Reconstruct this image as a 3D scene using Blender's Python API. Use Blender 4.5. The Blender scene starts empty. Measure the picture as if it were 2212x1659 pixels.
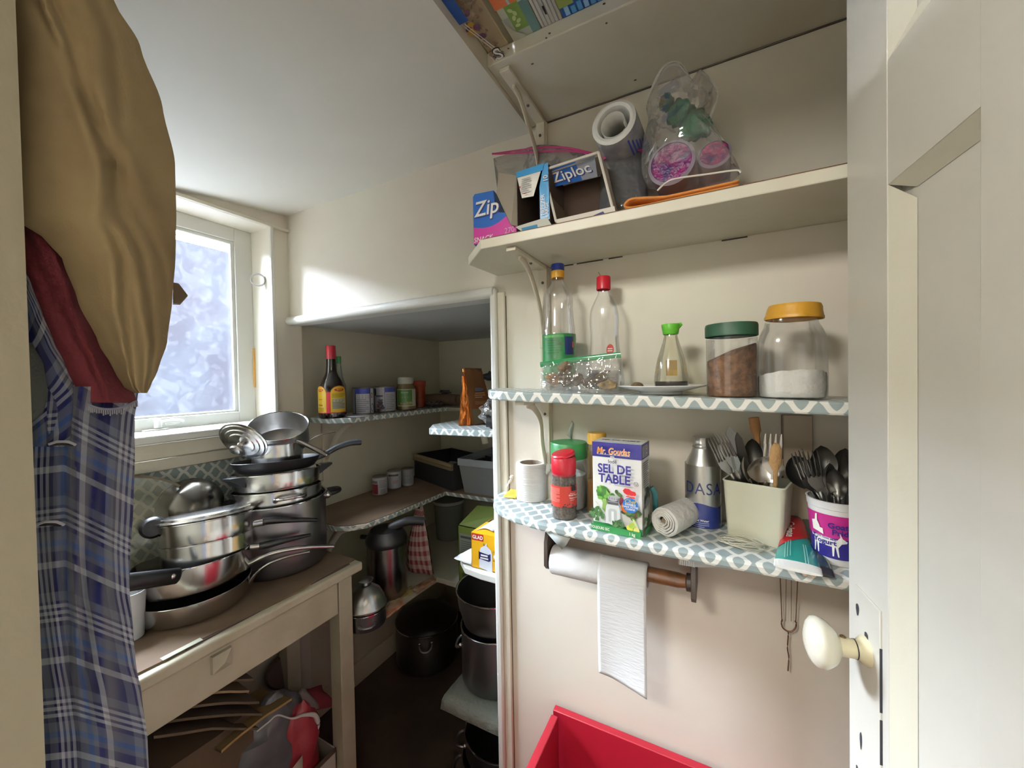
import bpy, math, random
from mathutils import Vector, Matrix, noise
random.seed(7)
C = bpy.context.scene.collection
SC = bpy.context.scene
# ---------------------------------------------------------------- camera, sky, lamps, exposure
H = 1.52                                    # eye height
FPX, CX, CY = 831.0, 1106.0, 829.5          # focal length in pixels of the 2212 x 1659 frame
_yaw, _pitch, _roll = math.radians(27.6), math.radians(-0.95), math.radians(1.07)
FW = Vector((-math.sin(_yaw)*math.cos(_pitch), math.cos(_yaw)*math.cos(_pitch), math.sin(_pitch)))
_r = FW.cross(Vector((0, 0, 1))).normalized(); _u = _r.cross(FW)
RT = _r*math.cos(_roll) - _u*math.sin(_roll); UP = _r*math.sin(_roll) + _u*math.cos(_roll)
EYE = Vector((0, 0, H))
cam = bpy.data.cameras.new('camera'); cam.sensor_fit = 'HORIZONTAL'; cam.sensor_width = 36
cam.lens = 36*FPX/2212; cam.clip_start = 0.02
cam_o = bpy.data.objects.new('camera', cam); C.objects.link(cam_o)
mw = Matrix((RT, UP, -FW)).transposed().to_4x4(); mw.translation = EYE
cam_o.matrix_world = mw; SC.camera = cam_o

W = bpy.data.worlds.new('overcast_sky'); SC.world = W; W.use_nodes = True
W.node_tree.nodes['Background'].inputs[0].default_value = (0.88, 0.94, 1.0, 1)
W.node_tree.nodes['Background'].inputs[1].default_value = 165.0

def area(name, loc, target, sx, sy, power, col, portal=False):
    l = bpy.data.lights.new(name, 'AREA'); l.shape = 'RECTANGLE'; l.size = sx; l.size_y = sy
    l.energy = power; l.color = col
    o = bpy.data.objects.new(name, l); C.objects.link(o); o.location = loc
    o.rotation_euler = (Vector(target)-Vector(loc)).to_track_quat('-Z', 'Y').to_euler()
    if portal: l.cycles.is_portal = True
    return o
area('window_portal', (-1.80, 0.50, 1.72), (-1.0, 0.50, 1.72), 0.8, 0.75, 1, (1, 1, 1), True)
area('kitchen_ceiling_lamp', (-0.66, -0.92, 2.44), (-0.30, 0.8, 1.70), 0.36, 0.36, 32, (1.0, 0.97, 0.88))
area('kitchen_fill', (-1.35, -3.2, 1.35), (-0.4, 0.0, 1.5), 2.0, 1.5, 9, (0.98, 1.0, 0.95))  # added soft fill from the kitchen side, no window stands there
SC.view_settings.view_transform = 'Standard'; SC.view_settings.look = 'None'
SC.view_settings.exposure = 0.0; SC.view_settings.gamma = 1.0; SC.view_settings.use_curve_mapping = False
SC.cycles.max_bounces = 7; SC.cycles.diffuse_bounces = 6; SC.cycles.glossy_bounces = 4
SC.cycles.transmission_bounces = 4; SC.cycles.transparent_max_bounces = 20
SC.cycles.caustics_reflective = False; SC.cycles.caustics_refractive = False
SC.cycles.sample_clamp_indirect = 6.0

# ---------------------------------------------------------------- where things stand, from the photograph's perspective
def ray(x, y): return FW + RT*((x-CX)/FPX) + UP*((CY-y)/FPX)
def PX(x, y, X): d = ray(x, y); return EYE + d*(X/d.x)
def PY(x, y, Y=1.0): d = ray(x, y); return EYE + d*(Y/d.y)
def PZ(x, y, Z): d = ray(x, y); return EYE + d*((Z-H)/d.z)
def proj(p):
    d = Vector(p)-EYE; z = d.dot(FW); return CX+FPX*d.dot(RT)/z, CY-FPX*d.dot(UP)/z, z
def ZA(x, y, py):                           # height above the floor at which the upright line over (x, y) meets image row py
    a, b = proj((x, y, 1.0))[1], proj((x, y, 1.6))[1]
    return 1.0 + 0.6*(py-a)/(b-a)
def HW(px, p):                              # radius of an upright round thing at p that is px pixels wide either side
    d = proj(p)[2]; return px*d/FPX*d/math.hypot(p[0], p[1])

# ---------------------------------------------------------------- materials
def lin(c):
    if isinstance(c, str): c = tuple(int(c[i:i+2], 16) for i in (0, 2, 4))
    return tuple(((v/255)/12.92 if v/255 <= .04045 else ((v/255+.055)/1.055)**2.4) for v in c) + (1,)
MATS = {}
def nodes_of(name):
    m = bpy.data.materials.new(name); m.use_nodes = True; nt = m.node_tree
    return m, nt, nt.nodes['Principled BSDF'], nt.nodes['Material Output']
def nd(nt, t, **kw):
    n = nt.nodes.new(t)
    for k, v in kw.items(): setattr(n, k, v)
    return n
def mth(nt, op, a, b=None, c=None):
    n = nt.nodes.new('ShaderNodeMath'); n.operation = op
    for i, v in enumerate((a, b, c)):
        if v is None: continue
        if isinstance(v, (int, float)): n.inputs[i].default_value = v
        else: nt.links.new(v, n.inputs[i])
    return n.outputs[0]
def mixc(nt, f, a, b):
    n = nt.nodes.new('ShaderNodeMix'); n.data_type = 'RGBA'
    for i, v in ((0, f), (6, a), (7, b)):
        if isinstance(v, (int, float)): n.inputs[i].default_value = v
        elif isinstance(v, tuple): n.inputs[i].default_value = v
        else: nt.links.new(v, n.inputs[i])
    return n.outputs[2]
def mat(col, rough=.5, metal=0.0, spec=.5, bump=0.0, bscale=60, var=0.0, vscale=8, coat=0.0, stretch=None, col2=None):
    key = (col, rough, metal, spec, bump, bscale, var, vscale, coat, stretch, col2)
    if key in MATS: return MATS[key]
    m, nt, p, out = nodes_of('m_%d' % len(MATS))
    p.inputs['Base Color'].default_value = lin(col); p.inputs['Roughness'].default_value = rough
    p.inputs['Metallic'].default_value = metal; p.inputs['Specular IOR Level'].default_value = spec
    p.inputs['Coat Weight'].default_value = coat; p.inputs['Coat Roughness'].default_value = .15
    if bump or var:
        tc = nd(nt, 'ShaderNodeTexCoord'); src = tc.outputs['Object']
        if stretch:
            mp = nd(nt, 'ShaderNodeMapping'); mp.inputs['Scale'].default_value = stretch
            nt.links.new(src, mp.inputs[0]); src = mp.outputs[0]
        if bump:
            n = nd(nt, 'ShaderNodeTexNoise'); n.inputs['Scale'].default_value = bscale; n.inputs['Detail'].default_value = 4
            nt.links.new(src, n.inputs['Vector'])
            b = nd(nt, 'ShaderNodeBump'); b.inputs['Strength'].default_value = bump; b.inputs['Distance'].default_value = .01
            nt.links.new(n.outputs[0], b.inputs['Height']); nt.links.new(b.outputs[0], p.inputs['Normal'])
        if var:
            n = nd(nt, 'ShaderNodeTexNoise'); n.inputs['Scale'].default_value = vscale; n.inputs['Detail'].default_value = 5
            nt.links.new(src, n.inputs['Vector'])
            c2 = lin(col2) if col2 else tuple(v*(1-var) for v in lin(col)[:3])+(1,)
            r = nd(nt, 'ShaderNodeMapRange'); r.inputs[1].default_value = .35; r.inputs[2].default_value = .68
            nt.links.new(n.outputs[0], r.inputs[0])
            nt.links.new(mixc(nt, r.outputs[0], lin(col), c2), p.inputs['Base Color'])
    MATS[key] = m; return m
def film(tint=(1, 1, 1), haze=.06, rough=.12, gloss=.10, bump=0.0, bscale=30, hazecol=(.9, .9, .9), edge=.5):
    """thin clear plastic or glass: light passes straight through, the surface shines and is a little milky"""
    key = ('film', tint, haze, rough, gloss, bump, bscale, hazecol, edge)
    if key in MATS: return MATS[key]
    m, nt, p, out = nodes_of('film_%d' % len(MATS)); nt.nodes.remove(p)
    t = nd(nt, 'ShaderNodeBsdfTransparent'); t.inputs[0].default_value = tint+(1,)
    d = nd(nt, 'ShaderNodeBsdfDiffuse'); d.inputs[0].default_value = hazecol+(1,)
    g = nd(nt, 'ShaderNodeBsdfGlossy'); g.inputs['Roughness'].default_value = rough
    lw = nd(nt, 'ShaderNodeLayerWeight'); lw.inputs[0].default_value = .35
    if bump:
        tc = nd(nt, 'ShaderNodeTexCoord'); n = nd(nt, 'ShaderNodeTexNoise'); n.inputs['Scale'].default_value = bscale
        n.inputs['Detail'].default_value = 2; nt.links.new(tc.outputs['Object'], n.inputs['Vector'])
        b = nd(nt, 'ShaderNodeBump'); b.inputs['Strength'].default_value = bump; b.inputs['Distance'].default_value = .02
        nt.links.new(n.outputs[0], b.inputs['Height'])
        for s in (g, lw, d): nt.links.new(b.outputs[0], s.inputs['Normal'])
    m1 = nd(nt, 'ShaderNodeMixShader'); m2 = nd(nt, 'ShaderNodeMixShader')
    hz = mth(nt, 'ADD', haze, mth(nt, 'MULTIPLY', mth(nt, 'POWER', lw.outputs['Facing'], 3.0), edge))
    nt.links.new(hz, m1.inputs[0]); nt.links.new(t.outputs[0], m1.inputs[1]); nt.links.new(d.outputs[0], m1.inputs[2])
    gl = mth(nt, 'ADD', gloss*.4, mth(nt, 'MULTIPLY', lw.outputs['Fresnel'], gloss*4))
    nt.links.new(gl, m2.inputs[0]); nt.links.new(m1.outputs[0], m2.inputs[1]); nt.links.new(g.outputs[0], m2.inputs[2])
    nt.links.new(m2.outputs[0], out.inputs[0])
    MATS[key] = m; return m
def trellis(name, mode):
    """grey-blue contact paper with a pale ogee trellis; mode says which two axes the sheet follows"""
    m, nt, p, out = nodes_of(name)
    tc = nd(nt, 'ShaderNodeTexCoord'); sp = nd(nt, 'ShaderNodeSeparateXYZ'); nt.links.new(tc.outputs['Object'], sp.inputs[0])
    x, y, z = sp.outputs
    if mode == 'x': u, v = x, mth(nt, 'SUBTRACT', y, z)
    elif mode == 'y': u, v = y, mth(nt, 'ADD', x, z)
    else: u, v = y, z
    k = 1/.046
    u = mth(nt, 'MULTIPLY', u, k); v = mth(nt, 'ADD', mth(nt, 'MULTIPLY', v, k), .30)
    a = mth(nt, 'ADD', u, v); b = mth(nt, 'SUBTRACT', u, v)
    wob = mth(nt, 'MULTIPLY', mth(nt, 'SINE', mth(nt, 'MULTIPLY', b, 2*math.pi)), .045)
    wob2 = mth(nt, 'MULTIPLY', mth(nt, 'SINE', mth(nt, 'MULTIPLY', a, 2*math.pi)), .045)
    fa = mth(nt, 'ABSOLUTE', mth(nt, 'SUBTRACT', mth(nt, 'FRACT', mth(nt, 'ADD', a, wob)), .5))
    fb = mth(nt, 'ABSOLUTE', mth(nt, 'SUBTRACT', mth(nt, 'FRACT', mth(nt, 'ADD', b, wob2)), .5))
    lo = mth(nt, 'MINIMUM', fa, fb)
    line = nd(nt, 'ShaderNodeMapRange'); line.inputs[1].default_value = .115; line.inputs[2].default_value = .145
    line.inputs[3].default_value = 1; line.inputs[4].default_value = 0
    nt.links.new(lo, line.inputs[0])
    n = nd(nt, 'ShaderNodeTexNoise'); n.inputs['Scale'].default_value = 14; nt.links.new(tc.outputs['Object'], n.inputs['Vector'])
    base = mixc(nt, n.outputs[0], lin('84918f'), lin('a0aeb0'))
    nt.links.new(mixc(nt, line.outputs[0], base, lin('e3e3dc')), p.inputs['Base Color'])
    p.inputs['Roughness'].default_value = .32
    return m
def plaid(name):
    m, nt, p, out = nodes_of(name)
    tc = nd(nt, 'ShaderNodeTexCoord'); sp = nd(nt, 'ShaderNodeSeparateXYZ'); nt.links.new(tc.outputs['UV'], sp.inputs[0])
    def ramp(v, stops):
        r = nd(nt, 'ShaderNodeValToRGB'); r.color_ramp.interpolation = 'CONSTANT'
        el = r.color_ramp.elements
        el[0].position, el[0].color = 0, lin(stops[0][1]); el[1].position, el[1].color = stops[1][0], lin(stops[1][1])
        for pos, c in stops[2:]:
            e = el.new(pos); e.color = lin(c)
        nt.links.new(mth(nt, 'FRACT', v), r.inputs[0]); return r.outputs[0]
    N, G, B, Wc = '121440', '5c6170', '385588', 'a4a8b2'
    st = [(0, N), (.20, G), (.30, N), (.33, Wc), (.37, N), (.40, Wc), (.44, N), (.47, Wc), (.51, N), (.56, G), (.66, B), (.72, G), (.78, N), (.88, Wc), (.95, N)]
    cu, cv = ramp(sp.outputs[0], st), ramp(sp.outputs[1], st)
    wv = nd(nt, 'ShaderNodeTexWave'); wv.inputs['Scale'].default_value = 60; wv.bands_direction = 'DIAGONAL'
    nt.links.new(tc.outputs['UV'], wv.inputs['Vector'])
    f = mth(nt, 'ADD', .36, mth(nt, 'MULTIPLY', wv.outputs[1], .28))
    nt.links.new(mixc(nt, f, cu, cv), p.inputs['Base Color'])
    p.inputs['Roughness'].default_value = .95; p.inputs['Sheen Weight'].default_value = .3; p.inputs['Specular IOR Level'].default_value = .1
    return m
def gingham(name, k, dark, light):
    m, nt, p, out = nodes_of(name)
    tc = nd(nt, 'ShaderNodeTexCoord'); sp = nd(nt, 'ShaderNodeSeparateXYZ'); nt.links.new(tc.outputs['UV'], sp.inputs[0])
    a = mth(nt, 'GREATER_THAN', mth(nt, 'FRACT', mth(nt, 'MULTIPLY', sp.outputs[0], k)), .5)
    b = mth(nt, 'GREATER_THAN', mth(nt, 'FRACT', mth(nt, 'MULTIPLY', sp.outputs[1], k)), .5)
    f = mth(nt, 'MULTIPLY', mth(nt, 'ADD', a, b), .5)
    nt.links.new(mixc(nt, f, lin(dark), lin(light)), p.inputs['Base Color']); p.inputs['Roughness'].default_value = .9
    return m
def paint(col, name, dirty=None, amt=.35, vscale=3.0, bump=.10, rough=.55):
    return mat(col, rough, bump=bump, bscale=22, var=amt, vscale=vscale, col2=dirty or col)

M_WALL = mat('dbd7c8', .5, bump=.12, bscale=14, var=.5, vscale=2.2, col2='d6cbbf')
M_CREAM = mat('d8d2c2', .42, bump=.10, bscale=30, var=.4, vscale=5, col2='cfc6b2')
M_WHITEP = mat('dcdcd6', .4, bump=.05, bscale=30)
M_SHELFP = mat('d8d5c6', .45, bump=.08, bscale=40, var=.4, vscale=6, col2='cfcab8')
M_CEIL = mat('d8d6cc', .6, bump=.22, bscale=7, var=.4, vscale=2, col2='d0ccc2')
M_NOOK = mat('d0cdb9', .6, bump=.1, bscale=18, var=.4, vscale=3, col2='c6c2ad')
M_STEEL = mat('cbc9c6', .20, metal=1.0, bump=.015, bscale=300, stretch=(1, 1, .05))
M_STEELB = mat('b5b3b1', .30, metal=1.0, bump=.03, bscale=260, stretch=(1, 1, .04))
M_STEELD = mat('908e92', .36, metal=1.0, bump=.03, bscale=200)
M_CHROME = mat('d0d0d0', .10, metal=1.0)
M_BLACK = mat('131315', .38); M_BLACKM = mat('1a1a1c', .55); M_TEFLON = mat('1c1b1d', .45, spec=.4)
M_KRAFT = mat('75604c', .8, bump=.1, bscale=40, var=.5, vscale=6, col2='665240')
M_TX, M_TY, M_TW = trellis('trellis_along_x', 'x'), trellis('trellis_along_y', 'y'), trellis('trellis_on_wall', 'w')
M_PLAID = plaid('blue_plaid')
M_CLEAR = film(haze=.03, gloss=.12, edge=.35)
M_BAG = film(haze=.10, gloss=.09, bump=.7, bscale=16, rough=.07, edge=.7)
M_MILKY = film(haze=.45, gloss=.06, hazecol=(.86, .87, .9), rough=.3)

# ---------------------------------------------------------------- mesh building
class MB:
    def __init__(s): s.v = []; s.f = []; s.mi = []; s.uv = {}; s.mats = []; s.M = Matrix.Identity(4); s.z = 0
    def mid(s, m):
        if m not in s.mats: s.mats.append(m)
        return s.mats.index(m)
    def add(s, vs, fs, m, uvs=None):
        o = len(s.v); s.v += [s.M @ Vector(p) for p in vs]; k = s.mid(m)
        for f in fs: s.f.append([o+i for i in f]); s.mi.append(k)
        if uvs:
            for i, q in enumerate(uvs): s.uv[o+i] = q
        return s
    def box(s, a, b, m):
        x0, y0, z0 = (min(a[i], b[i]) for i in range(3)); x1, y1, z1 = (max(a[i], b[i]) for i in range(3))
        vs = [(x0,y0,z0),(x1,y0,z0),(x1,y1,z0),(x0,y1,z0),(x0,y0,z1),(x1,y0,z1),(x1,y1,z1),(x0,y1,z1)]
        return s.add(vs, [(3,2,1,0),(4,5,6,7),(0,1,5,4),(1,2,6,5),(2,3,7,6),(3,0,4,7)], m)
    def prism(s, poly, z0, z1, m, m_top=None):
        n = len(poly); g = lambda p, z: z(p) if callable(z) else z
        vs = [(p[0], p[1], g(p, z0)) for p in poly]+[(p[0], p[1], g(p, z1)) for p in poly]
        ar = sum(poly[i][0]*poly[(i+1) % n][1]-poly[(i+1) % n][0]*poly[i][1] for i in range(n))
        sd = [(i, (i+1) % n, n+(i+1) % n, n+i) for i in range(n)]; bt, tp = tuple(range(n))[::-1], tuple(range(n, 2*n))
        if ar < 0: sd = [q[::-1] for q in sd]; bt, tp = bt[::-1], tp[::-1]
        s.add(vs, sd+[bt]+([] if m_top else [tp]), m)
        if m_top: s.add(vs[n:], [tuple(i-n for i in tp)], m_top)
        return s
    def lathe(s, prof, m, seg=40, c=(0, 0, 0), sq=0.0, a0=0, a1=2*math.pi, bumpf=None):
        """revolve (r, z) pairs round the upright axis through c; sq > 0 squares the section off"""
        full = abs(a1-a0-2*math.pi) < 1e-6; n = seg if full else seg+1; vs = []; fs = []
        for r, z in prof:
            for i in range(n):
                a = a0+(a1-a0)*i/seg; k = 1.0
                if sq: k = 1/((abs(math.cos(a))**(2/(1-sq))+abs(math.sin(a))**(2/(1-sq)))**((1-sq)/2))
                rr = r*k + (bumpf(a, z) if bumpf else 0)
                vs.append((c[0]+rr*math.cos(a), c[1]+rr*math.sin(a), c[2]+z))
        for j in range(len(prof)-1):
            for i in range(seg):
                p, q = j*n+i, j*n+(i+1) % n
                fs.append((p, q, q+n, p+n))
        return s.add(vs, fs, m)
    def tube(s, pts, r, m, seg=10, flat=None, up=(0, 0, 1), cap=True, closed=False):
        """sweep an ellipse along pts; r number or list; flat = (width scale, height scale)"""
        pts = [Vector(p) for p in pts]; n = len(pts); vs = []; fs = []
        rs = r if isinstance(r, (list, tuple)) else [r]*n; fw, fh = flat or (1, 1)
        for i, p in enumerate(pts):
            if closed: t = pts[(i+1) % n]-pts[i-1]
            else: t = pts[min(i+1, n-1)]-pts[max(i-1, 0)]
            t.normalize(); u = Vector(up); sd = t.cross(u)
            if sd.length < 1e-3: sd = t.cross(Vector((1, 0.2, 0)))
            sd.normalize(); u = sd.cross(t)
            w, h = (rs[i] if isinstance(rs[i], tuple) else (rs[i]*fw, rs[i]*fh))
            for k in range(seg):
                a = 2*math.pi*k/seg; vs.append(p+sd*w*math.cos(a)+u*h*math.sin(a))
        for i in range(n if closed else n-1):
            for k in range(seg):
                a, b = i*seg+k, i*seg+(k+1) % seg; j = ((i+1) % n)*seg-i*seg
                fs.append((a, b, b+j, a+j))
        if cap and not closed: fs += [tuple(range(seg))[::-1], tuple(range((n-1)*seg, n*seg))]
        return s.add(vs, fs, m)
    def grid(s, fn, nu, nv, m, uvf=None, wrap=False):
        vs = []; fs = []; uv = []
        for j in range(nv+1):
            for i in range(nu if wrap else nu+1):
                vs.append(fn(i/nu, j/nv)); uv.append(uvf(i/nu, j/nv) if uvf else (i/nu, j/nv))
        n = nu if wrap else nu+1
        for j in range(nv):
            for i in range(nu): a, b = j*n+i, j*n+(i+1) % n; fs.append((a, b, b+n, a+n))
        return s.add(vs, fs, m, uv)
    def ball(s, c, r, m, nu=20, nv=12, f=None):
        def fn(u, v):
            a, b = 2*math.pi*u, math.pi*(v-.5); d = Vector((math.cos(a)*math.cos(b), math.sin(a)*math.cos(b), math.sin(b)))
            k = f(d) if f else 1; return (c[0]+d.x*r[0]*k, c[1]+d.y*r[1]*k, c[2]+d.z*r[2]*k)
        return s.grid(fn, nu, nv, m, wrap=True)
    def disc(s, c, r, m, n=(0, 0, 1), seg=24):
        q = Vector(n).to_track_quat('Z', 'Y'); c = Vector(c)
        return s.add([c+q @ Vector((r*math.cos(2*math.pi*i/seg), r*math.sin(2*math.pi*i/seg), 0)) for i in range(seg)], [tuple(range(seg))], m)
ORG = {}
def build(name, mb, parent=None, smooth=True, angle=38, bevel=0.0, bseg=2, solid=0.0, subd=0, loc=None):
    org = ORG[parent] if parent else Vector(loc or (0, 0, 0))
    me = bpy.data.meshes.new(name); me.from_pydata([tuple(v-org) for v in mb.v], [], mb.f)
    for m in mb.mats: me.materials.append(m)
    me.polygons.foreach_set('material_index', mb.mi)
    if mb.uv:
        l = me.uv_layers.new(name='UVMap')
        for lp in me.loops: l.data[lp.index].uv = mb.uv.get(lp.vertex_index, (0, 0))
    me.update()
    if smooth:
        me.polygons.foreach_set('use_smooth', [True]*len(me.polygons)); me.set_sharp_from_angle(angle=math.radians(angle))
    o = bpy.data.objects.new(name, me); C.objects.link(o); ORG[o] = org
    if parent: o.parent = parent
    else: o.location = org
    if solid: q = o.modifiers.new('t', 'SOLIDIFY'); q.thickness = solid; q.offset = 0
    if bevel:
        q = o.modifiers.new('b', 'BEVEL'); q.width = bevel; q.segments = bseg; q.limit_method = 'ANGLE'; q.angle_limit = math.radians(40)
        q.harden_normals = False
    if subd: q = o.modifiers.new('s', 'SUBSURF'); q.levels = subd; q.render_levels = subd
    return o
def thing(name, label, cat, loc, group=None):
    o = bpy.data.objects.new(name, None); o.empty_display_size = .03; C.objects.link(o); o.location = loc; ORG[o] = Vector(loc)
    o['label'] = label; o['category'] = cat
    if group: o['group'] = group
    return o
def solo(name, mb, label, cat, loc, group=None, **kw):
    o = build(name, mb, None, loc=loc, **kw); o['label'] = label; o['category'] = cat
    if group: o['group'] = group
    return o
def struct(name, mb, **kw):
    o = build(name, mb, **kw); o['kind'] = 'structure'; return o
def part(name, mb, parent, label=None, **kw):
    o = build(name, mb, parent, **kw)
    if label: o['label'] = label
    return o
def dup(o, loc=None, rot=None, label=None, parent=None):
    c = o.copy(); C.objects.link(c)
    if parent: c.parent = parent
    if loc: c.location = loc
    if rot: c.rotation_euler = rot
    if label: c['label'] = label
    for ch in list(o.children): dup(ch, parent=c)
    return c
# flat print: everything is laid on a surface map (u, v, lift) -> point
FONTS = {}
def glyphs(txt, size, bold=0.0, shear=0.0, sx=1.0, space=1.0):
    cu = bpy.data.curves.new('t', 'FONT'); cu.body = txt; cu.size = size; cu.offset = bold*size; cu.shear = shear
    cu.space_character = space; cu.align_x = 'CENTER'; cu.align_y = 'CENTER'; cu.resolution_u = 3; cu.fill_mode = 'FRONT'
    ob = bpy.data.objects.new('t', cu); me = ob.to_mesh()
    vs = [(v.co.x*sx, v.co.y) for v in me.vertices]; fs = [tuple(p.vertices) for p in me.polygons]
    ob.to_mesh_clear(); bpy.data.objects.remove(ob); bpy.data.curves.remove(cu)
    return vs, fs
class Print:
    def __init__(s, fmap, step=.00012, first=.0004): s.mb = MB(); s.map = fmap; s.l = first; s.step = step
    def poly(s, pts, m, dense=False):
        s.l += s.step
        if getattr(s, 'curved', 0):                   # cut into upright strips so that it follows the curve
            u0, u1 = min(p[0] for p in pts), max(p[0] for p in pts); n = max(1, int((u1-u0)/s.curved)+1)
            def clip(P, x, sg):
                out = []
                for i in range(len(P)):
                    a, b = P[i-1], P[i]; da, db = sg*(a[0]-x), sg*(b[0]-x)
                    if (da < 0) != (db < 0): t = da/(da-db); out.append((x, a[1]+(b[1]-a[1])*t))
                    if db >= 0: out.append(b)
                return out
            for k in range(n):
                q = clip(clip(pts, u0+(u1-u0)*k/n, 1), u0+(u1-u0)*(k+1)/n, -1)
                if len(q) > 2: s.mb.add([s.map(u, v, s.l) for u, v in q], [tuple(range(len(q)))], m)
            return
        s.mb.add([s.map(u, v, s.l) for u, v in pts], [tuple(range(len(pts)))], m)
    def rect(s, u0, v0, u1, v1, m, n=14):
        s.l += s.step; l = s.l
        s.mb.grid(lambda a, b: s.map(u0+(u1-u0)*a, v0+(v1-v0)*b, l), n, 1, m)
    def band(s, top, bot, u0, u1, m, n=20):           # strip between two curves
        s.l += s.step; l = s.l
        s.mb.grid(lambda a, b: s.map(u0+(u1-u0)*a, bot(a)+(top(a)-bot(a))*b, l), n, 3, m)
    def ell(s, u, v, a, b, m, rot=0, n=16, k0=0, k1=2*math.pi):
        pts = []
        for i in range(n):
            t = k0+(k1-k0)*i/n; x, y = a*math.cos(t), b*math.sin(t)
            pts.append((u+x*math.cos(rot)-y*math.sin(rot), v+x*math.sin(rot)+y*math.cos(rot)))
        s.poly(pts, m)
    def text(s, txt, u, v, size, m, bold=.0, shear=0.0, rot=0.0, sx=1.0, space=1.0):
        s.l += s.step; vs, fs = glyphs(txt, size, bold, shear, sx, space); c, q = math.cos(rot), math.sin(rot)
        s.mb.add([s.map(u+x*c-y*q, v+x*q+y*c, s.l) for x, y in vs], fs, m)
    def lines(s, u0, v0, u1, v1, n, m, k=.45):        # small print too fine to read
        for i in range(n):
            w = (u1-u0)*(1-.35*random.random()*(i % 3 == 2)); t = v1-(v1-v0)*(i+.5)/n; h = (v1-v0)/n*k/2
            s.rect(u0, t-h, u0+w, t+h, m, 4)
    def done(s, name, parent, label=None): return part(name, s.mb, parent, label, smooth=True, angle=60)
def plane_map(o, U, V, N):
    o, U, V, N = Vector(o), Vector(U).normalized(), Vector(V).normalized(), Vector(N).normalized()
    return lambda u, v, l: o+U*u+V*v+N*l
def cyl_map(c, rf, a0):
    """u runs round the surface to the right as seen from outside, v up; a0 is the outward heading of u = 0"""
    c = Vector(c)
    def f(u, v, l):
        r = rf(v) if callable(rf) else rf
        a = a0+u/r; return Vector((c.x+(r+l)*math.cos(a), c.y+(r+l)*math.sin(a), c.z+v))
    return f
def facing(p):                                        # heading from p to the doorway where the viewer stands
    return math.atan2(-p[1], -p[0])
def catmull(pts, n=8):
    pts = [Vector(p) for p in pts]; out = []
    for i in range(len(pts)-1):
        p0, p1, p2, p3 = pts[max(i-1, 0)], pts[i], pts[i+1], pts[min(i+2, len(pts)-1)]
        for k in range(n):
            t = k/n; out.append(.5*((2*p1)+(p2-p0)*t+(2*p0-5*p1+4*p2-p3)*t*t+(3*p1-p0-3*p2+p3)*t**3))
    out.append(pts[-1]); return out
def arc(a, b, n): return [a+(b-a)*i/n for i in range(n+1)]
# ================================================================ the room
M_JAMB = mat('938c79', .55, bump=.10, bscale=60)  # cream paint with the shade of the doorway put into its colour
WX = -1.563
def sbox(name, a, b, m, bevel=0.0): return struct(name, MB().box(a, b, m), bevel=bevel, smooth=False)
struct('floor', MB().box((-2.4, -3.7, -.06), (2.3, 2.2, 0), mat('3a2c22', .6, bump=.15, bscale=30, var=.5, vscale=5)), smooth=False)
# window wall, with the opening left in it
wy0, wy1, wz0, wz1 = .16, .925, 1.345, 2.137
m = MB()
m.box((-1.80, -.03, 0), (WX, 1.05, wz0), M_WALL); m.box((-1.80, -.03, wz1), (WX, 1.05, 2.75), M_WALL)
m.box((-1.80, -.03, wz0), (WX, wy0, wz1), M_WALL); m.box((-1.80, wy1, wz0), (WX, 1.05, wz1), M_WALL)
struct('wall_left', m, smooth=False)
m = MB().box((-1.80, 1.05, 0), (-1.60, 2.10, 1.80), M_NOOK); struct('wall_nook_left', m, smooth=False)
sbox('wall_nook_back', (-1.60, 2.03, 0), (.25, 2.12, 1.80), M_NOOK)
sbox('wall_nook_right', (.10, 1.05, 0), (.25, 2.03, 1.80), M_NOOK)
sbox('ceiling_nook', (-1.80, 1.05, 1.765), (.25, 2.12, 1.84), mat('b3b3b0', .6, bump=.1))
m = MB().box((WX, 1.0, 1.765), (-.575, 1.05, 2.75), M_WALL).box((-.575, 1.0, 0), (1.3, 1.05, 2.75), M_WALL)
struct('wall_back', m, smooth=False)
sbox('wall_right', (.80, -.03, 0), (.95, 1.0, 2.75), M_WALL)
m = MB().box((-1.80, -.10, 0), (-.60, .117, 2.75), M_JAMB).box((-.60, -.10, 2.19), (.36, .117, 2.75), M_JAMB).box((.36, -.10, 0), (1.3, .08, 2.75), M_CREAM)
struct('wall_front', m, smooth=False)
# the low plaster ceiling sags towards the window; to the right of the soffit board the closet goes higher
def cz(x, y):
    t = (x-WX)/(-.445-WX); return 2.208 - (1-t)*(1-y)*.13
m = MB(); n = 12
m.grid(lambda u, v: (WX+(-.445-WX)*u, v*1.0, cz(WX+(-.445-WX)*u, v)+.002*noise.noise(Vector((u*5, v*5, 0)))), n, n, M_CEIL)
m.box((WX, 0, 2.70), (-.445, 1.0, 2.75), M_CEIL)
struct('ceiling', m)
sbox('ceiling_upper', (-.425, -.03, 2.75), (.95, 1.0, 2.80), M_CEIL)
sbox('trim_1', (-.465, .10, 2.2085), (-.445, 1.0, 2.75), M_CREAM)
# kitchen behind the doorway
mk = mat('d9d0c0', .6)
m = MB().box((-2.5, -3.8, 0), (2.4, -3.7, 2.5), mk).box((-2.5, -3.7, 0), (-2.4, -.03, 2.5), mk).box((2.3, -3.7, 0), (2.4, -.03, 2.5), mk)
struct('wall_kitchen', m, smooth=False)
sbox('ceiling_kitchen', (-2.5, -3.8, 2.5), (2.4, -.03, 2.6), mat('dcd8ce', .7))
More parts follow.
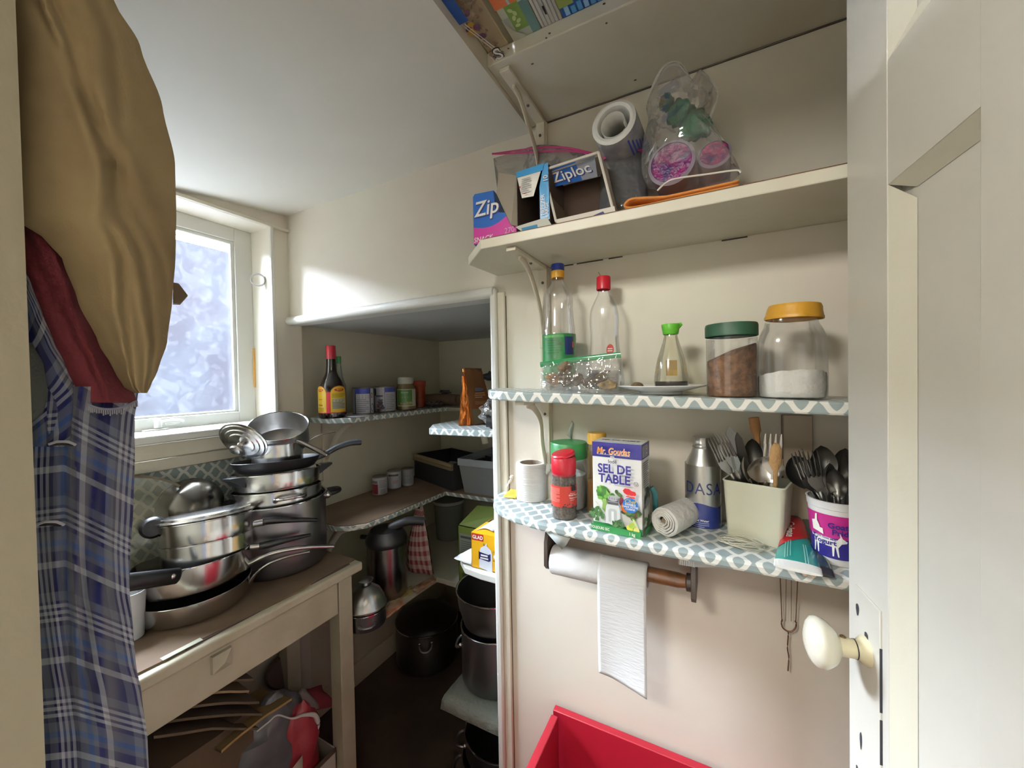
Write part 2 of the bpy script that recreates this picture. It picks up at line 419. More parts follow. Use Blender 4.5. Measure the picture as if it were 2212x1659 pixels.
# trims: rounded header bead, post edging, battens on the wall
m = MB(); pts = [(-1.565, .996, 1.772), (-1.0, .996, 1.774), (-.572, .996, 1.775)]
m.tube(pts, .017, M_WHITEP, 12, flat=(1, 1)); m.box((-1.563, .99, 1.758), (-.57, 1.056, 1.778), M_WHITEP)
struct('trim_2', m, bevel=.003)
struct('trim_3', MB().box((-.586, .984, 0), (-.563, 1.058, 1.785), M_WHITEP), bevel=.007, bseg=3)
struct('trim_4', MB().box((-.563, .991, 0), (-.538, 1.0, 1.772), M_CREAM), bevel=.003)
struct('trim_9', MB().box((-.5385, .9985, 0), (-.5368, 1.0, 1.76), mat('4a4136', .9)), smooth=False)
struct('trim_5', MB().box((-.424, .984, 1.18), (-.397, 1.0, 2.218), M_CREAM), bevel=.002)
struct('baseboard_nook', MB().box((-1.60, 1.05, 0), (-1.585, 2.03, .11), M_NOOK), bevel=.003)
# header plaster blisters and the crack board above the window
struct('trim_6', MB().box((WX, .0, 2.137), (-1.548, 1.0, 2.150), M_CREAM), bevel=.003)

# ---- window: casing, reveal, sash, pane
win = bpy.data.objects.new('window_1', None); C.objects.link(win); win.location = (-1.70, .54, 1.36); ORG[win] = Vector((-1.70, .54, 1.36)); win['kind'] = 'structure'
m = MB(); cw = .014
m.box((WX-.002, wy1, 1.362), (WX+.008, wy1+cw, wz1+cw), M_WHITEP).box((WX-.002, wy0-cw, wz1), (WX+.008, wy1, wz1+cw), M_WHITEP)
m.box((WX-.002, wy0-cw, 1.362), (WX+.008, wy0, wz1), M_WHITEP)
part('window_casing', m, win, bevel=.003)
m = MB(); xs, xe = -1.735, -1.690
gy0, gy1, gz0, gz1 = .23, .862, 1.404, 2.085
m.box((xs, gy1, 1.355), (xe, wy1, wz1), M_WHITEP).box((xs, wy0, 1.355), (xe, gy0, wz1), M_WHITEP)
m.box((xs, gy0, gz1), (xe, gy1, wz1), M_WHITEP).box((xs, gy0, 1.355), (xe, gy1, gz0), M_WHITEP)
part('sash', m, win, bevel=.002)
m = MB(); b = .012
m.box((xe-.022, gy1-b, gz0), (xe-.008, gy1, gz1), M_WHITEP).box((xe-.022, gy0, gz1-b), (xe-.008, gy1-b, gz1), M_WHITEP).box((xe-.022, gy0, gz0), (xe-.008, gy1-b, gz0+b*.7), M_WHITEP)
part('glazing_bead', m, win, bevel=.002)
def pane_mat():
    m, nt, p, out = nodes_of('rippled_glass'); nt.nodes.remove(p)
    tc = nd(nt, 'ShaderNodeTexCoord'); mp = nd(nt, 'ShaderNodeMapping'); mp.inputs['Scale'].default_value = (1, 1, 1)
    nt.links.new(tc.outputs['Object'], mp.inputs[0])
    ns = nd(nt, 'ShaderNodeTexNoise'); ns.inputs['Scale'].default_value = 9; nt.links.new(mp.outputs[0], ns.inputs['Vector'])
    vm = nd(nt, 'ShaderNodeVectorMath'); vm.operation = 'MULTIPLY_ADD'; vm.inputs[1].default_value = (.12, .12, .12)
    nt.links.new(ns.outputs[1], vm.inputs[0]); nt.links.new(mp.outputs[0], vm.inputs[2])
    v = nd(nt, 'ShaderNodeTexVoronoi'); v.inputs['Scale'].default_value = 26; nt.links.new(vm.outputs[0], v.inputs['Vector'])
    sp = nd(nt, 'ShaderNodeSeparateColor'); nt.links.new(v.outputs['Color'], sp.inputs[0])
    v2 = nd(nt, 'ShaderNodeTexNoise'); v2.inputs['Scale'].default_value = 38; v2.inputs['Detail'].default_value = 1; nt.links.new(mp.outputs[0], v2.inputs['Vector'])
    t = nd(nt, 'ShaderNodeBsdfTransparent'); t.inputs[0].default_value = (.90, .93, .97, 1)
    tl = nd(nt, 'ShaderNodeBsdfTranslucent'); tl.inputs[0].default_value = (.86, .89, .97, 1)
    g = nd(nt, 'ShaderNodeBsdfGlossy'); g.inputs['Roughness'].default_value = .15
    f = mth(nt, 'ADD', .0003, mth(nt, 'MULTIPLY', mth(nt, 'POWER', sp.outputs[0], 2.2), .0034))
    f = mth(nt, 'ADD', f, mth(nt, 'MULTIPLY', mth(nt, 'GREATER_THAN', v2.outputs[0], .60), .0022))
    bp = nd(nt, 'ShaderNodeBump'); bp.inputs['Strength'].default_value = .6; nt.links.new(sp.outputs[1], bp.inputs['Height'])
    nt.links.new(bp.outputs[0], g.inputs['Normal'])
    m1 = nd(nt, 'ShaderNodeMixShader'); m2 = nd(nt, 'ShaderNodeMixShader'); m2.inputs[0].default_value = .05
    nt.links.new(f, m1.inputs[0]); nt.links.new(t.outputs[0], m1.inputs[1]); nt.links.new(tl.outputs[0], m1.inputs[2])
    nt.links.new(m1.outputs[0], m2.inputs[1]); nt.links.new(g.outputs[0], m2.inputs[2]); nt.links.new(m2.outputs[0], out.inputs[0])
    return m
part('pane', MB().box((-1.722, gy0-.004, gz0-.004), (-1.718, gy1+.004, gz1+.004), pane_mat()), win, smooth=False)
m = MB().box((-1.70, wy0-.03, 1.336), (-1.523, wy1+.025, 1.363), M_WHITEP)
part('window_sill', m, win, bevel=.005)
m = MB().box((-1.563, wy0-.03, 1.285), (-1.541, wy1+.02, 1.336), M_CREAM).box((-1.563, wy0-.03, 1.245), (-1.549, wy1+.02, 1.285), M_CREAM)
part('sill_apron', m, win, bevel=.004)
# casement latch on the bottom rail, with its bent tongue
lp = Vector((-1.676, .600, 1.372))
m = MB().box((-1.690, .560, 1.364), (-1.664, .628, 1.368), M_WHITEP).lathe([(0, 0), (.011, 0), (.010, .022), (.006, .030), (0, .031)], M_WHITEP, 14, lp)
m.tube([lp+Vector((0, .005, .017)), lp+Vector((0, .03, .023)), lp+Vector((0, .062, .020)), lp+Vector((0, .07, .014))], .0045, M_WHITEP, 8)
m.tube([lp+Vector((0, .020, .010)), lp+Vector((0, .052, .009)), lp+Vector((0, .062, .018))], .003, M_WHITEP, 6)
part('window_latch', m, win)
m = MB(); p = PX(541, 790, -1.680)
m.box((-1.6895, wy1-.007, 1.50), (-1.684, wy1+.0005, 1.66), mat('b98a45', .7)); part('glue_stain', m, win, 'yellowed glue stain')
# outdoors: the neighbour's siding wall, the sky above it
NX = -7.5; topz = PX(445, 533, NX).z
m = MB().box((NX-.15, -14, -1), (NX, 14, topz), mat('0c0b0e', .8, spec=.05, bump=.3, bscale=4, var=.3, vscale=1.2, col2='101114'))
struct('wall_neighbour', m, smooth=False)
m = MB()
for k in range(3): m.box((NX-.25, -14, topz+.14+.23*k), (NX-.2, 14, topz+.18+.23*k), mat('9a9aa0', .7))
struct('trim_7', m, smooth=False)
sbox('ground_outside', (-12, -14, -1.1), (-1.8, 14, -1), mat('77777a', .9))

# ================================================================ door standing open at the right
dth = math.radians(6.3); DE = Vector((.1828, .76, 0)); DD = Vector((math.sin(dth), -math.cos(dth), 0)); DN = Vector((-math.cos(dth), -math.sin(dth), 0))
DM = Matrix((DD, DN, Vector((0, 0, 1)))).transposed().to_4x4(); DM.translation = DE   # local: u along leaf, w out of its face, z up
M_DOOR = mat('cdcac0', .42, bump=.08, bscale=26, var=.5, vscale=3, col2='c6c2b6')
M_MOULD = mat('cdc9b6', .35, bump=.1, bscale=40)
dr = bpy.data.objects.new('door_1', None); C.objects.link(dr); dr.location = DE; ORG[dr] = DE.copy(); dr['kind'] = 'structure'
def dpart(name, fn, **kw):
    m = MB(); m.M = DM; fn(m); return part(name, m, dr, **kw)
zr = [0.02, .25, 1.752, 1.905, 2.04, 2.14]
for u0, u1 in ((0, .112), (.262, .372), (.52, .632)):
    dpart('stile', lambda m: m.box((u0, -.036, .01), (u1, 0, 2.14), M_DOOR), bevel=.0015)
for u0, u1 in ((.112, .262), (.372, .52)):
    for z0, z1 in ((.01, .25), (1.752, 1.905), (2.04, 2.14)):
        dpart('rail', lambda m: m.box((u0, -.0355, z0), (u1, -.0005, z1), M_DOOR), smooth=False)
    for z0, z1 in ((.25, 1.752), (1.905, 2.04)):
        dpart('panel', lambda m: m.box((u0, -.026, z0), (u1, -.014, z1), M_DOOR), smooth=False)
        def mould(m):
            w, k = .032, .0135
            for a, b, c, d in (((u0, z0), (u0, z1), (u0+w, z1-w), (u0+w, z0+w)), ((u1, z1), (u1, z0), (u1-.006, z0+w), (u1-.006, z1-w)),
                               ((u0, z1), (u1, z1), (u1-.006, z1-w*.6), (u0+w, z1-w*.6)), ((u1, z0), (u0, z0), (u0+w, z0+w), (u1-.006, z0+w))):
                m.add([(a[0], -.0008, a[1]), (b[0], -.0008, b[1]), (c[0], -k, c[1]), (d[0], -k, d[1])], [(3, 2, 1, 0)], M_MOULD)
        dpart('moulding', mould, smooth=False)
def plate(m):
    poly = [(.026, .62), (.096, .62), (.096, 1.205), (.026, 1.205)]
    m.box((.026, -.001, .62), (.097, .0025, 1.205), M_DOOR)
dpart('backplate', plate, bevel=.001)
def chips(m):
    dk = mat('2b2b33', .7)
    for u, z, a, b, r in ((.036, 1.172, .0045, .009, .1), (.062, 1.148, .005, .007, .3), (.045, .985, .0032, .013, .05), (.033, .932, .003, .006, .1), (.057, .893, .005, .012, .2)):
        vs = [(u+a*math.cos(t)*(1+.2*math.sin(3*t)), .0030, z+b*math.sin(t)) for t in arc(0, 2*math.pi, 10)[:-1]]
        m.add(vs, [tuple(range(len(vs)))[::-1]], dk)
    for z0, z1 in ((1.07, 1.155), (1.00, 1.06), (.80, .835)): m.box((.0970, 0, z0), (.0976, .0028, z1), dk)
dpart('worn_spot', chips, label='bare dark metal showing through paint', smooth=False)
ku, kz = .062, 1.128
def spindle(m):
    m.M = DM @ Matrix.Translation((ku, 0, kz)) @ Matrix.Rotation(-math.pi/2, 4, 'X')
    m.lathe([(.020, 0), (.019, .006), (.014, .012), (.0125, .014), (.0125, .034), (.014, .038)], mat('d8cfae', .4, bump=.1), 24)
    m.lathe([(.0131, .0150), (.0131, .0165)], M_BLACK, 24)
kn = dpart('door_knob', spindle, label='cream painted knob neck')
m = MB(); m.M = DM @ Matrix.Translation((ku, 0, kz)) @ Matrix.Rotation(-math.pi/2, 4, 'X')
nk = lambda a, z: .0022*noise.noise(Vector((math.cos(a)*2, math.sin(a)*2, z*60)))
m.lathe([(.013, .034), (.019, .038), (.026, .043), (.031, .049), (.0335, .054), (.034, .058), (.032, .064), (.026, .069), (.016, .0725), (.006, .074), (0, .074)], mat('d6d2c0', .25, coat=.3), 32, bumpf=nk)
part('knob_head', m, kn, 'glossy cream painted egg-shaped knob head')
m = MB(); m.M = DM @ Matrix.Translation((ku-.0035, .028, kz+.0125)); m.ball((0, 0, 0), (.0045, .004, .002), mat('6d5b3d', .4, metal=.6), 12, 8); part('set_screw', m, kn, 'brown grub screw')
# ================================================================ shelves on the back wall
def bracket(parent, X, zt, yf, zb, name='bracket'):
    m = MB()
    m.box((X-.0125, yf, zt-.010), (X+.0125, .985, zt-.001), M_CREAM)          # arm under the board
    m.box((X-.0125, .976, zb), (X+.0125, .985, zt-.001), M_CREAM)             # leg on the batten
    path = catmull([(X, yf+.045, zt-.011), (X, yf+.085, zt-.024), (X, yf+.125, zt-.060), (X, .955, zt-.12), (X, .976, zb+.02)], 7)
    m.tube(path, .006, M_CREAM, 8, flat=(1.7, .7), up=(1, 0, 0)); o = part(name, m, parent, bevel=.0015)
    for p in ((X, .90, zt-.0104), (X, .9755, zt-.045)): part('screw', MB().ball(p, (.004, .004, .004), mat('57534a', .5, metal=.5), 10, 6), o, 'dark screw head')
    return o
def shelf(label, poly, z0, z1, m, z, loc, mt=None, bevel=.0025):
    t = thing('storage_shelf', label, 'shelf', loc)
    part('board', MB().prism(poly, z0, z1, m, mt), t, smooth=False, bevel=bevel); return t
XR = .70
t = shelf('topmost cream painted shelf under the ceiling, brown boxes lying across it', [(-.445, .758), (XR, .765), (XR, 1), (-.445, 1)], 2.220, 2.250, M_SHELFP, 0, (-.1, .9, 2.22))
bracket(t, -.410, 2.220, .775, 1.98)
part('gap', MB().box((-.396, .9965, 2.2165), (XR, .9995, 2.2195), mat('3a352b', .9)), t, 'dark gap between board and wall', smooth=False)
m = MB()
for px, py in ((1187, 72), (1098, 105), (1150, 138), (1180, 82), (1372, 173), (1305, 8), (1310, 50)):
    p = PZ(px, py, 2.2197); m.ball(p, (.0035*random.uniform(.6, 1.2), .0022, .0006), mat('4f4a40', .8), 8, 4)
part('chip', m, t, 'chips in the paint')
t = shelf('thick cream painted shelf with cut corner, above the clear bottles, freezer bag boxes on it', [(-.565, 1), (-.575, .862), (-.480, .772), (XR, .788), (XR, 1)], 1.822, 1.8445, M_SHELFP, 0, (-.1, .9, 1.822))
part('liner', MB().prism([(-.560, .998), (-.570, .868), (-.476, .776), (XR, .791), (XR, .998)], 1.8447, 1.8468, mat('5a3d28', .8)), t, 'brown paper liner', smooth=False)
bracket(t, -.410, 1.822, .790, 1.60)
for a_, b_ in ((-.395, -.33), (-.32, -.25), (-.235, -.20), (.02, .07)): part('gap', MB().box((a_, .9975, 1.8195), (b_, .9995, 1.8218), mat('2e2a24', .9)), t, 'dark gap between board and wall', smooth=False)
Z2 = 1.847
def z3(x): return 1.4766-.026*(x+.03)
def wav(poly_front, amp): return poly_front
f3 = [(-.545, .93), (-.535, .885), (-.50, .835), (-.45, .806), (-.38, .797), (-.2, .794), (0, .792), (.2, .79), (XR, .79)]
t = shelf('middle eye-level shelf covered in grey trellis paper, bottles and jars on it', [(-.556, 1)]+f3+[(XR, 1)], lambda p: z3(p[0])-.0225, lambda p: z3(p[0]), M_TX, 0, (-.1, .9, z3(-.1)), bevel=.004)
bracket(t, -.410, z3(-.41)-.023, .82, 1.26)
Z4 = 1.183
f4 = [(-.560, .985), (-.553, .935), (-.53, .892), (-.49, .855), (-.43, .828), (-.36, .812), (-.25, .802), (-.1, .798), (.1, .797), (.25, .797), (XR, .797)]
t = shelf('lowest wall shelf covered in grey trellis paper, salt box and cutlery on it', [(-.562, 1)]+f4+[(XR, 1)], Z4-.021, Z4, M_TX, 0, (-.1, .9, Z4), bevel=.006)
p = PY(1213, 1160, .835)
m = MB().add([(-.345, .815, 1.163), (-.285, .812, 1.160), (-.298, .815, 1.138), (-.308, .818, 1.128), (-.322, .817, 1.140)], [(0, 1, 2, 3, 4)], mat('aab0ae', .5))
part('paper_flap', m, t, 'loose grey corner of the paper hanging down', solid=.0006)

# ================================================================ topmost shelf: boxes lying flat, reaching out past the board edge
M_CARD = mat('c9bfa9', .7, bump=.05)
def flatbox(label, x0, x1, zt, y0, col, fn, grp):
    t = thing('food_box', label, 'box', ((x0+x1)/2, .80, 2.2505), grp)
    part('carton', MB().box((x0, y0, 2.2507), (x1, .985, zt), mat(col, .45)), t, bevel=.002)
    pr = Print(plane_map((x0, .765, 2.2507), (1, 0, 0), (0, -1, 0), (0, 0, -1)), .0002, .0004); fn(pr, x1-x0); pr.done('printed_base', t)
BK, WH = mat('17181b', .5), mat('e6e4dc', .5)
def pr_a(p, w):
    for i in range(110): p.ell(random.uniform(.006, w-.006), random.uniform(.006, .28), random.uniform(.002, .006), random.uniform(.002, .005), mat(random.choice(['a58a72', 'b49a86', '94867a']), .6), random.random()*3, 7)
    for i in range(9): p.ell(.008+.020*random.random(), .05+.09*random.random(), .008, .007, mat(random.choice(['5a3550', '6b4260', 'c9a046', 'b98f3a']), .5), 0, 10)
    p.rect(.0, .115, .022, .20, mat('2450a0', .4))
    for k in (0, .006): p.poly([(.004+k, .112), (.0055+k, .113), (w*.75+k, .012), (w*.75-.002+k, .012)], WH)
    p.text('S', w*.66, .018, .044, BK, .045); p.text('S', w*.66, .018, .040, WH, .012)
    p.text('k', w*.40, .007, .030, WH, .02)
def pr_b(p, w):
    p.rect(0, 0, w, .06, mat('aab0a4', .6)); p.rect(.016, .024, w*.72, .085, mat('6f8a3c', .5)); p.rect(w*.72, 0, w, .08, mat('5c7d7a', .5))
    [p.ell(w*.40+.006*(k%2), .036+.009*k, .006, .004, mat('b9c489', .5), .6*k, 9) for k in range(5)]; p.rect(.0, .085, w*.75, .16, mat('c86a3a', .5)); p.rect(.028, .085, .033, .16, mat('a9bcc4', .5))
    p.poly([(.001, .06), (.012, .03), (.030, .012), (.030, .002), (.001, .002)], mat('b9b7a6', .6))
def pr_c(p, w):
    for i in range(5): p.rect(.006+i*.008, .006, .0085+i*.008, .2, mat('8b8b8e', .5))
    p.rect(w*.42, .03, w*.5, .05, BK)
def pr_d(p, w):
    [p.rect(.008+.013*k, .006, .017+.013*k, .026-.004*(k % 2), mat('4f8fc4' if k % 3 else '8fb8de', .5)) for k in range(7)]
    p.rect(.0, .028, .03, .06, mat('8c9a4e', .5)); p.rect(.08, .03, w, .05, mat('2b2f70', .5))
flatbox('cream flowered box with purple and yellow fruit and big letter S, on topmost shelf', -.443, -.391, 2.36, .46, 'c3b395', pr_a, None)
flatbox('pale green and orange coffee box next to the flowered box, topmost shelf', -.377, -.313, 2.34, .46, 'c2c6b4', pr_b, None)
flatbox('white box with thin grey stripes between green box and blue box, topmost shelf', -.3115, -.266, 2.35, .46, 'd2d0c8', pr_c, None)
flatbox('dark blue box with light blue letters, topmost shelf at the top edge', -.2645, -.12, 2.33, .46, '1c4a86', pr_d, None)

# ================================================================ second shelf: bag boxes and rolled bags
BLUE, SKY, MAG, NAVY = mat('1f5cae', .35), mat('3f95cf', .35), mat('c03a94', .35), mat('1c2a66', .4)
GREYB = mat('8d8578', .8); CARDW = mat('d3cdc2', .6, bump=.05); CARDIN = mat('3a2a20', .9)
# snack bag box, at the cut corner
yb = .800; a, b = PY(1024, 522, yb), PY(1116, 496, yb); x0, x1 = a.x, b.x; zt = PY(1022, 420, yb).z
t = thing('bag_box', 'blue and magenta snack bag box overhanging the cut corner of shelf', 'box', ((x0+x1)/2, yb+.04, Z2))
m = MB(); ht = zt-Z2
prof = [(x0, Z2), (x1, Z2), (x1, Z2+ht*.42), (x0+.062, Z2+ht*.55), (x0+.058, Z2+ht*.97), (x0+.004, zt), (x0-.001, zt-.006)]
m.add([(p[0], yb, p[1]) for p in prof]+[(p[0]-.008, yb+.062, p[1]) for p in prof],
      [tuple(range(7)), tuple(range(13, 6, -1))]+[(i, i+7, (i+1) % 7+7, (i+1) % 7) for i in range(7)], BLUE)
m.add([(x0-.0006, yb, Z2), (x0-.0006, yb, zt-.006), (x0-.0086, yb+.062, zt-.006), (x0-.0086, yb+.062, Z2)], [(0, 1, 2, 3)], mat('8fa3c8', .4))
part('carton', m, t, smooth=False, bevel=.001)
pr = Print(plane_map((x0, yb, Z2), (1, 0, 0), (0, 0, 1), (0, -1, 0)), .0002); w = x1-x0
pr.band(lambda a: ht*(.34-.12*math.sin(math.pi*min(1, a*1.1))+.16*a), lambda a: .0005, 0, w, MAG)
pr.text('Zip', .039, ht*.64, .050, NAVY, .03, .12); pr.text('Zip', .037, ht*.66, .050, WH, .012, .12)
pr.text('SNACK', .027, ht*.075, .0165, WH, .01, .15); pr.text('270', w-.018, ht*.13, .018, mat('d59cc6', .5), .005)
pr.done('label_print', t)
def shell_box(m, x0, x1, y0, y1, z0, z1, th, mo, mi, front_lip=0.0, top=True):
    m.box((x0, y0, z0), (x1, y1, z0+th), mo); m.box((x0, y1-th, z0), (x1, y1, z1), mi)
    m.box((x0, y0, z0), (x0+th, y1, z1), mo); m.box((x1-th, y0, z0), (x1, y1, z1), mo)
    if top: m.box((x0, y0, z1-th), (x1, y1, z1), mo)
    if front_lip: m.box((x0, y0-.001, z0), (x1, y0+th, z0+front_lip), mo)
# freezer bag box standing open towards the room
yb = .797; a, b = PY(1118, 480, yb), PY(1192, 465, yb); x0, x1 = a.x, b.x; zt = PY(1150, 366, yb).z
t = thing('bag_box', 'open light blue freezer bag box with torn white flap, second shelf', 'box', ((x0+x1)/2, yb+.05, Z2))
m = MB(); shell_box(m, x0, x1-.004, yb, yb+.12, Z2, zt, .0012, CARDIN, CARDIN); part('carton', m, t, smooth=False)
m = MB().add([(x0, yb-.001, Z2+.020), (x0, yb-.001, zt-.004), (x0-.040, yb-.012, zt+.008), (x0-.046, yb-.014, zt-.040), (x0-.020, yb-.014, Z2+.04), (x0-.012, yb-.01, Z2+.022)], [(0, 1, 2, 3, 4, 5)], GREYB)
part('flap', m, t, 'grey cardboard flap folded out to the side', smooth=False, solid=.001)
m = MB().add([(x0, yb-.002, zt), (x1-.020, yb-.002, zt), (x1-.036, yb-.016, zt-.068), (x0+.020, yb-.016, zt-.066)], [(0, 1, 2, 3)], WH)
m.add([(x0, yb-.0035, zt+.002), (x1-.014, yb-.0035, zt+.004), (x1-.018, yb-.006, zt-.012), (x0+.003, yb-.006, zt-.012)], [(0, 1, 2, 3)], SKY)
fl = part('flap', m, t, 'white torn flap hanging down', smooth=False, solid=.0008)
q = Print(plane_map((x0+.010, yb-.009, zt-.02), (1, -.05, 0), (0, .20, 1), (0, -1, .2)), .0002, .001)
q.lines(.008, -.038, .030, .0, 7, mat('9a9a9a', .6)); q.rect(.004, -.024, .007, -.019, mat('b03040', .5)); q.rect(.016, -.042, .024, -.040, mat('b03040', .5)); q.done('label_print', fl)
m = MB().add([(x1-.026, yb-.004, Z2+.014), (x1-.004, yb-.002, Z2+.02), (x1-.006, yb-.002, zt+.004), (x1-.016, yb-.003, zt+.002), (x1-.026, yb-.005, zt-.045)], [(0, 1, 2, 3, 4)], SKY)
fs = part('side_strip', m, t, 'light blue side strip with white lettering', smooth=False, solid=.0008)
q = Print(plane_map((x1-.015, yb-.0042, Z2+.02), (1, .02, 0), (0, 0, 1), (0, -1, 0)), .0002, .0012)
q.text('FREEZER', -.003, .032, .0135, WH, .01, rot=math.pi/2, sx=.9); q.text('LARGE', .006, .020, .011, WH, .005, rot=math.pi/2); q.text('10', .004, .088, .015, WH, .01, rot=math.pi/2); q.done('label_print', fs)
m = MB().add([(x0-.004, yb-.004, Z2+.018), (x1-.01, yb-.004, Z2+.024), (x1+.004, yb-.010, Z2+.001), (x0+.016, yb-.010, Z2+.001)], [(0, 1, 2, 3)], mat('b9bab2', .6))
m.add([(x0+.018, yb-.0105, Z2+.0006), (x0+.055, yb-.0105, Z2+.0006), (x0+.052, yb-.0085, Z2+.011), (x0+.013, yb-.0085, Z2+.010)], [(0, 1, 2, 3)], mat('2f7ba5', .4))
part('flap', m, t, 'pale flap in front with a blue corner', smooth=False, solid=.0008)
# bigger box, mouth towards the room, trade name on its back flap
yb = .800; a, b = PY(1204, 473, yb), PY(1327, 444, yb); x0, x1 = a.x, b.x; zl, zr_ = PY(1172, 372, yb).z, PY(1287, 331, yb).z
t = thing('bag_box', 'large open white bag box with blue back flap, beside pink-zip pouch', 'box', ((x0+x1)/2, yb+.06, Z2))
zt = (zl+zr_)/2; sh = -.030; yd = yb+.09; th = .0025
def skew(x, z): return x+sh*(z-Z2)/(zt-Z2)
m = MB()
for A, Bq in (((x0, Z2), (x0, zt)), ((x1, Z2), (x1, zt+.004)), ((x0, Z2), (x1, Z2))):
    m.add([(skew(*A), yb, A[1]), (skew(*Bq), yb, Bq[1]), (skew(*Bq), yd, Bq[1]), (skew(*A), yd, A[1])], [(0, 1, 2, 3)], CARDW if A[0] != x0 or Bq[0] != x0 else mat('6d5a48', .8))
m.add([(skew(x0, zt), yb+.012, zt-.002), (skew(x1, zt), yb+.012, zt+.004), (skew(x1, zt), yd, zt+.004), (skew(x0, zt), yd, zt)], [(0, 1, 2, 3)], CARDW)
m.add([(skew(x0, Z2), yd, Z2), (skew(x1, Z2), yd, Z2), (skew(x1, zt), yd, zt), (skew(x0, zt), yd, zt)], [(0, 1, 2, 3)], CARDIN)
part('carton', m, t, smooth=False, solid=.002)
m = MB()
fr = [(x0, Z2+.012), (x1, Z2+.014), (x1, zt+.004), (x0, zt)]
for i in range(4):
    A, Bq = fr[i], fr[(i+1) % 4]; m.tube([(skew(*A), yb, A[1]), (skew(*Bq), yb, Bq[1])], .0030, CARDW, 6)
part('torn_rim', m, t, 'white torn rim', smooth=False)
m = MB().add([(x0-.002, yb-.003, Z2+.016), (x1+.001, yb-.003, Z2+.017), (x1+.004, yb-.007, Z2+.0008), (x0+.004, yb-.007, Z2+.0008)], [(0, 1, 2, 3)], CARDW)
for u0, u1, hh in ((.012, .06, .005), (.075, .108, .010)): m.add([(x0+u0, yb-.0082, Z2+.0008), (x0+u1, yb-.0082, Z2+.0008), (x0+u1-.006, yb-.0068, Z2+hh), (x0+u0+.008, yb-.0068, Z2+hh*.6)], [(0, 1, 2, 3)], NAVY)
part('flap', m, t, 'torn white front flap, blue print along its foot', smooth=False, solid=.001)
m = MB()
V = [PY(1184, 407, yb+.032), PY(1258, 389, yb+.034), PY(1240, 343, yb+.008), PY(1163, 366, yb+.008)]
m.add(V, [(0, 1, 2, 3)], BLUE)
m.add([PY(1258, 389, yb+.034), PY(1291, 381, yb+.034), PY(1284, 333, yb+.008), PY(1240, 343, yb+.008)], [(0, 1, 2, 3)], mat('8e93a0', .5))
fl = part('back_flap', m, t, 'blue flap with white lettering', smooth=False, solid=.0008)
V = [Vector(q) for q in V]; nrm = (V[1]-V[0]).cross(V[3]-V[0]).normalized()
q = Print(plane_map(V[0], V[1]-V[0], V[3]-V[0], nrm), .0002, .002)
q.text('Ziploc', .066, .0185, .030, NAVY, .03, .05, rot=.05, sx=1.15); q.text('Ziploc', .064, .020, .030, WH, .012, .05, rot=.05, sx=1.15); q.done('label_print', fl)
# the clear bag with pink zip lying behind the boxes
p0, p1, p2 = PY(1066, 343, .93), PY(1165, 327, .95), PY(1290, 345, .93)
t = thing('zip_bag', 'clear plastic bag with pink zip lying behind the freezer bag boxes', 'bag', (p1.x, .94, Z2))
top = catmull([p0, p0.lerp(p1, .5)+Vector((0, .02, .010)), p1+Vector((0, .01, .002)), p1.lerp(p2, .5)+Vector((0, .0, .006)), p2], 6)
nT = len(top)-1
m = MB(); m.grid(lambda u, v: Vector((top[round(u*nT)].x*(1-.06*(1-v)), top[round(u*nT)].y+.02*math.sin(v*3)*math.sin(u*9), Z2+.001+(top[round(u*nT)].z+.018*math.sin(math.pi*u)-Z2)*v)), nT, 8, film(haze=.28, gloss=.2, bump=.6, bscale=20, hazecol=(.82, .80, .80)))
part('film', m, t, solid=.0003)
PINK = mat('b33a76', .4)
for k in (0, 1): part('zip_strip', MB().tube([q+Vector((0, -.006-.002*k, (.0-.012*k)*math.sin(math.pi*i/nT)+.010)) for i, q in enumerate(top)], .0021, PINK, 6, flat=(.6, 1.2)), t, 'pink zip strip')
# pouch with pink zip, a thick roll of translucent bags leaning out of it
pc = PY(1348, 338, .90); bz = Z2+.001
t = thing('zip_bag', 'grey pouch with pink zip, standing right of the open boxes', 'bag', (pc.x, .90, Z2))
r0, r1 = HW(48, pc), HW(56, pc)
m = MB(); N_ = 28
m.grid(lambda u, v: Vector((pc.x-.004+(r0+.010*(1-v)-.004*math.sin(6*math.pi*u)*.4)*math.cos(2*math.pi*u), .905+(.040+.004*math.sin(9*u+5*v))*math.sin(2*math.pi*u), bz+(pc.z-bz+.004*math.cos(2*math.pi*u))*v)), N_, 10, film(tint=(.45, .46, .48), haze=.40, gloss=.15, hazecol=(.30, .31, .33), bump=.5, bscale=30), wrap=True)
m.prism([(pc.x+.85*r0*math.cos(2*math.pi*i/20), .905+.034*math.sin(2*math.pi*i/20)) for i in range(20)], bz, bz+.055, mat('3c3d40', .5))
part('pouch', m, t)
part('zip_strip', MB().tube([(pc.x-.004+(r0+.003)*math.cos(a), .905+.045*math.sin(a), pc.z-.003+.006*math.sin(a)) for a in arc(-math.pi, 0, 16)], .0028, PINK, 6, flat=(.7, 1.3)), t, 'pink zip strip')
top = PY(1325, 265, .815); bot = Vector((top.x+.010, .985, top.z-.012)); top, bot = top, bot; ax = (top-bot).normalized(); L = (top-bot).length
t = thing('bag_roll', 'thick roll of translucent bags lying on top of grey pouch, end towards the room', 'bag roll', tuple(bot))
R = Matrix.Translation(bot) @ ax.to_track_quat('Z', 'Y').to_matrix().to_4x4(); rr = HW(51, top)
m = MB(); m.M = R
m.lathe([(rr*1.02, 0), (rr*1.02, L*.5), (rr*1.01, L*.95), (rr*.98, L)], mat('b5b6bb', .25, bump=.25, bscale=30, var=.5, vscale=25, col2='8e8fa0', coat=.5), 36)
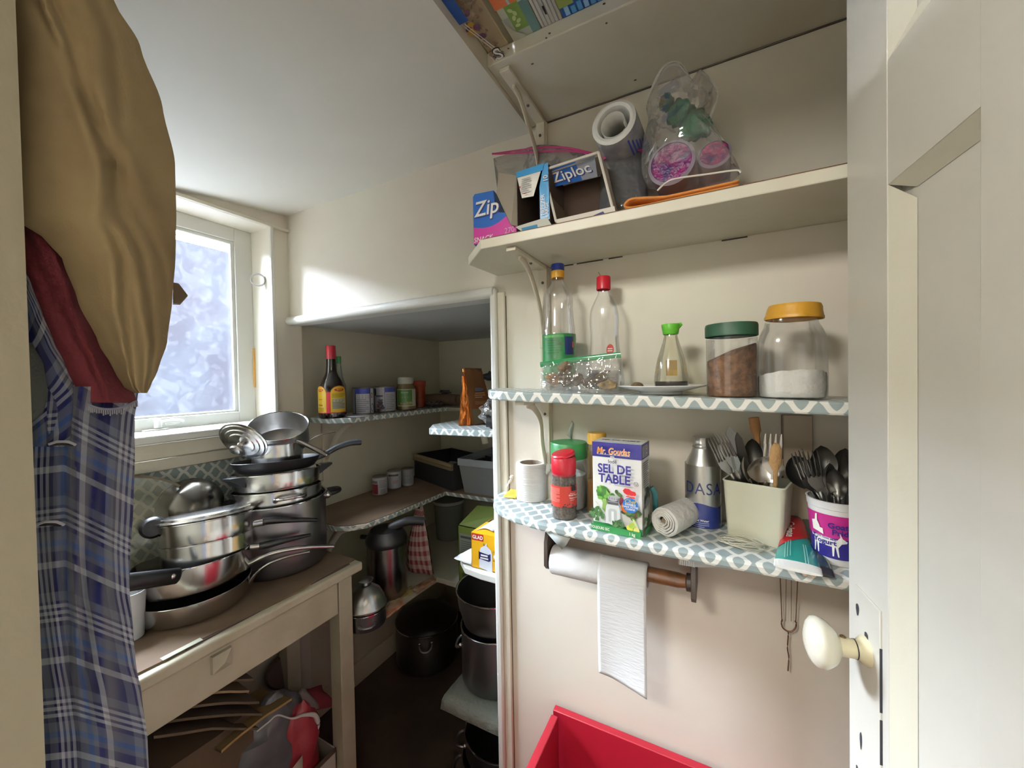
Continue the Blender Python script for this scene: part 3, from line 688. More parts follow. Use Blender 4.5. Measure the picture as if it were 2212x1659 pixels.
m.lathe([(rr*.98, L), (rr*.86, L+.003), (rr*.73, L+.001), (rr*.70, L-.004), (rr*.66, L*.55)], mat('dedfdc', .5), 36); part('outer_layers', m, t)
m = MB(); m.M = R
sp_ = [(rr*(.66-.20*k/20)*math.cos(-.6-k*.30), rr*(.66-.20*k/20)*math.sin(-.6-k*.30)) for k in range(21)]
m.grid(lambda u, v: (sp_[round(u*20)][0], sp_[round(u*20)][1], L*.55+L*.44*v), 20, 1, mat('c9c9c3', .5)); m.disc((0, 0, L*.56), rr*.66, mat('a9a89e', .6)); part('inner_curl', m, t, solid=.0008)
hd = R.inverted() @ (Vector((.45, .2, 1.75))); a0 = math.atan2(hd.y, hd.x)
pr = Print(lambda u, v, l: R @ Vector(((rr*1.03+l)*math.cos(a0+u), (rr*1.03+l)*math.sin(a0+u), v)))
pr_col = mat('4656b8', .4)
for k in range(6): pr.rect(-.55+.16*k, L*(.60-.03*k), -.47+.16*k, L*(.93-.06*k), pr_col, 3)
pr.rect(-.6, L*.50, .5, L*.56, mat('5763b4', .5), 8); pr.done('label_print', t)
# orange cloth folded under the bundle
yo = .800; ol = [PY(x, y, yo) for x, y in ((1352, 425), (1420, 418), (1500, 404), (1596, 388))]
t = thing('folded_cloth', 'folded orange cloth lying under the bundle of purple bag rolls', 'cloth', (ol[1].x, .88, Z2))
M_OR = mat('c9813f', .85, bump=.25, bscale=120)
xs0, xs1 = ol[0].x, ol[-1].x
m = MB()
pr_ = catmull([(xs1, 0, .0028), ((xs0+xs1)/2, 0, .0028), (xs0+.03, 0, .0030), (xs0+.004, 0, .0055), (xs0, 0, .0120), (xs0+.010, 0, .0190), (xs0+.030, 0, .0180), (xs0+.07, 0, .0115), ((xs0+xs1)/2, 0, .0105), (xs1, 0, .0100)], 5)
nP = len(pr_)-1
m.grid(lambda u, v: (pr_[round(u*nP)].x, .789+.170*v+.002*math.sin(9*u), Z2+.0005+pr_[round(u*nP)].z+.0006*math.sin(20*v)), nP, 8, M_OR)
part('cloth', m, t, solid=.0042)
# bundle: clear bag holding purple rolls and something green
YB = .875
outl = [(1402, 408), (1386, 370), (1389, 305), (1400, 262), (1396, 228), (1412, 188), (1436, 148), (1464, 139), (1487, 162), (1500, 180), (1519, 156), (1544, 186), (1549, 215), (1532, 268), (1560, 303), (1576, 345), (1600, 372), (1560, 402), (1480, 412)]
op = [PY(x, y, YB) for x, y in outl]; cen = sum(op, Vector())/len(op); zb = Z2+.021
for q in op: q.z = max(q.z, zb)
t = thing('plastic_bag', 'clear crinkled plastic bag bundle holding purple rolls, on orange cloth', 'bag', (cen.x, YB, zb))
dense = [Vector(q) for q in catmull(op+[op[0]], 4)][:-1]; nd_ = len(dense)
def bagf(sgn, depth):
    def fn(u, v):
        q = dense[int(round(u*nd_)) % nd_]; k = 1-v; p = cen+(q-cen)*k
        w = (1-k**2.4); wr = .006*noise.noise(Vector((p.x*40, p.z*40, sgn*3)))
        p = p.copy(); p.y = YB+sgn*(depth*w**.6+wr*w); p.z = max(p.z, zb); return p
    return fn
m = MB(); m.grid(bagf(-1, .058), nd_, 9, M_BAG, wrap=True); m.grid(bagf(1, .045), nd_, 7, film(haze=.12, gloss=.1, bump=.5), wrap=True)
part('film', m, t)
WED = mat('d9d9d2', .5)
m = MB(); lp = [Vector(p) for p in dense]; i0, i1 = 22, 62
m.tube(lp[i0-6:i1], [.0008+.0022*abs(math.sin(i*.5)) if i > 16 else .005*math.sin(math.pi*(i+.5)/17)+.001 for i in range(len(lp[i0-6:i1]))], WED, 6, flat=(1, 1))
bl = [PY(x, y, .80) for x, y in ((1420, 412), (1437, 396), (1460, 386), (1530, 376), (1590, 368), (1600, 374))]
for q in bl: q.z = max(q.z, Z2+.02)
m.tube(catmull(bl, 5), .0017, WED, 6); part('gathered_edge', m, t, 'white gathered seam of the bag')
def roll(label, px, py, rp, Yf, Yb, dx, dz, core):
    a = PY(px, py, Yf); r = HW(rp, a); b = Vector((a.x+dx, Yb, a.z+dz)); ax = (b-a).normalized(); L = (b-a).length
    M = Matrix.Translation(a) @ ax.to_track_quat('Z', 'Y').to_matrix().to_4x4()
    t = thing('bag_roll', label, 'bag roll', tuple(a)); m = MB(); m.M = M
    m.lathe([(r*.86, 0), (r, .004), (r, L), (r*.9, L+.002), (0, L+.002)], film(tint=(.8, .75, .9), haze=.5, gloss=.15, hazecol=(.60, .52, .68), rough=.2), 30); part('outer_layers', m, t)
    m = MB(); m.M = M; m.lathe([(0, .004), (r*.5, .003), (r*.84, .002), (r*.86, L*.9)], mat(core, .25, bump=.8, bscale=70, var=.6, vscale=60, col2='40245c', coat=.6), 30); part('core', m, t, 'magenta printed inner layers')
roll('rolled purple bag bundle, round end towards the room, left in clear bag', 1449, 350, 53, .832, .94, .01, -.004, '8a1c66')
roll('smaller rolled magenta bag bundle, right in clear bag above orange cloth', 1543, 330, 38, .850, .95, .0, -.02, 'a02660')
g = PY(1482, 262, .885)
m = MB(); gp = [PY(x, y, .885) for x, y in ((1440, 222), (1470, 245), (1500, 270), (1525, 275))]
for i, q in enumerate(gp): m.ball(q, (HW((16, 30, 36, 15)[i], q), .022, HW((17, 30, 38, 22)[i], q)), mat('1d6a45', .5, bump=.8, bscale=50, var=.5, vscale=40, col2='0f4a30'), 14, 10, lambda d: 1+.35*noise.noise(d*2.3))
solo('crumpled_bag', m, 'crumpled green bag above the purple rolls inside the clear bag', 'bag', tuple(g))
# ================================================================ middle shelf: bottles, jars
def base3(px, Y):
    p = PY(px, 840, Y); p.z = z3(p.x)+.0008; return p
def prof_px(c, rows):                    # rows of (half width in px, image row) -> radius, height above base
    out = []
    for hw, py in rows:
        z = ZA(c.x, c.y, py); out.append((HW(hw, Vector((c.x, c.y, z))), max(0, z-c.z)))
    return out
def smoothp(pr, n=4): return [(p.x, p.y) for p in catmull([(r, z, 0) for r, z in pr], n)]
YEL, GRN, RED = mat('d09a2c', .4), mat('2f7d43', .4), mat('b3152a', .35)
# tall oil bottle
c = base3(1209, .925); t = thing('plastic_bottle', 'tall empty clear bottle with blue and yellow cap and green label', 'bottle', tuple(c))
P = prof_px(c, [(26, 836), (35, 833), (36.5, 822), (36, 770), (36, 725), (33.5, 700), (31, 668), (32, 648), (30, 636), (20, 622), (13.5, 613), (12.5, 602)])
P[0] = (P[0][0], 0)
wave = lambda a, z: .0016*math.sin(3*a+z*150)*(1 if .075 < z < .155 else 0)
m = MB(); m.lathe([(0, .001)]+smoothp(P), M_CLEAR, 48, c, bumpf=wave); part('bottle_body', m, t)
rl = P[3][0]; zl0, zl1 = ZA(c.x, c.y, 823)-c.z, ZA(c.x, c.y, 724)-c.z
m = MB(); m.lathe([(rl+.0006, zl0), (rl+.001, (zl0+zl1)/2), (rl+.0006, zl1)], mat('23773f', .3, coat=.4), 40, c); lb = part('label', m, t, 'green wrap-round label')
pr = Print(cyl_map(c, rl+.0012, facing(c))); pr.rect(.014, zl1-.052, .040, zl1-.008, mat('16265a', .4)); pr.rect(.036, zl1-.035, .041, zl1-.02, mat('b8423a', .4))
pr.rect(-.04, zl1-.010, .012, zl1-.004, mat('4f9a50', .4)); pr.lines(-.03, zl1-.05, .008, zl1-.014, 6, mat('1b6134', .4)); pr.done('label_print', lb)
zc0, zc1, zc2 = (ZA(c.x, c.y, y)-c.z for y in (603, 588.5, 574)); rc = HW(14.3, c)
m = MB(); m.lathe([(rc*.9, zc0-.001), (rc, zc0), (rc, zc1)], YEL, 28, c); m.lathe([(rc, zc1), (rc, zc2-.003), (rc*.93, zc2), (0, zc2)], mat('20307c', .35), 28, c); part('cap', m, t, 'cap, blue over yellow')
# red capped bottle
c = base3(1307, .935); t = thing('plastic_bottle', 'empty clear squeeze bottle with red cap and red sticker', 'bottle', tuple(c))
P = prof_px(c, [(38, 831), (42, 827), (41.5, 815), (37, 780), (32.5, 750), (31, 722), (32.5, 695), (30, 670), (22, 652), (13, 636), (12, 627)]); P[0] = (P[0][0], 0)
m = MB(); m.M = Matrix.Translation(c) @ Matrix.Diagonal((1, .55, 1, 1)); m.lathe([(0, .001)]+smoothp(P), M_CLEAR, 44, bumpf=lambda a, z: .0007*math.sin(22*a) if z > .09 else 0); part('bottle_body', m, t)
def fl(u, v, l): return Vector((c.x+u, c.y-.55*math.sqrt(max(1e-6, .0425**2-u*u))-l-.001+(.012*max(0, v-.03)/.06), c.z+v))
pr = Print(fl); dk = mat('2d2b30', .5); pr.band(lambda a: .052, lambda a: .006, -.036, -.002, dk); pr.band(lambda a: .050, lambda a: .006, .0, .036, mat('b9b6ae', .5))
pr.lines(.006, .010, .034, .034, 8, mat('8c8a84', .6)); pr.rect(.004, .046, .018, .051, mat('70242c', .5)); pr.ell(.016, .099, .0085, .0145, mat('c4231f', .4))
pr.lines(.0105, .094, .0215, .105, 2, WH); pr.done('label_print', t)
zc0, zc1 = (ZA(c.x, c.y, y)-c.z for y in (628, 600)); rc = HW(15.5, c)
m = MB(); m.lathe([(rc*.95, zc0), (rc, zc0+.001), (rc*.97, zc1-.002), (rc*.9, zc1), (0, zc1)], RED, 28, c); part('cap', m, t, 'red cap')
m = MB(); q = c+Vector((-.006, 0, zc1)); m.tube([q, q+Vector((-.003, 0, .007)), q+Vector((-.006, 0, .013))], .0011, mat('8a7a5c', .7), 6); part('twist_tie', m, t, 'tan tie end sticking up')
# zip bag of dried mushrooms
Yg = .835; t0 = PY(1168, 785, Yg); t1 = PY(1343, 765, Yg)
bx0, bx1 = t0.x, t1.x-.004; zb = z3((bx0+bx1)/2)+.0012
t = thing('zip_bag', 'clear zip bag with green zip strip, dried mushrooms inside', 'bag', ((bx0+bx1)/2, Yg, zb))
for s, nm in ((-1, 'front_film'), (1, 'back_film')):
    m = MB(); m.grid(lambda u, v: Vector((bx0+(bx1-bx0)*u, Yg+s*(.002+.022*(1-v)**.8*math.sin(math.pi*min(1, max(0, u)))**.4+.005*noise.noise(Vector((u*6, v*5, s)))), max(zb, zb+(t0.z+(t1.z-t0.z)*u-zb)*v))), 20, 12, film(haze=.08, gloss=.15, bump=1.0, bscale=26, rough=.07, edge=.5)); part(nm, m, t)
m = MB().tube([(bx0-.001, Yg, t0.z-.003), ((bx0+bx1)/2, Yg-.001, (t0.z+t1.z)/2-.001), (bx1+.002, Yg, t1.z-.001)], .0062, film(tint=(.25, .75, .40), haze=.55, gloss=.1, hazecol=(.06, .36, .16)), 8, flat=(.25, 1)); part('zip_strip', m, t, 'green zip strip')
MSH = [mat('9a7d5c', .9, bump=.6, bscale=60, var=.7, vscale=60, col2='57432e'), mat('6f5d45', .9, bump=.6, bscale=60, var=.7, vscale=60, col2='3c3123'), mat('b59a6d', .8, bump=.5, bscale=50, var=.6, vscale=50, col2='7d6a46')]
ml = ['brown dried mushroom with torn cap, at the left end of zip bag', 'dark dried mushroom, second from the left in zip bag', 'curled dark mushroom under the middle of the zip', 'flat dried mushroom slice in the middle of zip bag', 'greenish dried mushroom high in the left of zip bag', 'dark mushroom near the right end of zip bag', 'pale wrinkled dried mushroom at the right corner of zip bag']
for k, (px, py, rp, mi) in enumerate(((1198, 818, 15, 0), (1220, 822, 12, 1), (1246, 820, 12, 1), (1270, 826, 12, 1), (1222, 797, 14, 1), (1296, 820, 12, 1), (1312, 832, 15, 2))):
    p = PY(px, py, Yg-.002); r = HW(rp, p)*1.28; p.z = max(p.z, z3(p.x)+r*.72+.001)
    m = MB(); off = k*7.3
    m.ball(p, (r*1.12, r*.72 if r*.72 < .02 else .02, r*(.70+.15*(k % 3))), MSH[mi], 24, 16, lambda d: .88+.42*noise.noise(d*1.5+Vector((off, 0, 0)))+.07*noise.noise(d*7+Vector((off, 0, 0)))-.45*max(0, -d.y-.55))
    for q in m.v: q.z = max(q.z, z3(q.x)+.0013)
    solo('dried_mushroom', m, ml[k], 'mushroom', tuple(p), 'dried mushrooms in the zip bag', angle=70)
# saucer, the soy bottle on it, a nut behind
c = base3(1427, .875); t0_ = c
rp = HW(97, c); m = MB()
m.lathe([(0, .003), (rp*.46, .0032), (rp*.50, .0055), (rp*.98, .0165), (rp, .018), (rp*.995, .0192), (rp*.52, .0095), (rp*.44, .007), (0, .0068)], mat('e4e6e6', .18, coat=.5), 48, c); m.lathe([(rp*.44, 0), (rp*.47, .0002), (rp*.48, .0045)], mat('e4e6e6', .25), 40, c)
solo('saucer', m, 'shallow white saucer under the soy sauce bottle', 'plate', tuple(c))
c = Vector((PY(1450, 832, .885).x, .885, t0_.z+.0105))
t = thing('sauce_bottle', 'small waisted glass soy sauce bottle with lime green spout cap', 'bottle', tuple(c))
P = prof_px(c, [(35, 833), (37, 829), (37, 815), (31, 780), (21, 748), (15, 728), (13.5, 716)]); P[0] = (P[0][0], 0)
GLASS = film(tint=(.97, .96, .88), haze=.05, gloss=.14, edge=.5, hazecol=(.6, .58, .48))
S = smoothp(P); m = MB().lathe([(0, .001)]+S, GLASS, 40, c); part('bottle_body', m, t)
liq = [(r*.95, z+.001) for r, z in S if z < .017]; m = MB().lathe([(0, .0014)]+liq+[(0, liq[-1][1])], mat('1a0d08', .1), 36, c); part('sauce', m, t, 'dark soy sauce left in the bottom')
pr = Print(lambda u, v, l: Vector((c.x+u, c.y+math.sqrt(max(1e-6, (.034*(1-v*2.6))**2-u*u))+.0006+l, c.z+v))); pr.rect(-.013, .028, .010, .062, mat('bd9a4e', .6), 6); pr.lines(-.012, .03, .008, .05, 5, mat('8f7a3e', .6)); pr.done('label', t, 'yellow label on the far side')
zc0, zc1 = (ZA(c.x, c.y, y)-c.z for y in (722, 701)); r0, r1 = HW(16, c), HW(20.5, c)
LIME = mat('5aae2c', .4)
m = MB().lathe([(r0, zc0-.001), (r0*1.06, zc0), (r1, zc1-.002), (r1*.96, zc1), (0, zc1)], LIME, 30, c); m.tube([c+Vector((r1*.6, 0, zc1-.006)), c+Vector((r1*1.2, 0, zc1-.0005))], [.008, .003], LIME, 8); part('cap', m, t, 'lime green pouring cap')
p = Vector((PY(1377, 828, .90).x, .895, t0_.z+.017)); r = HW(14, p)
solo('dried_mushroom', MB().ball(p, (r, r*.8, .0085), mat('7d6a4c', .9, bump=.4, var=.5, vscale=40), 16, 10), 'brown dried mushroom lying on white saucer left of the soy sauce bottle', 'mushroom', tuple(p))
# jar of brown sugar
c = base3(1580, .865); t = thing('glass_jar', 'round jar of brown sugar with dark green lid', 'jar', tuple(c))
P = prof_px(c, [(50, 855), (55, 851), (56, 840), (56, 760), (56, 730)]); P[0] = (P[0][0], 0); rj = P[3][0]
m = MB().lathe([(0, .001)]+P, M_CLEAR, 48, c); part('jar_body', m, t)
sug = mat('8f6440', .95, bump=1.0, bscale=70, var=.9, vscale=75, col2='56371f')
ztop = ZA(c.x, c.y, 745)-c.z
m = MB(); hd = facing(c)
def top_s(a): return ztop*(.83+.17*math.sin(a-hd-.2)*1.0)+.003*math.sin(5*a)
na = 48; prof_n = 8
m.grid(lambda u, v: Vector((c.x+rj*.965*math.cos(2*math.pi*u), c.y+rj*.965*math.sin(2*math.pi*u), c.z+.0015+(top_s(2*math.pi*u)-.0015)*v)), na, prof_n, sug, wrap=True)
m.grid(lambda u, v: Vector((c.x+rj*.965*(1-v)*math.cos(2*math.pi*u), c.y+rj*.965*(1-v)*math.sin(2*math.pi*u), c.z+top_s(2*math.pi*u)*(1-v)+ztop*.9*v)), na, 4, sug, wrap=True)
m.add([(c.x+rj*.96*math.cos(a), c.y+rj*.96*math.sin(a), c.z+.0014) for a in arc(0, 6.2, 30)], [tuple(range(31))], sug); part('sugar', m, t, 'lumpy brown sugar')
zc0, zc1 = (ZA(c.x, c.y, y)-c.z for y in (728, 701)); rc = HW(58, c)
m = MB().lathe([(rc*.96, zc0), (rc, zc0+.001), (rc, zc1-.004), (rc*.97, zc1), (0, zc1+.0005)], mat('1f4630', .5, bump=.03), 48, c); part('lid', m, t, 'dark green lid')
# flour jar
c = base3(1708, .870); t = thing('glass_jar', 'big squarish clear jar of white flour with yellow lid', 'jar', tuple(c))
P = prof_px(c, [(62, 859), (72, 854), (75, 842), (75, 760), (73, 735), (66, 716), (59, 704), (56, 692)]); P[0] = (P[0][0], 0)
m = MB().lathe([(0, .001)]+smoothp(P, 3), M_CLEAR, 64, c, sq=.35); part('jar_body', m, t)
fl_ = mat('e6e6e0', .95, bump=.6, bscale=50); rj = P[3][0]; hd = facing(c)
m = MB(); zf = ZA(c.x, c.y, 806)-c.z
def ftop(a): return zf*(.90+.28*max(0, math.cos(a-hd-.25))**2-.03*math.sin(3*a))+.003*noise.noise(Vector((math.cos(a)*4, math.sin(a)*4, 1)))
def kk(a): return 1/((abs(math.cos(a))**(2/.65)+abs(math.sin(a))**(2/.65))**(.325))
prf = [(P[0][0]*.97, .0014), (P[1][0]*.97, P[1][1]), (rj*.97, P[2][1])]
m.lathe([(0, .0014)]+prf, fl_, 64, c, sq=.35)
m.grid(lambda u, v: Vector((c.x+rj*.97*kk(2*math.pi*u)*math.cos(2*math.pi*u), c.y+rj*.97*kk(2*math.pi*u)*math.sin(2*math.pi*u), c.z+P[2][1]+(ftop(2*math.pi*u)-P[2][1])*v)), 64, 3, fl_, wrap=True)
m.grid(lambda u, v: Vector((c.x+rj*.97*(1-v)*kk(2*math.pi*u)*math.cos(2*math.pi*u), c.y+rj*.97*(1-v)*kk(2*math.pi*u)*math.sin(2*math.pi*u), c.z+ftop(2*math.pi*u)*(1-v)+(zf*1.0+.004*noise.noise(Vector((u*6, v*3, 0))))*v)), 64, 6, fl_, wrap=True)
part('flour', m, t, 'white flour heaped against the front')
zc0, zc1 = (ZA(c.x, c.y, y)-c.z for y in (690, 661)); rc = HW(61, c)
m = MB(); m.M = Matrix.Translation(c) @ Matrix.Rotation(.035, 4, 'Y')
m.lathe([(rc*1.02, zc0-.001), (rc*1.03, zc0+.004), (rc, zc0+.006), (rc*.99, zc1-.006), (rc*.93, zc1), (0, zc1)], mat('cf9a34', .4, bump=.04), 48, bumpf=lambda a, z: .0022*(1 if z < zc0+.0065 and math.sin(4*a+1) > .8 else 0)); part('lid', m, t, 'yellow lid')
m = MB(); m.disc(tuple(c+Vector((-.005, -rc*1.0, zc1-.008))), .0025, mat('b24a2a', .6), (0, -1, .1), 10); 

# ================================================================ lowest shelf
def base4(px, py):
    p = PZ(px, py, Z4); p.z += .001; return p
def up4(x, y, py): return ZA(x, y, py)
# paper strip scraps in the corner, then the small paper roll
p = base4(1098, 1074)
m = MB(); m.grid(lambda u, v: Vector((p.x-.012+.040*u, p.y-.01+.05*v, Z4+.0015+.006*abs(noise.noise(Vector((u*3, v*3, 2))))+.010*v)), 8, 8, mat('d0a640', .6))
solo('paper_scrap', m, 'crumpled yellow paper scrap behind the small paper roll', 'paper', tuple(p), solid=.0008)
q = base4(1101, 1064); q.z = Z4+.013
m = MB(); m.tube(catmull([q+Vector((-.010, .0, .001)), q+Vector((-.004, 0, .012)), q+Vector((.004, 0, .024)), q+Vector((.007, .0, .034)), q+Vector((.012, 0, .038))], 4), [.002]*6+[.004]*5+[.006, .005, .004, .003, .002, .002], mat('e2ded4', .7, bump=.6, bscale=90), 8)
solo('tissue_scrap', m, 'twisted white tissue scrap standing on yellow paper behind the roll', 'tissue', tuple(q))
c = base4(1143, 1080); c.y += .018
t = thing('paper_roll', 'small white paper roll standing on end at left of lowest shelf', 'paper roll', tuple(c))
zt = up4(c.x, c.y, 997)-c.z; r = HW(32.5, c); M_PAPER = mat('dcdad5', .8, bump=.15, bscale=120)
m = MB().lathe([(r, 0), (r*1.01, zt*.02), (r, zt-.001), (r*.98, zt), (r*.76, zt), (r*.74, zt-.002), (r*.74, .002)], mat('dcdad5', .85, bump=.5, bscale=260, stretch=(.05, .05, 1)), 40, c); part('paper', m, t)
part('core', MB().lathe([(r*.74, zt-.002), (r*.70, zt-.001), (r*.70, .002)], mat('8d7f72', .8), 30, c), t, 'grey cardboard core')
a0 = facing(c)+1.2
part('loose_end', MB().grid(lambda u, v: Vector((c.x+r*math.cos(a0)+.022*u, c.y+r*math.sin(a0)+.012*u, c.z+zt-.002*u-.035*v*(1-.9*u))), 6, 4, M_PAPER), t, 'loose end of paper', solid=.0004)
# pepper jar
c = base4(1213, 1121); c.y += .020
t = thing('spice_jar', 'clear jar of ground black pepper with red flip cap and red label', 'jar', tuple(c))
P = prof_px(c, [(24, 1121), (27.5, 1117), (28, 1108), (26.5, 1102), (26.5, 1025), (25.5, 1018), (22, 1012)]); P[0] = (P[0][0], 0); r = P[4][0]
m = MB().lathe([(0, .001)]+P, M_CLEAR, 36, c); part('jar_body', m, t)
pep = mat('75695c', .95, bump=.8, bscale=200, var=.7, vscale=160, col2='4a423a')
zp = P[4][1]; m = MB().lathe([(0, .002), (P[0][0]*.9, .003), (P[1][0]*.95, P[1][1]+.001), (r*.96, P[3][1]), (r*.96, zp), (0, zp)], pep, 36, c); part('pepper', m, t, 'grey ground pepper')
pm = cyl_map(c, r+.0005, facing(c)); pr = Print(pm); z0, z1 = up4(c.x, c.y, 1086)-c.z, up4(c.x, c.y, 1042)-c.z; hw = r*1.45
pr.rect(-hw, z0, hw, z1, mat('c03a30', .4), 20)
dpm = mat('3b332c', .7); pr.poly([(-hw, z0), (-hw*.2, z0), (hw*.1, z0+.004), (hw*.45, z0+.012), (hw*.8, z0+.020), (hw, z0+.022), (hw, z0-.006), (-hw, z0-.006)], pep)
for i in range(14): pr.ell(-.008+.032*random.random(), z0-.003+.012*random.random(), .0022, .0018, dpm, random.random()*3, 6)
pr.lines(-hw*.92, z0+.012, -hw*.22, z1-.004, 12, mat('d98a80', .5)); hx = hw*.52
pr.poly([(hx-.006, z1-.011), (hx+.006, z1-.011), (hx+.006, z1-.003), (hx+.003, z1+.002), (hx-.002, z1+.003), (hx-.006, z1-.002)], BK)
pr.text('Ground', hx-.003, z1-.0165, .0042, WH, .005); pr.text('Black Pepper', hx+.0, z1-.0205, .0048, WH, .03); pr.text('Poivre noir', hx, z1-.027, .0048, WH, .03); pr.text('moulu', hx-.004, z1-.0315, .0042, WH)
pr.done('label', t, 'red wrap label')
zc0, zc1, zc2 = (up4(c.x, c.y, y)-c.z for y in (1019, 985, 972)); rc = HW(26.5, c)
m = MB().lathe([(rc*.88, zc0-.006), (rc*.97, zc0), (rc*1.0, zc0+.004), (rc, zc1-.002), (rc*.95, zc1), (rc*.95, zc1+.0015), (0, zc1+.002)], RED, 36, c)
m.M = Matrix.Translation(c+Vector((0, 0, zc1+.002))) @ Matrix.Rotation(math.radians(10), 4, 'X') @ Matrix.Rotation(math.radians(-9), 4, 'Y'); m.lathe([(0, 0), (rc*.92, 0), (rc*.98, .002), (rc*.98, .006), (rc*.9, .009), (0, .0095)], RED, 36); part('cap', m, t, 'red flip cap, slightly ajar')
# green lidded salt jar behind
c = base4(1229, 1095); c.y = .945; c.x = PY(1229, 1000, .945).x
t = thing('glass_jar', 'tall clear jar of white salt with green lid behind the pepper jar', 'jar', tuple(c))
r = HW(37, c); z1 = up4(c.x, c.y, 983)-c.z; zf = z1*.66
m = MB().lathe([(0, .001), (r*.9, .001), (r, .006), (r, z1-.006), (r*.93, z1)], M_CLEAR, 40, c); part('jar_body', m, t)
m = MB().lathe([(0, .002), (r*.88, .002), (r*.965, .007), (r*.965, zf), (r*.6, zf+.006), (0, zf+.01)], fl_, 40, c); part('salt', m, t, 'white salt')
z2 = up4(c.x, c.y, 953)-c.z; rc = HW(39.5, c)
m = MB().lathe([(rc*.97, z1-.004), (rc, z1-.003), (rc, z2-.003), (rc*.96, z2), (0, z2)], GRN, 40, c, bumpf=lambda a, z: .0005*math.sin(40*a)); part('lid', m, t, 'green ribbed lid')
# amber bottle with yellow cap behind salt box
c = Vector((PY(1290, 1000, .935).x, .935, Z4+.001)); t = thing('honey_bottle', 'slim bottle of amber honey with yellow cap behind the salt box', 'bottle', tuple(c))
r = HW(23, c); z1 = up4(c.x, c.y, 956)-c.z; z2 = up4(c.x, c.y, 933)-c.z
m = MB().lathe([(0, .001), (r*.9, .001), (r, .005), (r, z1*.5), (r*.93, z1*.62), (r*.98, z1*.78), (r*.8, z1*.95), (r*.7, z1)], film(tint=(.95, .85, .6), haze=.15, gloss=.14, hazecol=(.5, .4, .22)), 32, c); part('bottle_body', m, t)
m = MB().lathe([(0, .002), (r*.88, .002), (r*.96, .006), (r*.96, z1*.46), (0, z1*.46)], mat('8a5a22', .3, coat=.3), 32, c); part('honey', m, t, 'amber honey')
rc = HW(20, c); m = MB().lathe([(rc*.98, z1-.001), (rc, z1), (rc, z2-.004), (rc*.93, z2), (0, z2)], mat('d2a544', .4), 30, c, bumpf=lambda a, z: .0004*math.sin(36*a)); part('cap', m, t, 'yellow cap')
# salt box
A, B_ = PZ(1282, 1139, Z4), PZ(1388, 1161, Z4); A.z = B_.z = Z4+.001; U = (B_-A).normalized(); Nf = U.cross(Vector((0, 0, 1))).normalized()
Dp = .062; w = (B_-A).length; h = up4(A.x, A.y, 951)-A.z
t = thing('salt_box', 'white and dark blue carton of table salt with vegetables printed on it', 'box', tuple((A+B_)/2))
M = Matrix((U, -Nf, Vector((0, 0, 1)))).transposed().to_4x4(); M.translation = A
m = MB(); m.M = M; m.box((0, 0, 0), (w, Dp, h), mat('e2e2de', .38)); part('carton', m, t, bevel=.0012)
PB = mat('2a2476', .35); GB = mat('2d7f45', .4)
pr = Print(plane_map(A, U, (0, 0, 1), Nf), .0001)
pr.rect(0, h*.83, w, h*.9985, PB, 1); pr.rect(0, 0, w, h*.075, GB, 1)
def leafy(cx, cy, s, cols, n):
    for i in range(n):
        a = random.random()*6.28; d = s*random.random()**.6
        pr.ell(cx+d*math.cos(a), cy+d*math.sin(a), s*.46*random.uniform(.6, 1), s*.30*random.uniform(.6, 1), mat(random.choice(cols), .5), random.random()*3, 9)
G1 = ['4c8a34', '6aa544', '86b95e', '3c7330']; G2 = ['33572e', '41693a', '4f7a45', '284823']
leafy(w*.27, h*.40, w*.17, G1, 34); pr.poly([(w*.20, h*.2), (w*.33, h*.2), (w*.30, h*.36), (w*.23, h*.36)], mat('8db05e', .5))
leafy(w*.80, h*.26, w*.16, ['3d5a30', '55753d', '6b3226', '2c4526'], 26); pr.ell(w*.57, h*.435, w*.075, h*.022, mat('43602c', .5), -.5); pr.ell(w*.52, h*.462, w*.035, h*.022, mat('31491f', .5))
pr.ell(w*.62, h*.36, w*.05, h*.05, mat('6f2636', .5)); pr.ell(w*.68, h*.30, w*.075, h*.055, mat('cf6a2a', .5)); pr.ell(w*.74, h*.33, w*.05, h*.04, mat('dd8238', .5))
leafy(w*.11, h*.18, w*.14, G2, 26)
for k in range(4): pr.poly([(w*.06+k*w*.018, h*.335-k*h*.006), (w*.068+k*w*.018, h*.335-k*h*.006), (w*.30, h*.215-k*h*.012), (w*.295, h*.212-k*h*.012)], mat('c4c6c4', .3))
# shaker
pr.poly([(w*.31, h*.10), (w*.29, h*.20), (w*.315, h*.295), (w*.345, h*.325), (w*.55, h*.325), (w*.585, h*.29), (w*.60, h*.20), (w*.57, h*.10), (w*.44, h*.085)], mat('cfd2d0', .3))
pr.poly([(w*.36, h*.12), (w*.36, h*.25), (w*.40, h*.27), (w*.50, h*.27), (w*.53, h*.25), (w*.53, h*.12)], mat('b2b6b4', .4)); pr.poly([(w*.42, h*.12), (w*.42, h*.24), (w*.47, h*.24), (w*.47, h*.12)], mat('dcdedb', .4))
pr.rect(w*.35, h*.315, w*.565, h*.385, mat('55565a', .25), 1); pr.rect(w*.35, h*.345, w*.565, h*.35, mat('c0c0c2', .2), 1); pr.ell(w*.457, h*.388, w*.108, h*.033, mat('a9aaad', .25))
for i in range(9): pr.ell(w*(.39+.05*(i % 4)), h*(.380+.010*(i//4)), w*.009, h*.003, BK, 0, 6)
leafy(w*.55, h*.10, w*.11, G2, 20); pr.ell(w*.79, h*.095, w*.07, h*.03, mat('c9c84a', .4), -.5); pr.ell(w*.84, h*.13, w*.055, h*.04, mat('9fb54e', .4), -.9); pr.poly([(w*.84, h*.20), (w*.88, h*.20), (w*.97, h*.10), (w*.93, h*.09)], mat('c4cf86', .5)); pr.ell(w*.92, h*.085, w*.06, h*.03, mat('d6d07a', .4))
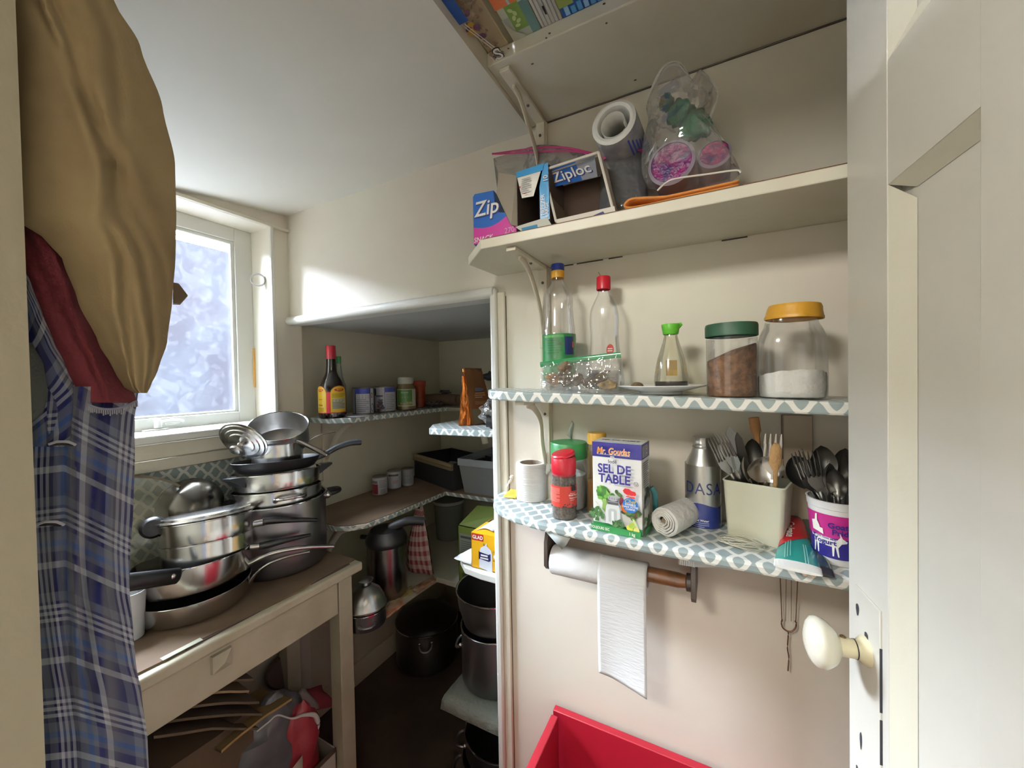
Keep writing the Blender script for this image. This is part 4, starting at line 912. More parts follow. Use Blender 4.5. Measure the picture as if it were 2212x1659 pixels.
pr.rect(0, 0, w, h*.073, GB, 1)
pr.ell(w*.81, h*.345, w*.15, h*.082, mat('2468b4', .4), 0, 24); pr.text('Chef', w*.80, h*.385, w*.11, mat('c9b23a', .5), .01, .3)
for i, s_ in enumerate(('INVISIBLE', 'DANS VOTRE', 'CUISINE')): pr.text(s_, w*.81, h*(.352-.025*i), w*.050, WH, .02)
pr.poly([(w*.73, h*.435), (w*.90, h*.425), (w*.905, h*.455), (w*.93, h*.475), (w*.91, h*.50), (w*.84, h*.505), (w*.79, h*.525), (w*.71, h*.525), (w*.67, h*.50), (w*.69, h*.475), (w*.735, h*.46)], mat('c1272d', .4))
pr.text('M.Goudas', w*.82, h*.45, w*.045, WH, .01, .2)
pr.text('SEL DE', w*.50, h*.715, h*.135, PB, .028, sx=.93); pr.text('TABLE', w*.50, h*.605, h*.135, PB, .028, sx=.93); pr.text('Iodé', w*.47, h*.80, h*.055, BK, .012)
pr.text('Mr. Goudas', w*.48, h*.912, h*.105, WH, .022, .25, sx=.74); pr.text('Mr. Goudas', w*.475, h*.915, h*.105, mat('d98a2b', .4), .008, .25, sx=.74)
for k, (u, v) in enumerate(((w*.16, h*.873),)): pr.poly([(u, v), (w*.82, v), (w*.82, v+.0008), (u, v+.0008)], mat('c9c6d8', .4))
pr.rect(w*.43, h*.835, w*.51, h*.862, WH, 1); pr.text('USS', w*.47, h*.849, h*.022, BK, .01)
pr.text('U', w*.93, h*.585, h*.042, BK, .015)
ring = [(w*.93+w*.045*math.cos(a), h*.585+w*.045*math.sin(a)) for a in arc(0, 2*math.pi, 24)]; rin = [(w*.93+w*.038*math.cos(a), h*.585+w*.038*math.sin(a)) for a in arc(0, 2*math.pi, 24)]
for i in range(24): pr.mb.add([pr.map(*ring[i], pr.l), pr.map(*ring[i+1], pr.l), pr.map(*rin[i+1], pr.l), pr.map(*rin[i], pr.l)], [(0, 1, 2, 3)], BK)
pr.text('TOUJOURS SEC', w*.20, h*.038, h*.042, WH, .012, sx=.75); pr.text('1 kg', w*.84, h*.036, h*.050, WH, .015, sx=.8)
pr.done('front_print', t, 'printed front of the carton')
pr = Print(plane_map(B_, -Nf, (0, 0, 1), U), .0001)
pr.rect(0, h*.83, Dp, h*.9985, PB, 1); pr.rect(Dp*.12, h*.85, Dp*.75, h*.97, mat('c5c3cf', .5), 1); pr.lines(Dp*.16, h*.855, Dp*.7, h*.965, 7, BK); pr.lines(Dp*.1, h*.52, Dp*.8, h*.80, 12, mat('6a6a70', .6))
leafy(Dp*.55, h*.44, Dp*.3, ['2c3a28', '3a3a34', '4b5c3e'], 18); pr.ell(Dp*.45, h*.35, Dp*.25, h*.05, mat('77777a', .3)); pr.rect(0, h*.1, Dp*.8, h*.3, mat('b9bab4', .4), 1); leafy(Dp*.3, h*.15, Dp*.25, G2, 10); pr.rect(0, 0, Dp, h*.075, GB, 1); pr.done('side_print', t, 'printed narrow side')
pr = Print(plane_map(A+Vector((0, 0, h)), U, -Nf, (0, 0, 1)), .0001); pr.text('SEL DE TABLE', w*.5, Dp*.5, .014, BK, .02); pr.rect(.002, .002, w-.002, .006, mat('b9b9b4', .5), 1); pr.done('top_print', t, 'black lettering on the lid')
# teal handle behind the box
p = PY(1412, 1098, .90)
m = MB().tube(catmull([Vector((p.x+.004, .905, Z4+.001+.006)), Vector((p.x+.004, .90, Z4+.04)), Vector((p.x+.003, .895, Z4+.075)), Vector((p.x-.004, .893, Z4+.088))], 5), .0065, mat('3f7f86', .35), 10)
solo('brush_handle', m, 'teal plastic handle standing behind the right edge of salt box', 'brush', (p.x, .90, Z4))
# roll of white bags lying on the shelf
a = PZ(1432, 1165, Z4); rr = HW(34, a); a = Vector((PY(1434, 1135, a.y+.01).x, a.y+.012, Z4+rr+.0012)); b = Vector((a.x+.050, .985-.02, a.z))
ax = (b-a).normalized(); L = (b-a).length; M = Matrix.Translation(a) @ ax.to_track_quat('Z', 'Y').to_matrix().to_4x4()
t = thing('bag_roll', 'roll of white plastic bags lying on lowest shelf right of salt box', 'bag roll', (a.x, a.y, Z4))
WP = mat('d9d7d2', .5, bump=.5, bscale=60)
wob = lambda q, z: .0018*noise.noise(Vector((math.cos(q)*2, math.sin(q)*2, z*30)))
m = MB(); m.M = M; m.lathe([(rr*.90, -.001), (rr*.97, .001), (rr, .008), (rr*.97, L*.5), (rr*.9, L), (0, L)], WP, 40, bumpf=wob); part('outer_layers', m, t)
m = MB(); m.M = M
for k, (r0, r1, d) in enumerate(((.90, .80, .004), (.79, .66, .002), (.65, .52, .005), (.51, .38, .002), (.37, .26, .006))):
    m.lathe([(rr*r0, -.001), (rr*(r0+r1)/2, -.003), (rr*r1, -.001), (rr*(r1-.01), d)], WP, 36, (0.0009*k, .0006*k, 0), bumpf=wob)
m.lathe([(rr*.26, .004), (rr*.12, .012), (0, .02)], mat('9a8a76', .7), 20); part('rolled_layers', m, t, 'spiral of layers at the end')
# aluminium bottle
c = base4(1518, 1143); c.y += .034
t = thing('aluminium_bottle', 'silver aluminium water bottle with dark blue wave round its foot', 'bottle', tuple(c))
P = prof_px(c, [(33, 1143), (38.5, 1139), (39, 1132), (39, 1010), (37.5, 1000), (30, 985), (24.5, 974), (21.5, 966), (21, 962)]); P[0] = (P[0][0], 0); r = P[3][0]
ALU = mat('c9c9c5', .34, metal=1.0, bump=.02, bscale=150)
m = MB().lathe([(0, .001)]+smoothp(P, 3), ALU, 48, c); part('bottle_body', m, t)
zc0, zc1 = (up4(c.x, c.y, y)-c.z for y in (963, 941)); rc = HW(20, c)
m = MB().lathe([(rc*1.08, zc0-.002), (rc*1.1, zc0), (rc*1.0, zc0+.003), (rc*.98, zc0+.005), (rc, zc0+.006), (rc, zc0+.010), (rc*.97, zc0+.011), (rc, zc1-.003), (rc*1.02, zc1-.001), (rc*.97, zc1), (0, zc1)], ALU, 40, c, bumpf=lambda a, z: .0003*math.sin(50*a)); part('cap', m, t, 'ridged screw cap')
pm = cyl_map(c, r+.0003, facing(c)); pr = Print(pm, .00008, .0003); DB = mat('1c2a6e', .25, coat=.5); h1 = up4(c.x, c.y, 1080)-c.z
pr.band(lambda a: h1+.004*math.sin((a-.5)*9.5+2.2), lambda a: P[1][1]+.001, -r*1.7, r*1.7, DB, 40)
pr.text('DASANI', .018, up4(c.x, c.y, 1047)-c.z, .036, mat('16204c', .4), .0, space=1.1, sx=.85)
pr.text('Purified Water', -.008, up4(c.x, c.y, 1112)-c.z, .0065, WH, .02); pr.lines(-.022, up4(c.x, c.y, 1127)-c.z, .012, up4(c.x, c.y, 1115)-c.z, 3, mat('8f97c4', .5)); pr.text('16 FL OZ (1 PT) 473 mL', -.001, up4(c.x, c.y, 1131)-c.z, .0052, WH, .01); pr.done('label_print', t)
# ---- cutlery patterns: handle end at the origin, business end up z
def spoon_mb(L, w, m):
    b = MB(); hl = L*.70
    b.tube(catmull([(0, 0, 0), (0, .002, hl*.4), (0, -.003, hl*.85), (0, -.001, hl)], 5), [(.0075-.005*i/15, .0016) for i in range(16)], m, 8, up=(0, 1, 0))
    n1, n2 = 12, 12; bl = L-hl
    def f(u, v):
        z = hl-.004+(bl+.004)*v; k = math.sin(math.pi*min(1, v*.93+.07))**.62 if v < 1 else 0; x = (u*2-1)*w*.5*max(k, .09 if v < .05 else 0)
        d = .34*w*math.sin(math.pi*v)**.8*(1-(u*2-1)**2); return (x, d-.001, z)
    b.grid(f, n1, n2, m); return b
def fork_mb(L, w, m):
    b = MB(); hl = L*.62
    b.tube(catmull([(0, 0, 0), (0, .002, hl*.4), (0, -.004, hl*.85), (0, 0, hl)], 5), [(.0072-.0045*i/15, .0016) for i in range(16)], m, 8, up=(0, 1, 0))
    z0 = hl+L*.14
    b.prism([(-.0028, -.001), (.0028, -.001), (.0028, .001), (-.0028, .001)], hl-.004, hl+.004, m)
    b.add([(-.003, .0, hl-.002), (.003, 0, hl-.002), (w/2, .004, hl+L*.07), (w/2, .004, z0), (-w/2, .004, z0), (-w/2, .004, hl+L*.07)], [(0, 1, 2, 3, 4, 5)], m)
    b.add([(-.003, .0018, hl-.002), (.003, .0018, hl-.002), (w/2, .0058, hl+L*.07), (w/2, .0058, z0), (-w/2, .0058, z0), (-w/2, .0058, hl+L*.07)], [(5, 4, 3, 2, 1, 0)], m)
    for k in range(4):
        x = -w/2+w*(k+.5)/4; b.tube([(x, .005, z0-.002), (x, .005, L*.9), (x, .001, L)], [w*.085, w*.075, w*.03], m, 6)
    return b
def knife_mb(L, w, m, mh=None):
    b = MB(); hl = L*.48
    b.tube([(0, 0, 0), (0, 0, hl*.5), (0, 0, hl)], [(.007, .004), (.008, .0045), (.006, .003)], mh or m, 8, up=(0, 1, 0))
    pts = [(-w*.4, hl), (w*.45, hl), (w*.5, L*.75), (w*.35, L*.93), (0, L), (-w*.32, L*.94), (-w*.42, L*.7)]
    for s in (1, -1): b.add([(x, s*.0007, z) for x, z in pts], [tuple(range(7)) if s < 0 else tuple(range(6, -1, -1))], m)
    return b
INS = {}
def stick_in(name, label, mk, tip_px, Yt, roll_=0.0, cat='cutlery', group=None):
    """stand a thing in the current container so that it clears the rim on the inside"""
    tip = PY(tip_px[0], tip_px[1], Yt); best = None
    for i in range(-5, 6):
        for j in range(-5, 6):
            b = INS['base'](i/5, j/5)
            if b is None: continue
            f = (INS['rim']-b.z)/(tip.z-b.z); c = b.lerp(tip, f); d = INS['out'](c)+.15*math.hypot(i/5-INS['pref'][0], j/5-INS['pref'][1])*.02
            if best is None or d < best[0]: best = (d, b)
    b = best[1]; ax = tip-b; L = ax.length; ax.normalize(); mb = mk(L)
    xd = Vector((1, 0, 0)); xd = (xd-ax*xd.dot(ax)).normalized(); yd = ax.cross(xd)
    R = Matrix((xd, yd, ax)).transposed() @ Matrix.Rotation(roll_, 3, 'Z')
    m = MB(); m.v = [b+R @ v for v in mb.v]; m.f = mb.f; m.mi = mb.mi; m.mats = mb.mats; m.uv = {}
    return solo(name, m, label, cat, tuple(b), group)
# cream cutlery box
A, B_ = PZ(1570, 1158, Z4), PZ(1690, 1188, Z4); A.z = B_.z = Z4+.001; U = (B_-A).normalized(); Vd = Vector((0, 0, 1)).cross(U)
ZT = (ZA(A.x, A.y, 1036)+ZA(B_.x, B_.y, 1049))/2; wb = (B_-A).length; dpt = .078; cen = (A+B_)/2+Vd*dpt/2
t = thing('cutlery_holder', 'cream square plastic holder full of cutlery', 'holder', (cen.x, cen.y, Z4))
M_CRM = mat('d5d4bf', .45, bump=.05, bscale=150)
def rrect(w, d, r, z, n=5):
    out = []
    for cx, cy, a in ((w/2-r, d/2-r, 0), (-w/2+r, d/2-r, 90), (-w/2+r, -d/2+r, 180), (w/2-r, -d/2+r, 270)):
        for k in range(n+1): q = math.radians(a+90*k/n); out.append(cen+U*(cx+r*math.cos(q))+Vd*(cy+r*math.sin(q))+Vector((0, 0, z-cen.z)))
    return out
def loft(m, rings, mt, cap0=True, cap1=False):
    n = len(rings[0]); vs = [p for r in rings for p in r]; fs = [(j*n+i, j*n+(i+1) % n, (j+1)*n+(i+1) % n, (j+1)*n+i) for j in range(len(rings)-1) for i in range(n)]
    if cap0: fs.append(tuple(range(n))[::-1])
    if cap1: fs.append(tuple(range((len(rings)-1)*n, len(rings)*n)))
    return m.add(vs, fs, mt)
m = MB(); g = 1.13
loft(m, [rrect(wb, dpt, .008, Z4+.001), rrect(wb*g, dpt*g, .009, ZT-.004), rrect(wb*g+.003, dpt*g+.003, .01, ZT-.002), rrect(wb*g+.003, dpt*g+.003, .01, ZT), rrect(wb*g-.004, dpt*g-.004, .008, ZT), rrect(wb-.004, dpt-.004, .006, Z4+.004)], M_CRM, True, True)
part('holder_body', m, t)
SS, SD = mat('c4c2bd', .28, metal=1.0), mat('7f7d79', .36, metal=1.0)
bp = lambda u, v: (cen+U*u+Vd*v+Vector((0, 0, Z4+.006-cen.z)))
INS['base'] = lambda i, j: bp(i*(wb/2-.014), j*(dpt/2-.014)); INS['rim'] = ZT
INS['out'] = lambda c: max(0, abs((c-cen).dot(U))-(wb*g/2-.012))+max(0, abs((c-cen).dot(Vd))-(dpt*g/2-.014))
gN = 'cutlery in the cream holder'
for nm, lab, mk, u, v, tp, Yt, ro in (
  ('serving_spoon', 'wide steel serving spoon, bowl towards the room, in cream holder', lambda L: spoon_mb(L, HW(78, cen), SS), .01, -.012, (1655, 985), .872, 0.15),
  ('steel_fork', 'steel fork leaning left out of the cream holder, tines on the bottle', lambda L: fork_mb(L, .024, SS), .0, -.02, (1538, 946), .878, .5),
  ('steel_fork', 'second steel fork leaning left, in front, cream holder', lambda L: fork_mb(L, .026, SS), .015, -.026, (1552, 935), .870, -.4),
  ('table_knife', 'broad dark steel knife blade standing upright in the cream holder', lambda L: knife_mb(L, .026, SD), -.015, .01, (1574, 920), .875, .2),
  ('table_knife', 'narrow dark knife blade right of the broad one, cream holder', lambda L: knife_mb(L, .020, SD), .0, .012, (1592, 933), .88, .5),
  ('steel_spoon', 'dark oval spoon behind the wide serving spoon in cream holder', lambda L: spoon_mb(L, .034, SD), .005, .02, (1624, 947), .895, .1),
  ('steel_spoon', 'small spoon seen on edge between knives and serving spoon, cream holder', lambda L: spoon_mb(L, .026, SS), .0, -.005, (1606, 985), .875, 1.2),
  ('plastic_fork', 'white plastic fork upright in the cream holder', lambda L: fork_mb(L, .034, mat('d9d3c8', .4)), .03, .012, (1671, 938), .875, .0),
  ('wooden_spoon', 'wooden spoon handle leaning left behind white plastic fork', lambda L: MB().tube(catmull([(0, 0, 0), (0, 0, L*.6), (.001, 0, L*.85), (0, 0, L)], 5), [(.0055+.004*(i > 10), .004) for i in range(16)], mat('8a6238', .7, bump=.2, bscale=80, stretch=(1, 1, .1)), 8, up=(0, 1, 0)), .025, .022, (1628, 902), .905, .0),
  ('pastry_brush', 'tan bristle brush in front of white plastic fork', lambda L: MB().tube([(0, 0, 0), (0, 0, L*.72), (0, 0, L*.8), (0, 0, L*.95), (0, 0, L)], [(.004, .004), (.004, .004), (.011, .005), (.009, .004), (.004, .003)], mat('b58f62', .8, bump=.4, bscale=140), 10, up=(0, 1, 0)), .035, .006, (1676, 958), .865, .1)):
    INS['pref'] = (u/.05, v/.03); stick_in(nm, lab, mk, tp, Yt, ro, 'cutlery', gN)
# wire loops in front of the holder
c = base4(1604, 1180); c.y -= .004; m = MB()
for k in range(7):
    ph = k*.9; rx, ry = .036+.005*math.sin(k*2.1), .014+.004*math.cos(k*1.7)
    m.tube([(c.x+rx*math.cos(a)+.004*math.sin(k), c.y-.002+ry*math.sin(a)+.002*k*.3, Z4+.0045+.0016*k+.003*math.sin(2*a+ph)) for a in arc(0, 2*math.pi, 24)[:-1]], .0009, mat('b9b6a4', .4), 6, closed=True)
m.v = [Vector((v.x, v.y, max(v.z, Z4+.0006))) for v in m.v]
solo('rubber_bands', m, 'coil of thin pale rubber bands in front of the cream holder', 'rubber bands', tuple(c))
# toothpaste tubes
def tube_paste(label, cap, crimp, wc, col, colcap, fn=None):
    cap, crimp = Vector(cap), Vector(crimp); ax = crimp-cap; L = ax.length; ax.normalize(); sd = ax.cross(Vector((0, 0, 1))).normalized(); upv = sd.cross(ax)
    t = thing('toothpaste_tube', label, 'toothpaste', tuple(cap)); n = 20
    def ring(k, w, h): return [cap+ax*(L*k)+sd*w*math.cos(2*math.pi*i/n)+upv*h*math.sin(2*math.pi*i/n) for i in range(n)]
    rows = [(.0, .006, .006), (.03, .017, .015), (.12, .019, .016), (.4, .022, .0125), (.7, wc*.46, .0075), (.93, wc*.5, .0022)]
    m = MB(); loft(m, [ring(k, w, h) for k, w, h in rows], mat(col, .25, coat=.6), True, True); part('tube_body', m, t)
    m = MB(); loft(m, [ring(.89, wc*.515, .0046), ring(1.0, wc*.52, .0030)], mat('e1e1dc', .4) if fn else mat('16181c', .5), True, True); part('crimped_end', m, t, 'white crimped end' if fn else 'dark crimped end', smooth=False)
    m = MB(); m.M = Matrix.Translation(cap) @ (-ax).to_track_quat('Z', 'Y').to_matrix().to_4x4(); m.lathe([(.008, -.004), (.012, -.002), (.011, .022), (0, .023)], mat(colcap, .4), 20); part('cap', m, t, 'dark cap')
    if fn:
        def mp(u, v, l):                      # u across, v from cap to crimp
            k = min(.92, max(.04, v))
            for (k0, w0, h0), (k1, w1, h1) in zip(rows, rows[1:]):
                if k0 <= k <= k1: f = (k-k0)/(k1-k0); w = w0+(w1-w0)*f; h = h0+(h1-h0)*f
            a = math.pi/2-u*1.25; return cap+ax*(L*v)+sd*(w+l)*math.cos(a)+upv*(h+l)*math.sin(a)
        fn(Print(mp, .0002, .0005)).done('label_print', t)
    return t
def paste_print(p):
    R_, T_ = mat('b5202c', .3), mat('1d8a84', .3)
    p.mb.grid(lambda a, b: p.map(-1+2*a, .06+(.40+.28*a-.06)*b, .0007), 10, 8, R_)
    p.l = .001; vs, fs = glyphs('Colgate', 1.0, .02, .15)
    p.mb.add([p.map(.28-y*.62, .36+x*.098, .0022) for x, y in vs], fs, WH)
    [p.mb.grid(lambda a, b: p.map(.22+.11*k+.035*a, .56+.02*k+.26*b, .0013), 2, 4, mat('7cc0b8', .4)) for k in range(3)]
    for k in range(2): p.mb.grid(lambda a, b: p.map(-.42+.10*k+.04*a, .60+.30*b, .0013), 2, 6, mat('8fd0c8', .3))
    return p
e1 = PZ(1675, 1234, Z4+.004); e2 = PZ(1772, 1243, Z4+.004); ec = (e1+e2)/2; wcr = (e2-e1).length*.98
cp = PZ(1716, 1128, Z4+.020); 
tube_paste('red and teal toothpaste tube lying with its white crimped end over the shelf edge', (cp.x, cp.y, Z4+.0215), (ec.x, ec.y, Z4+.0085), wcr, '1f8f88', '2a2c33', paste_print)
cp2 = Vector((cp.x+.022, cp.y+.012, Z4+.017)); tube_paste('dark green tube lying beside and under the red and teal toothpaste tube', cp2, (ec.x+.028, ec.y+.012, Z4+.0035), wcr*.7, '24403a', '2a2c33')
q = PZ(1748, 1240, Z4+.005); m = MB()
for k in range(2): m.tube([(q.x-.006+.011*k, q.y-.002, Z4+.0052), (q.x-.004+.010*k, q.y+.045, Z4+.0052)], .0042, mat('b59a86', .7), 10)
solo('wooden_pegs', m, 'pair of tan wooden pegs under the end of the toothpaste tube', 'clothes peg', tuple(q))
# yogurt tub with cutlery
c = Vector((PY(1808, 1190, .872).x, .872, Z4+.001)); t = thing('yogurt_tub', 'white yogurt tub with magenta and navy goat label, full of cutlery', 'tub', tuple(c))
rb = HW(52, c); z1 = ZA(c.x, c.y, 1072)-c.z; rt = HW(67, c)
m = MB().lathe([(0, .0), (rb*.95, 0), (rb, .003), (rt*.97, z1-.014), (rt*1.0, z1-.013), (rt*1.02, z1-.003), (rt*1.05, z1), (rt*.98, z1), (rb*.97, .004), (0, .004)], mat('dcdad8', .4), 48, c); part('tub_body', m, t)
rf = lambda v: rb+(rt*.97-rb)*min(1, max(0, v/(z1-.014)))+.0004
pr = Print(cyl_map(c, rf, facing(c)-.12), .00014); pr.curved = .004; z_a, z_b, z_c = z1*.06+.006, z1*.44, z1*.80
NV = mat('2a2378', .35); MG = mat('b3287e', .35)
pr.band(lambda a: z_b, lambda a: z_a, -rb*1.55, rb*1.55, NV, 24); pr.band(lambda a: z_c, lambda a: z_b, -rb*1.55, rb*1.55, MG, 24)
gx, gz = -.010, z_a+.0275; s = .95
body = [(-.022, .006), (-.016, .010), (.006, .009), (.016, .007), (.020, .013), (.0235, .011), (.030, .006), (.029, .003), (.022, .001), (.017, -.007), (-.016, -.006), (-.021, -.002)]
pr.poly([(gx+x*s, gz+y*s) for x, y in body], WH)
for lx, d in ((-.019, -.002), (-.014, .001), (.010, .0), (.0145, .003)): pr.poly([(gx+(lx-.0018)*s, gz-.003), (gx+(lx+.0022)*s, gz-.004), (gx+(lx+.001+d)*s, gz-.024*s), (gx+(lx-.001+d)*s, gz-.024*s)], WH)
pr.poly([(gx-.021*s, gz+.005), (gx-.027*s, gz+.012), (gx-.025*s, gz+.005)], WH); pr.poly([(gx+.020*s, gz+.012), (gx+.019*s, gz+.021), (gx+.023*s, gz+.011)], WH)
pr.text('Yogurt', gx-.003, gz+.0005, .012, NV, .025); pr.text('Whole Goat Milk', gx-.003, gz+.0078, .0048, NV, .01, rot=-.1)
hx, hz = -.024, z_b+.022
pr.poly([(hx-.007, hz-.014), (hx+.006, hz-.016), (hx+.005, hz-.004), (hx+.001, hz+.004), (hx+.001, hz+.016), (hx-.002, hz+.015), (hx-.003, hz+.004), (hx-.009, hz+.002), (hx-.008, hz-.004)], WH)
pr.poly([(hx+.004, hz-.016), (hx+.011, hz-.018), (hx+.010, hz-.008), (hx+.005, hz-.007)], WH)
pr.text("Goat's", .010, z_b+.022, .013, NV, .03); pr.text('Pride', .012, z_b+.011, .013, NV, .03)
pr.done('label_print', t)
INS['base'] = lambda i, j: Vector((c.x+i*(rb-.014), c.y+j*(rb-.014), c.z+.006)) if math.hypot(i, j) <= 1.01 else None; INS['rim'] = c.z+z1
INS['out'] = lambda q: max(0, math.hypot(q.x-c.x, q.y-c.y)-(rt-.014))
gN = 'cutlery in the yogurt tub'
for nm, lab, mk, u, v, tp, Yt, ro in (
  ('steel_fork', 'dark steel fork with bright tine edge, leftmost in yogurt tub', lambda L: fork_mb(L, .030, SD), -.01, -.02, (1722, 975), .858, .6),
  ('steel_spoon', 'big dark ladle bowl behind the fork in yogurt tub', lambda L: spoon_mb(L, .056, mat('4a4947', .4, metal=.8)), -.005, .02, (1712, 985), .905, .3),
  ('steel_fork', 'dark fork pointing up in the middle of yogurt tub', lambda L: fork_mb(L, .028, SD), .0, -.01, (1750, 975), .855, .1),
  ('steel_spoon', 'broad dark spoon seen from its back in yogurt tub', lambda L: spoon_mb(L, .044, SD), .012, -.002, (1772, 962), .865, .3),
  ('steel_spoon', 'dark tablespoon with bright rim right of centre in yogurt tub', lambda L: spoon_mb(L, .036, SD), .014, -.014, (1790, 1000), .845, .9),
  ('steel_spoon', 'dark teaspoon low in front of yogurt tub', lambda L: spoon_mb(L, .030, SD), .016, -.022, (1803, 1012), .848, -.5),
  ('table_knife', 'dark knife blade at the right of yogurt tub beside the door', lambda L: knife_mb(L, .022, SD), .022, .006, (1822, 975), .87, .8),
  ('steel_spoon', 'dark upright spoon nearest the door edge in yogurt tub', lambda L: spoon_mb(L, .038, mat('5a5956', .35, metal=.9)), .028, .0, (1826, 968), .88, -.2)):
    INS['pref'] = (u/.04, v/.04); stick_in(nm, lab, mk, tp, Yt, ro, 'cutlery', gN)
# board hanging on the wall behind the cutlery
a, b = PY(1690, 905, .99), PY(1755, 1040, .99)
t = thing('cutting_board', 'thin brown board leaning on the wall behind cutlery', 'board', (a.x+.03, .985, Z4))
part('board', MB().box((a.x, .986, Z4+.001), (b.x, .996, 1.43), mat('b3a591', .7, bump=.1, bscale=40, stretch=(1, 1, .1))), t, bevel=.001)
part('edge', MB().box((a.x-.0016, .984, Z4+.001), (a.x+.0004, .996, 1.43), mat('4a3424', .7)), t, 'dark brown edge', smooth=False)
# strip of tape on the wall
p = PY(1233, 925, .9985); m = MB().add([(p.x-.012, .9985, p.z-.02), (p.x+.002, .9985, p.z-.03), (p.x+.008, .9985, p.z+.012), (p.x+.005, .996, p.z+.022)], [(0, 1, 2, 3)], mat('d4d4d4', .4))
solo('tape_piece', m, 'torn piece of whitish tape on the wall under middle shelf', 'tape', tuple(p), solid=.0004)

# ================================================================ under the lowest shelf: towel holder, hanging skewers
DBR = mat('33271f', .5); zc = 1.060; yc = .925
p1, p2 = PY(1187, 1200, .92), PY(1499, 1260, .92); xl, xr = p1.x, p2.x
t = thing('towel_holder', 'dark brown paper towel holder with wooden rod under lowest shelf', 'towel holder', ((xl+xr)/2, .98, 1.10))
def holder(x, s):
    m = MB(); pf = [(.999, 1.155), (.91, 1.130), (.895, 1.10), (.893, zc-.02), (.905, zc-.032), (.935, zc-.028), (.975, zc-.03), (.999, zc-.034)]
    vs = [(x-.005, y, z) for y, z in pf]+[(x+.005, y, z) for y, z in pf]; n = len(pf)
    m.add(vs, [tuple(range(n)), tuple(range(2*n-1, n-1, -1))]+[(i, i+n, (i+1) % n+n, (i+1) % n) for i in range(n)], DBR)
    m.M = Matrix.Translation((x+s*.005, yc, zc)) @ Matrix.Rotation(s*math.pi/2, 4, 'Y'); m.lathe([(.019, 0), (.019, .010), (.012, .012), (0, .012)], DBR, 24); return m
part('bracket', holder(xl, 1), t, bevel=.001); part('bracket', holder(xr, -1), t, bevel=.001)
m = MB(); m.M = Matrix.Translation((xl+.012, yc, zc)) @ Matrix.Rotation(math.pi/2, 4, 'Y')
Lr = xr-xl-.024; m.lathe([(0, 0), (.013, 0), (.0165, .02), (.0165, Lr-.02), (.013, Lr), (0, Lr)], mat('6d4526', .35, bump=.15, bscale=60, stretch=(1, 1, .1), var=.5, vscale=40, coat=.3), 28); part('rod', m, t, 'turned wooden rod')
xe = PY(1396, 1250, .90).x; rr = .036
t = thing('paper_towel_roll', 'white paper towel roll on the rod, one long sheet hanging', 'paper towel', ((xl+xe)/2, yc, zc))
m = MB(); m.M = Matrix.Translation((xl+.010, yc, zc-.012)) @ Matrix.Rotation(math.pi/2, 4, 'Y'); Lr = xe-xl-.010
m.lathe([(.0195, .0), (rr*.97, 0), (rr, .002), (rr, Lr-.002), (rr*.97, Lr), (.0195, Lr), (.0195, 0)], mat('cbcac8', .85, bump=.10, bscale=90), 40); part('roll', m, t)
sx0, sx1 = PY(1290, 1250, .885).x, xe+.001; zl = PY(1278, 1455, .89).z; zr2 = PY(1372, 1497, .89).z
nA = 16
def sheet(u, v):
    if v < .22:
        a = math.radians(100-100*v/.22); y = yc-(rr+.0015)*math.cos(math.pi/2-a+math.pi/2-math.pi/2) if False else yc-(rr+.0018)*math.sin(math.radians(90*v/.22)); z = zc-.012+(rr+.0018)*math.cos(math.radians(90*v/.22)); return Vector((sx0+(sx1-sx0)*u, y, z))
    k = (v-.22)/.78; ze = zl+(zr2-zl)*max(0, (u-.25)/.75)**1.3; z = zc-.012+(ze-zc+.012)*k
    return Vector((sx0+(sx1-sx0)*u-.004*k*(1-u)-.006*k*u*0+.0, yc-rr-.0018+.010*k*k*(1-.5*u)+.004*k*math.sin(3.2*u+1)-.006*k**4*u, z))
m = MB().grid(sheet, 16, 40, mat('cbcbca', .9, bump=.14, bscale=240, stretch=(.15, 1, 1)), uvf=None); part('sheet', m, t, 'long sheet hanging down from the roll', solid=.0005)
# white tray tucked between shelf and holder
a = PY(1467, 1222, .86); b = PY(1625, 1246, .84)
t = thing('plastic_tray', 'ribbed white plastic tray tucked under the lowest shelf', 'tray', (a.x+.06, .92, 1.140))
m = MB().box((a.x, .848, 1.131), (a.x+.030, .965, 1.1605), mat('c9cac8', .3))
for k in range(7): m.tube([(a.x+.003+.004*k, .8475, 1.132), (a.x+.003+.004*k, .8475, 1.160)], .0014, mat('e2e3e2', .3), 6)
m.add([(a.x+.03, .85, 1.131), (b.x, .85, 1.150), (b.x, .85, 1.1605), (a.x+.03, .85, 1.1605), (a.x+.03, .96, 1.131), (b.x, .96, 1.150), (b.x, .96, 1.1605), (a.x+.03, .96, 1.1605)], [(0, 1, 2, 3), (7, 6, 5, 4), (0, 4, 5, 1), (1, 5, 6, 2), (2, 6, 7, 3)], mat('c3c6c6', .4)); part('tray', m, t, smooth=False)
# skewers hanging on a wire hook
WIRE = mat('6a4a38', .5, metal=.6); q = lambda x, y: PY(x, y, .985)
t = thing('wire_skewers', 'rusty wire skewers and hook hanging under the lowest shelf', 'skewers', tuple(q(1703, 1265)))
top = 1.1615
for x0, x1 in ((1683, 1689), (1727, 1719), (1700, 1697), (1711, 1709)):
    a, b = q(x0, 1262), q(x1, 1342); a.z = top; part('skewer', MB().tube([a, b], .0010 if x0 in (1683, 1727) else .0006, WIRE, 6), t)
ring = [q(1690, 1338), q(1688, 1346), q(1691, 1356), q(1700, 1363), q(1710, 1364), q(1718, 1357), q(1720, 1346), q(1717, 1341)]
m = MB().tube(catmull(ring, 4), .0016, WIRE, 6); m.tube(catmull([q(1700, 1363), q(1703, 1368), q(1701, 1400), q(1704, 1420), q(1702, 1449)], 4), .0014, WIRE, 6); part('hook', m, t)

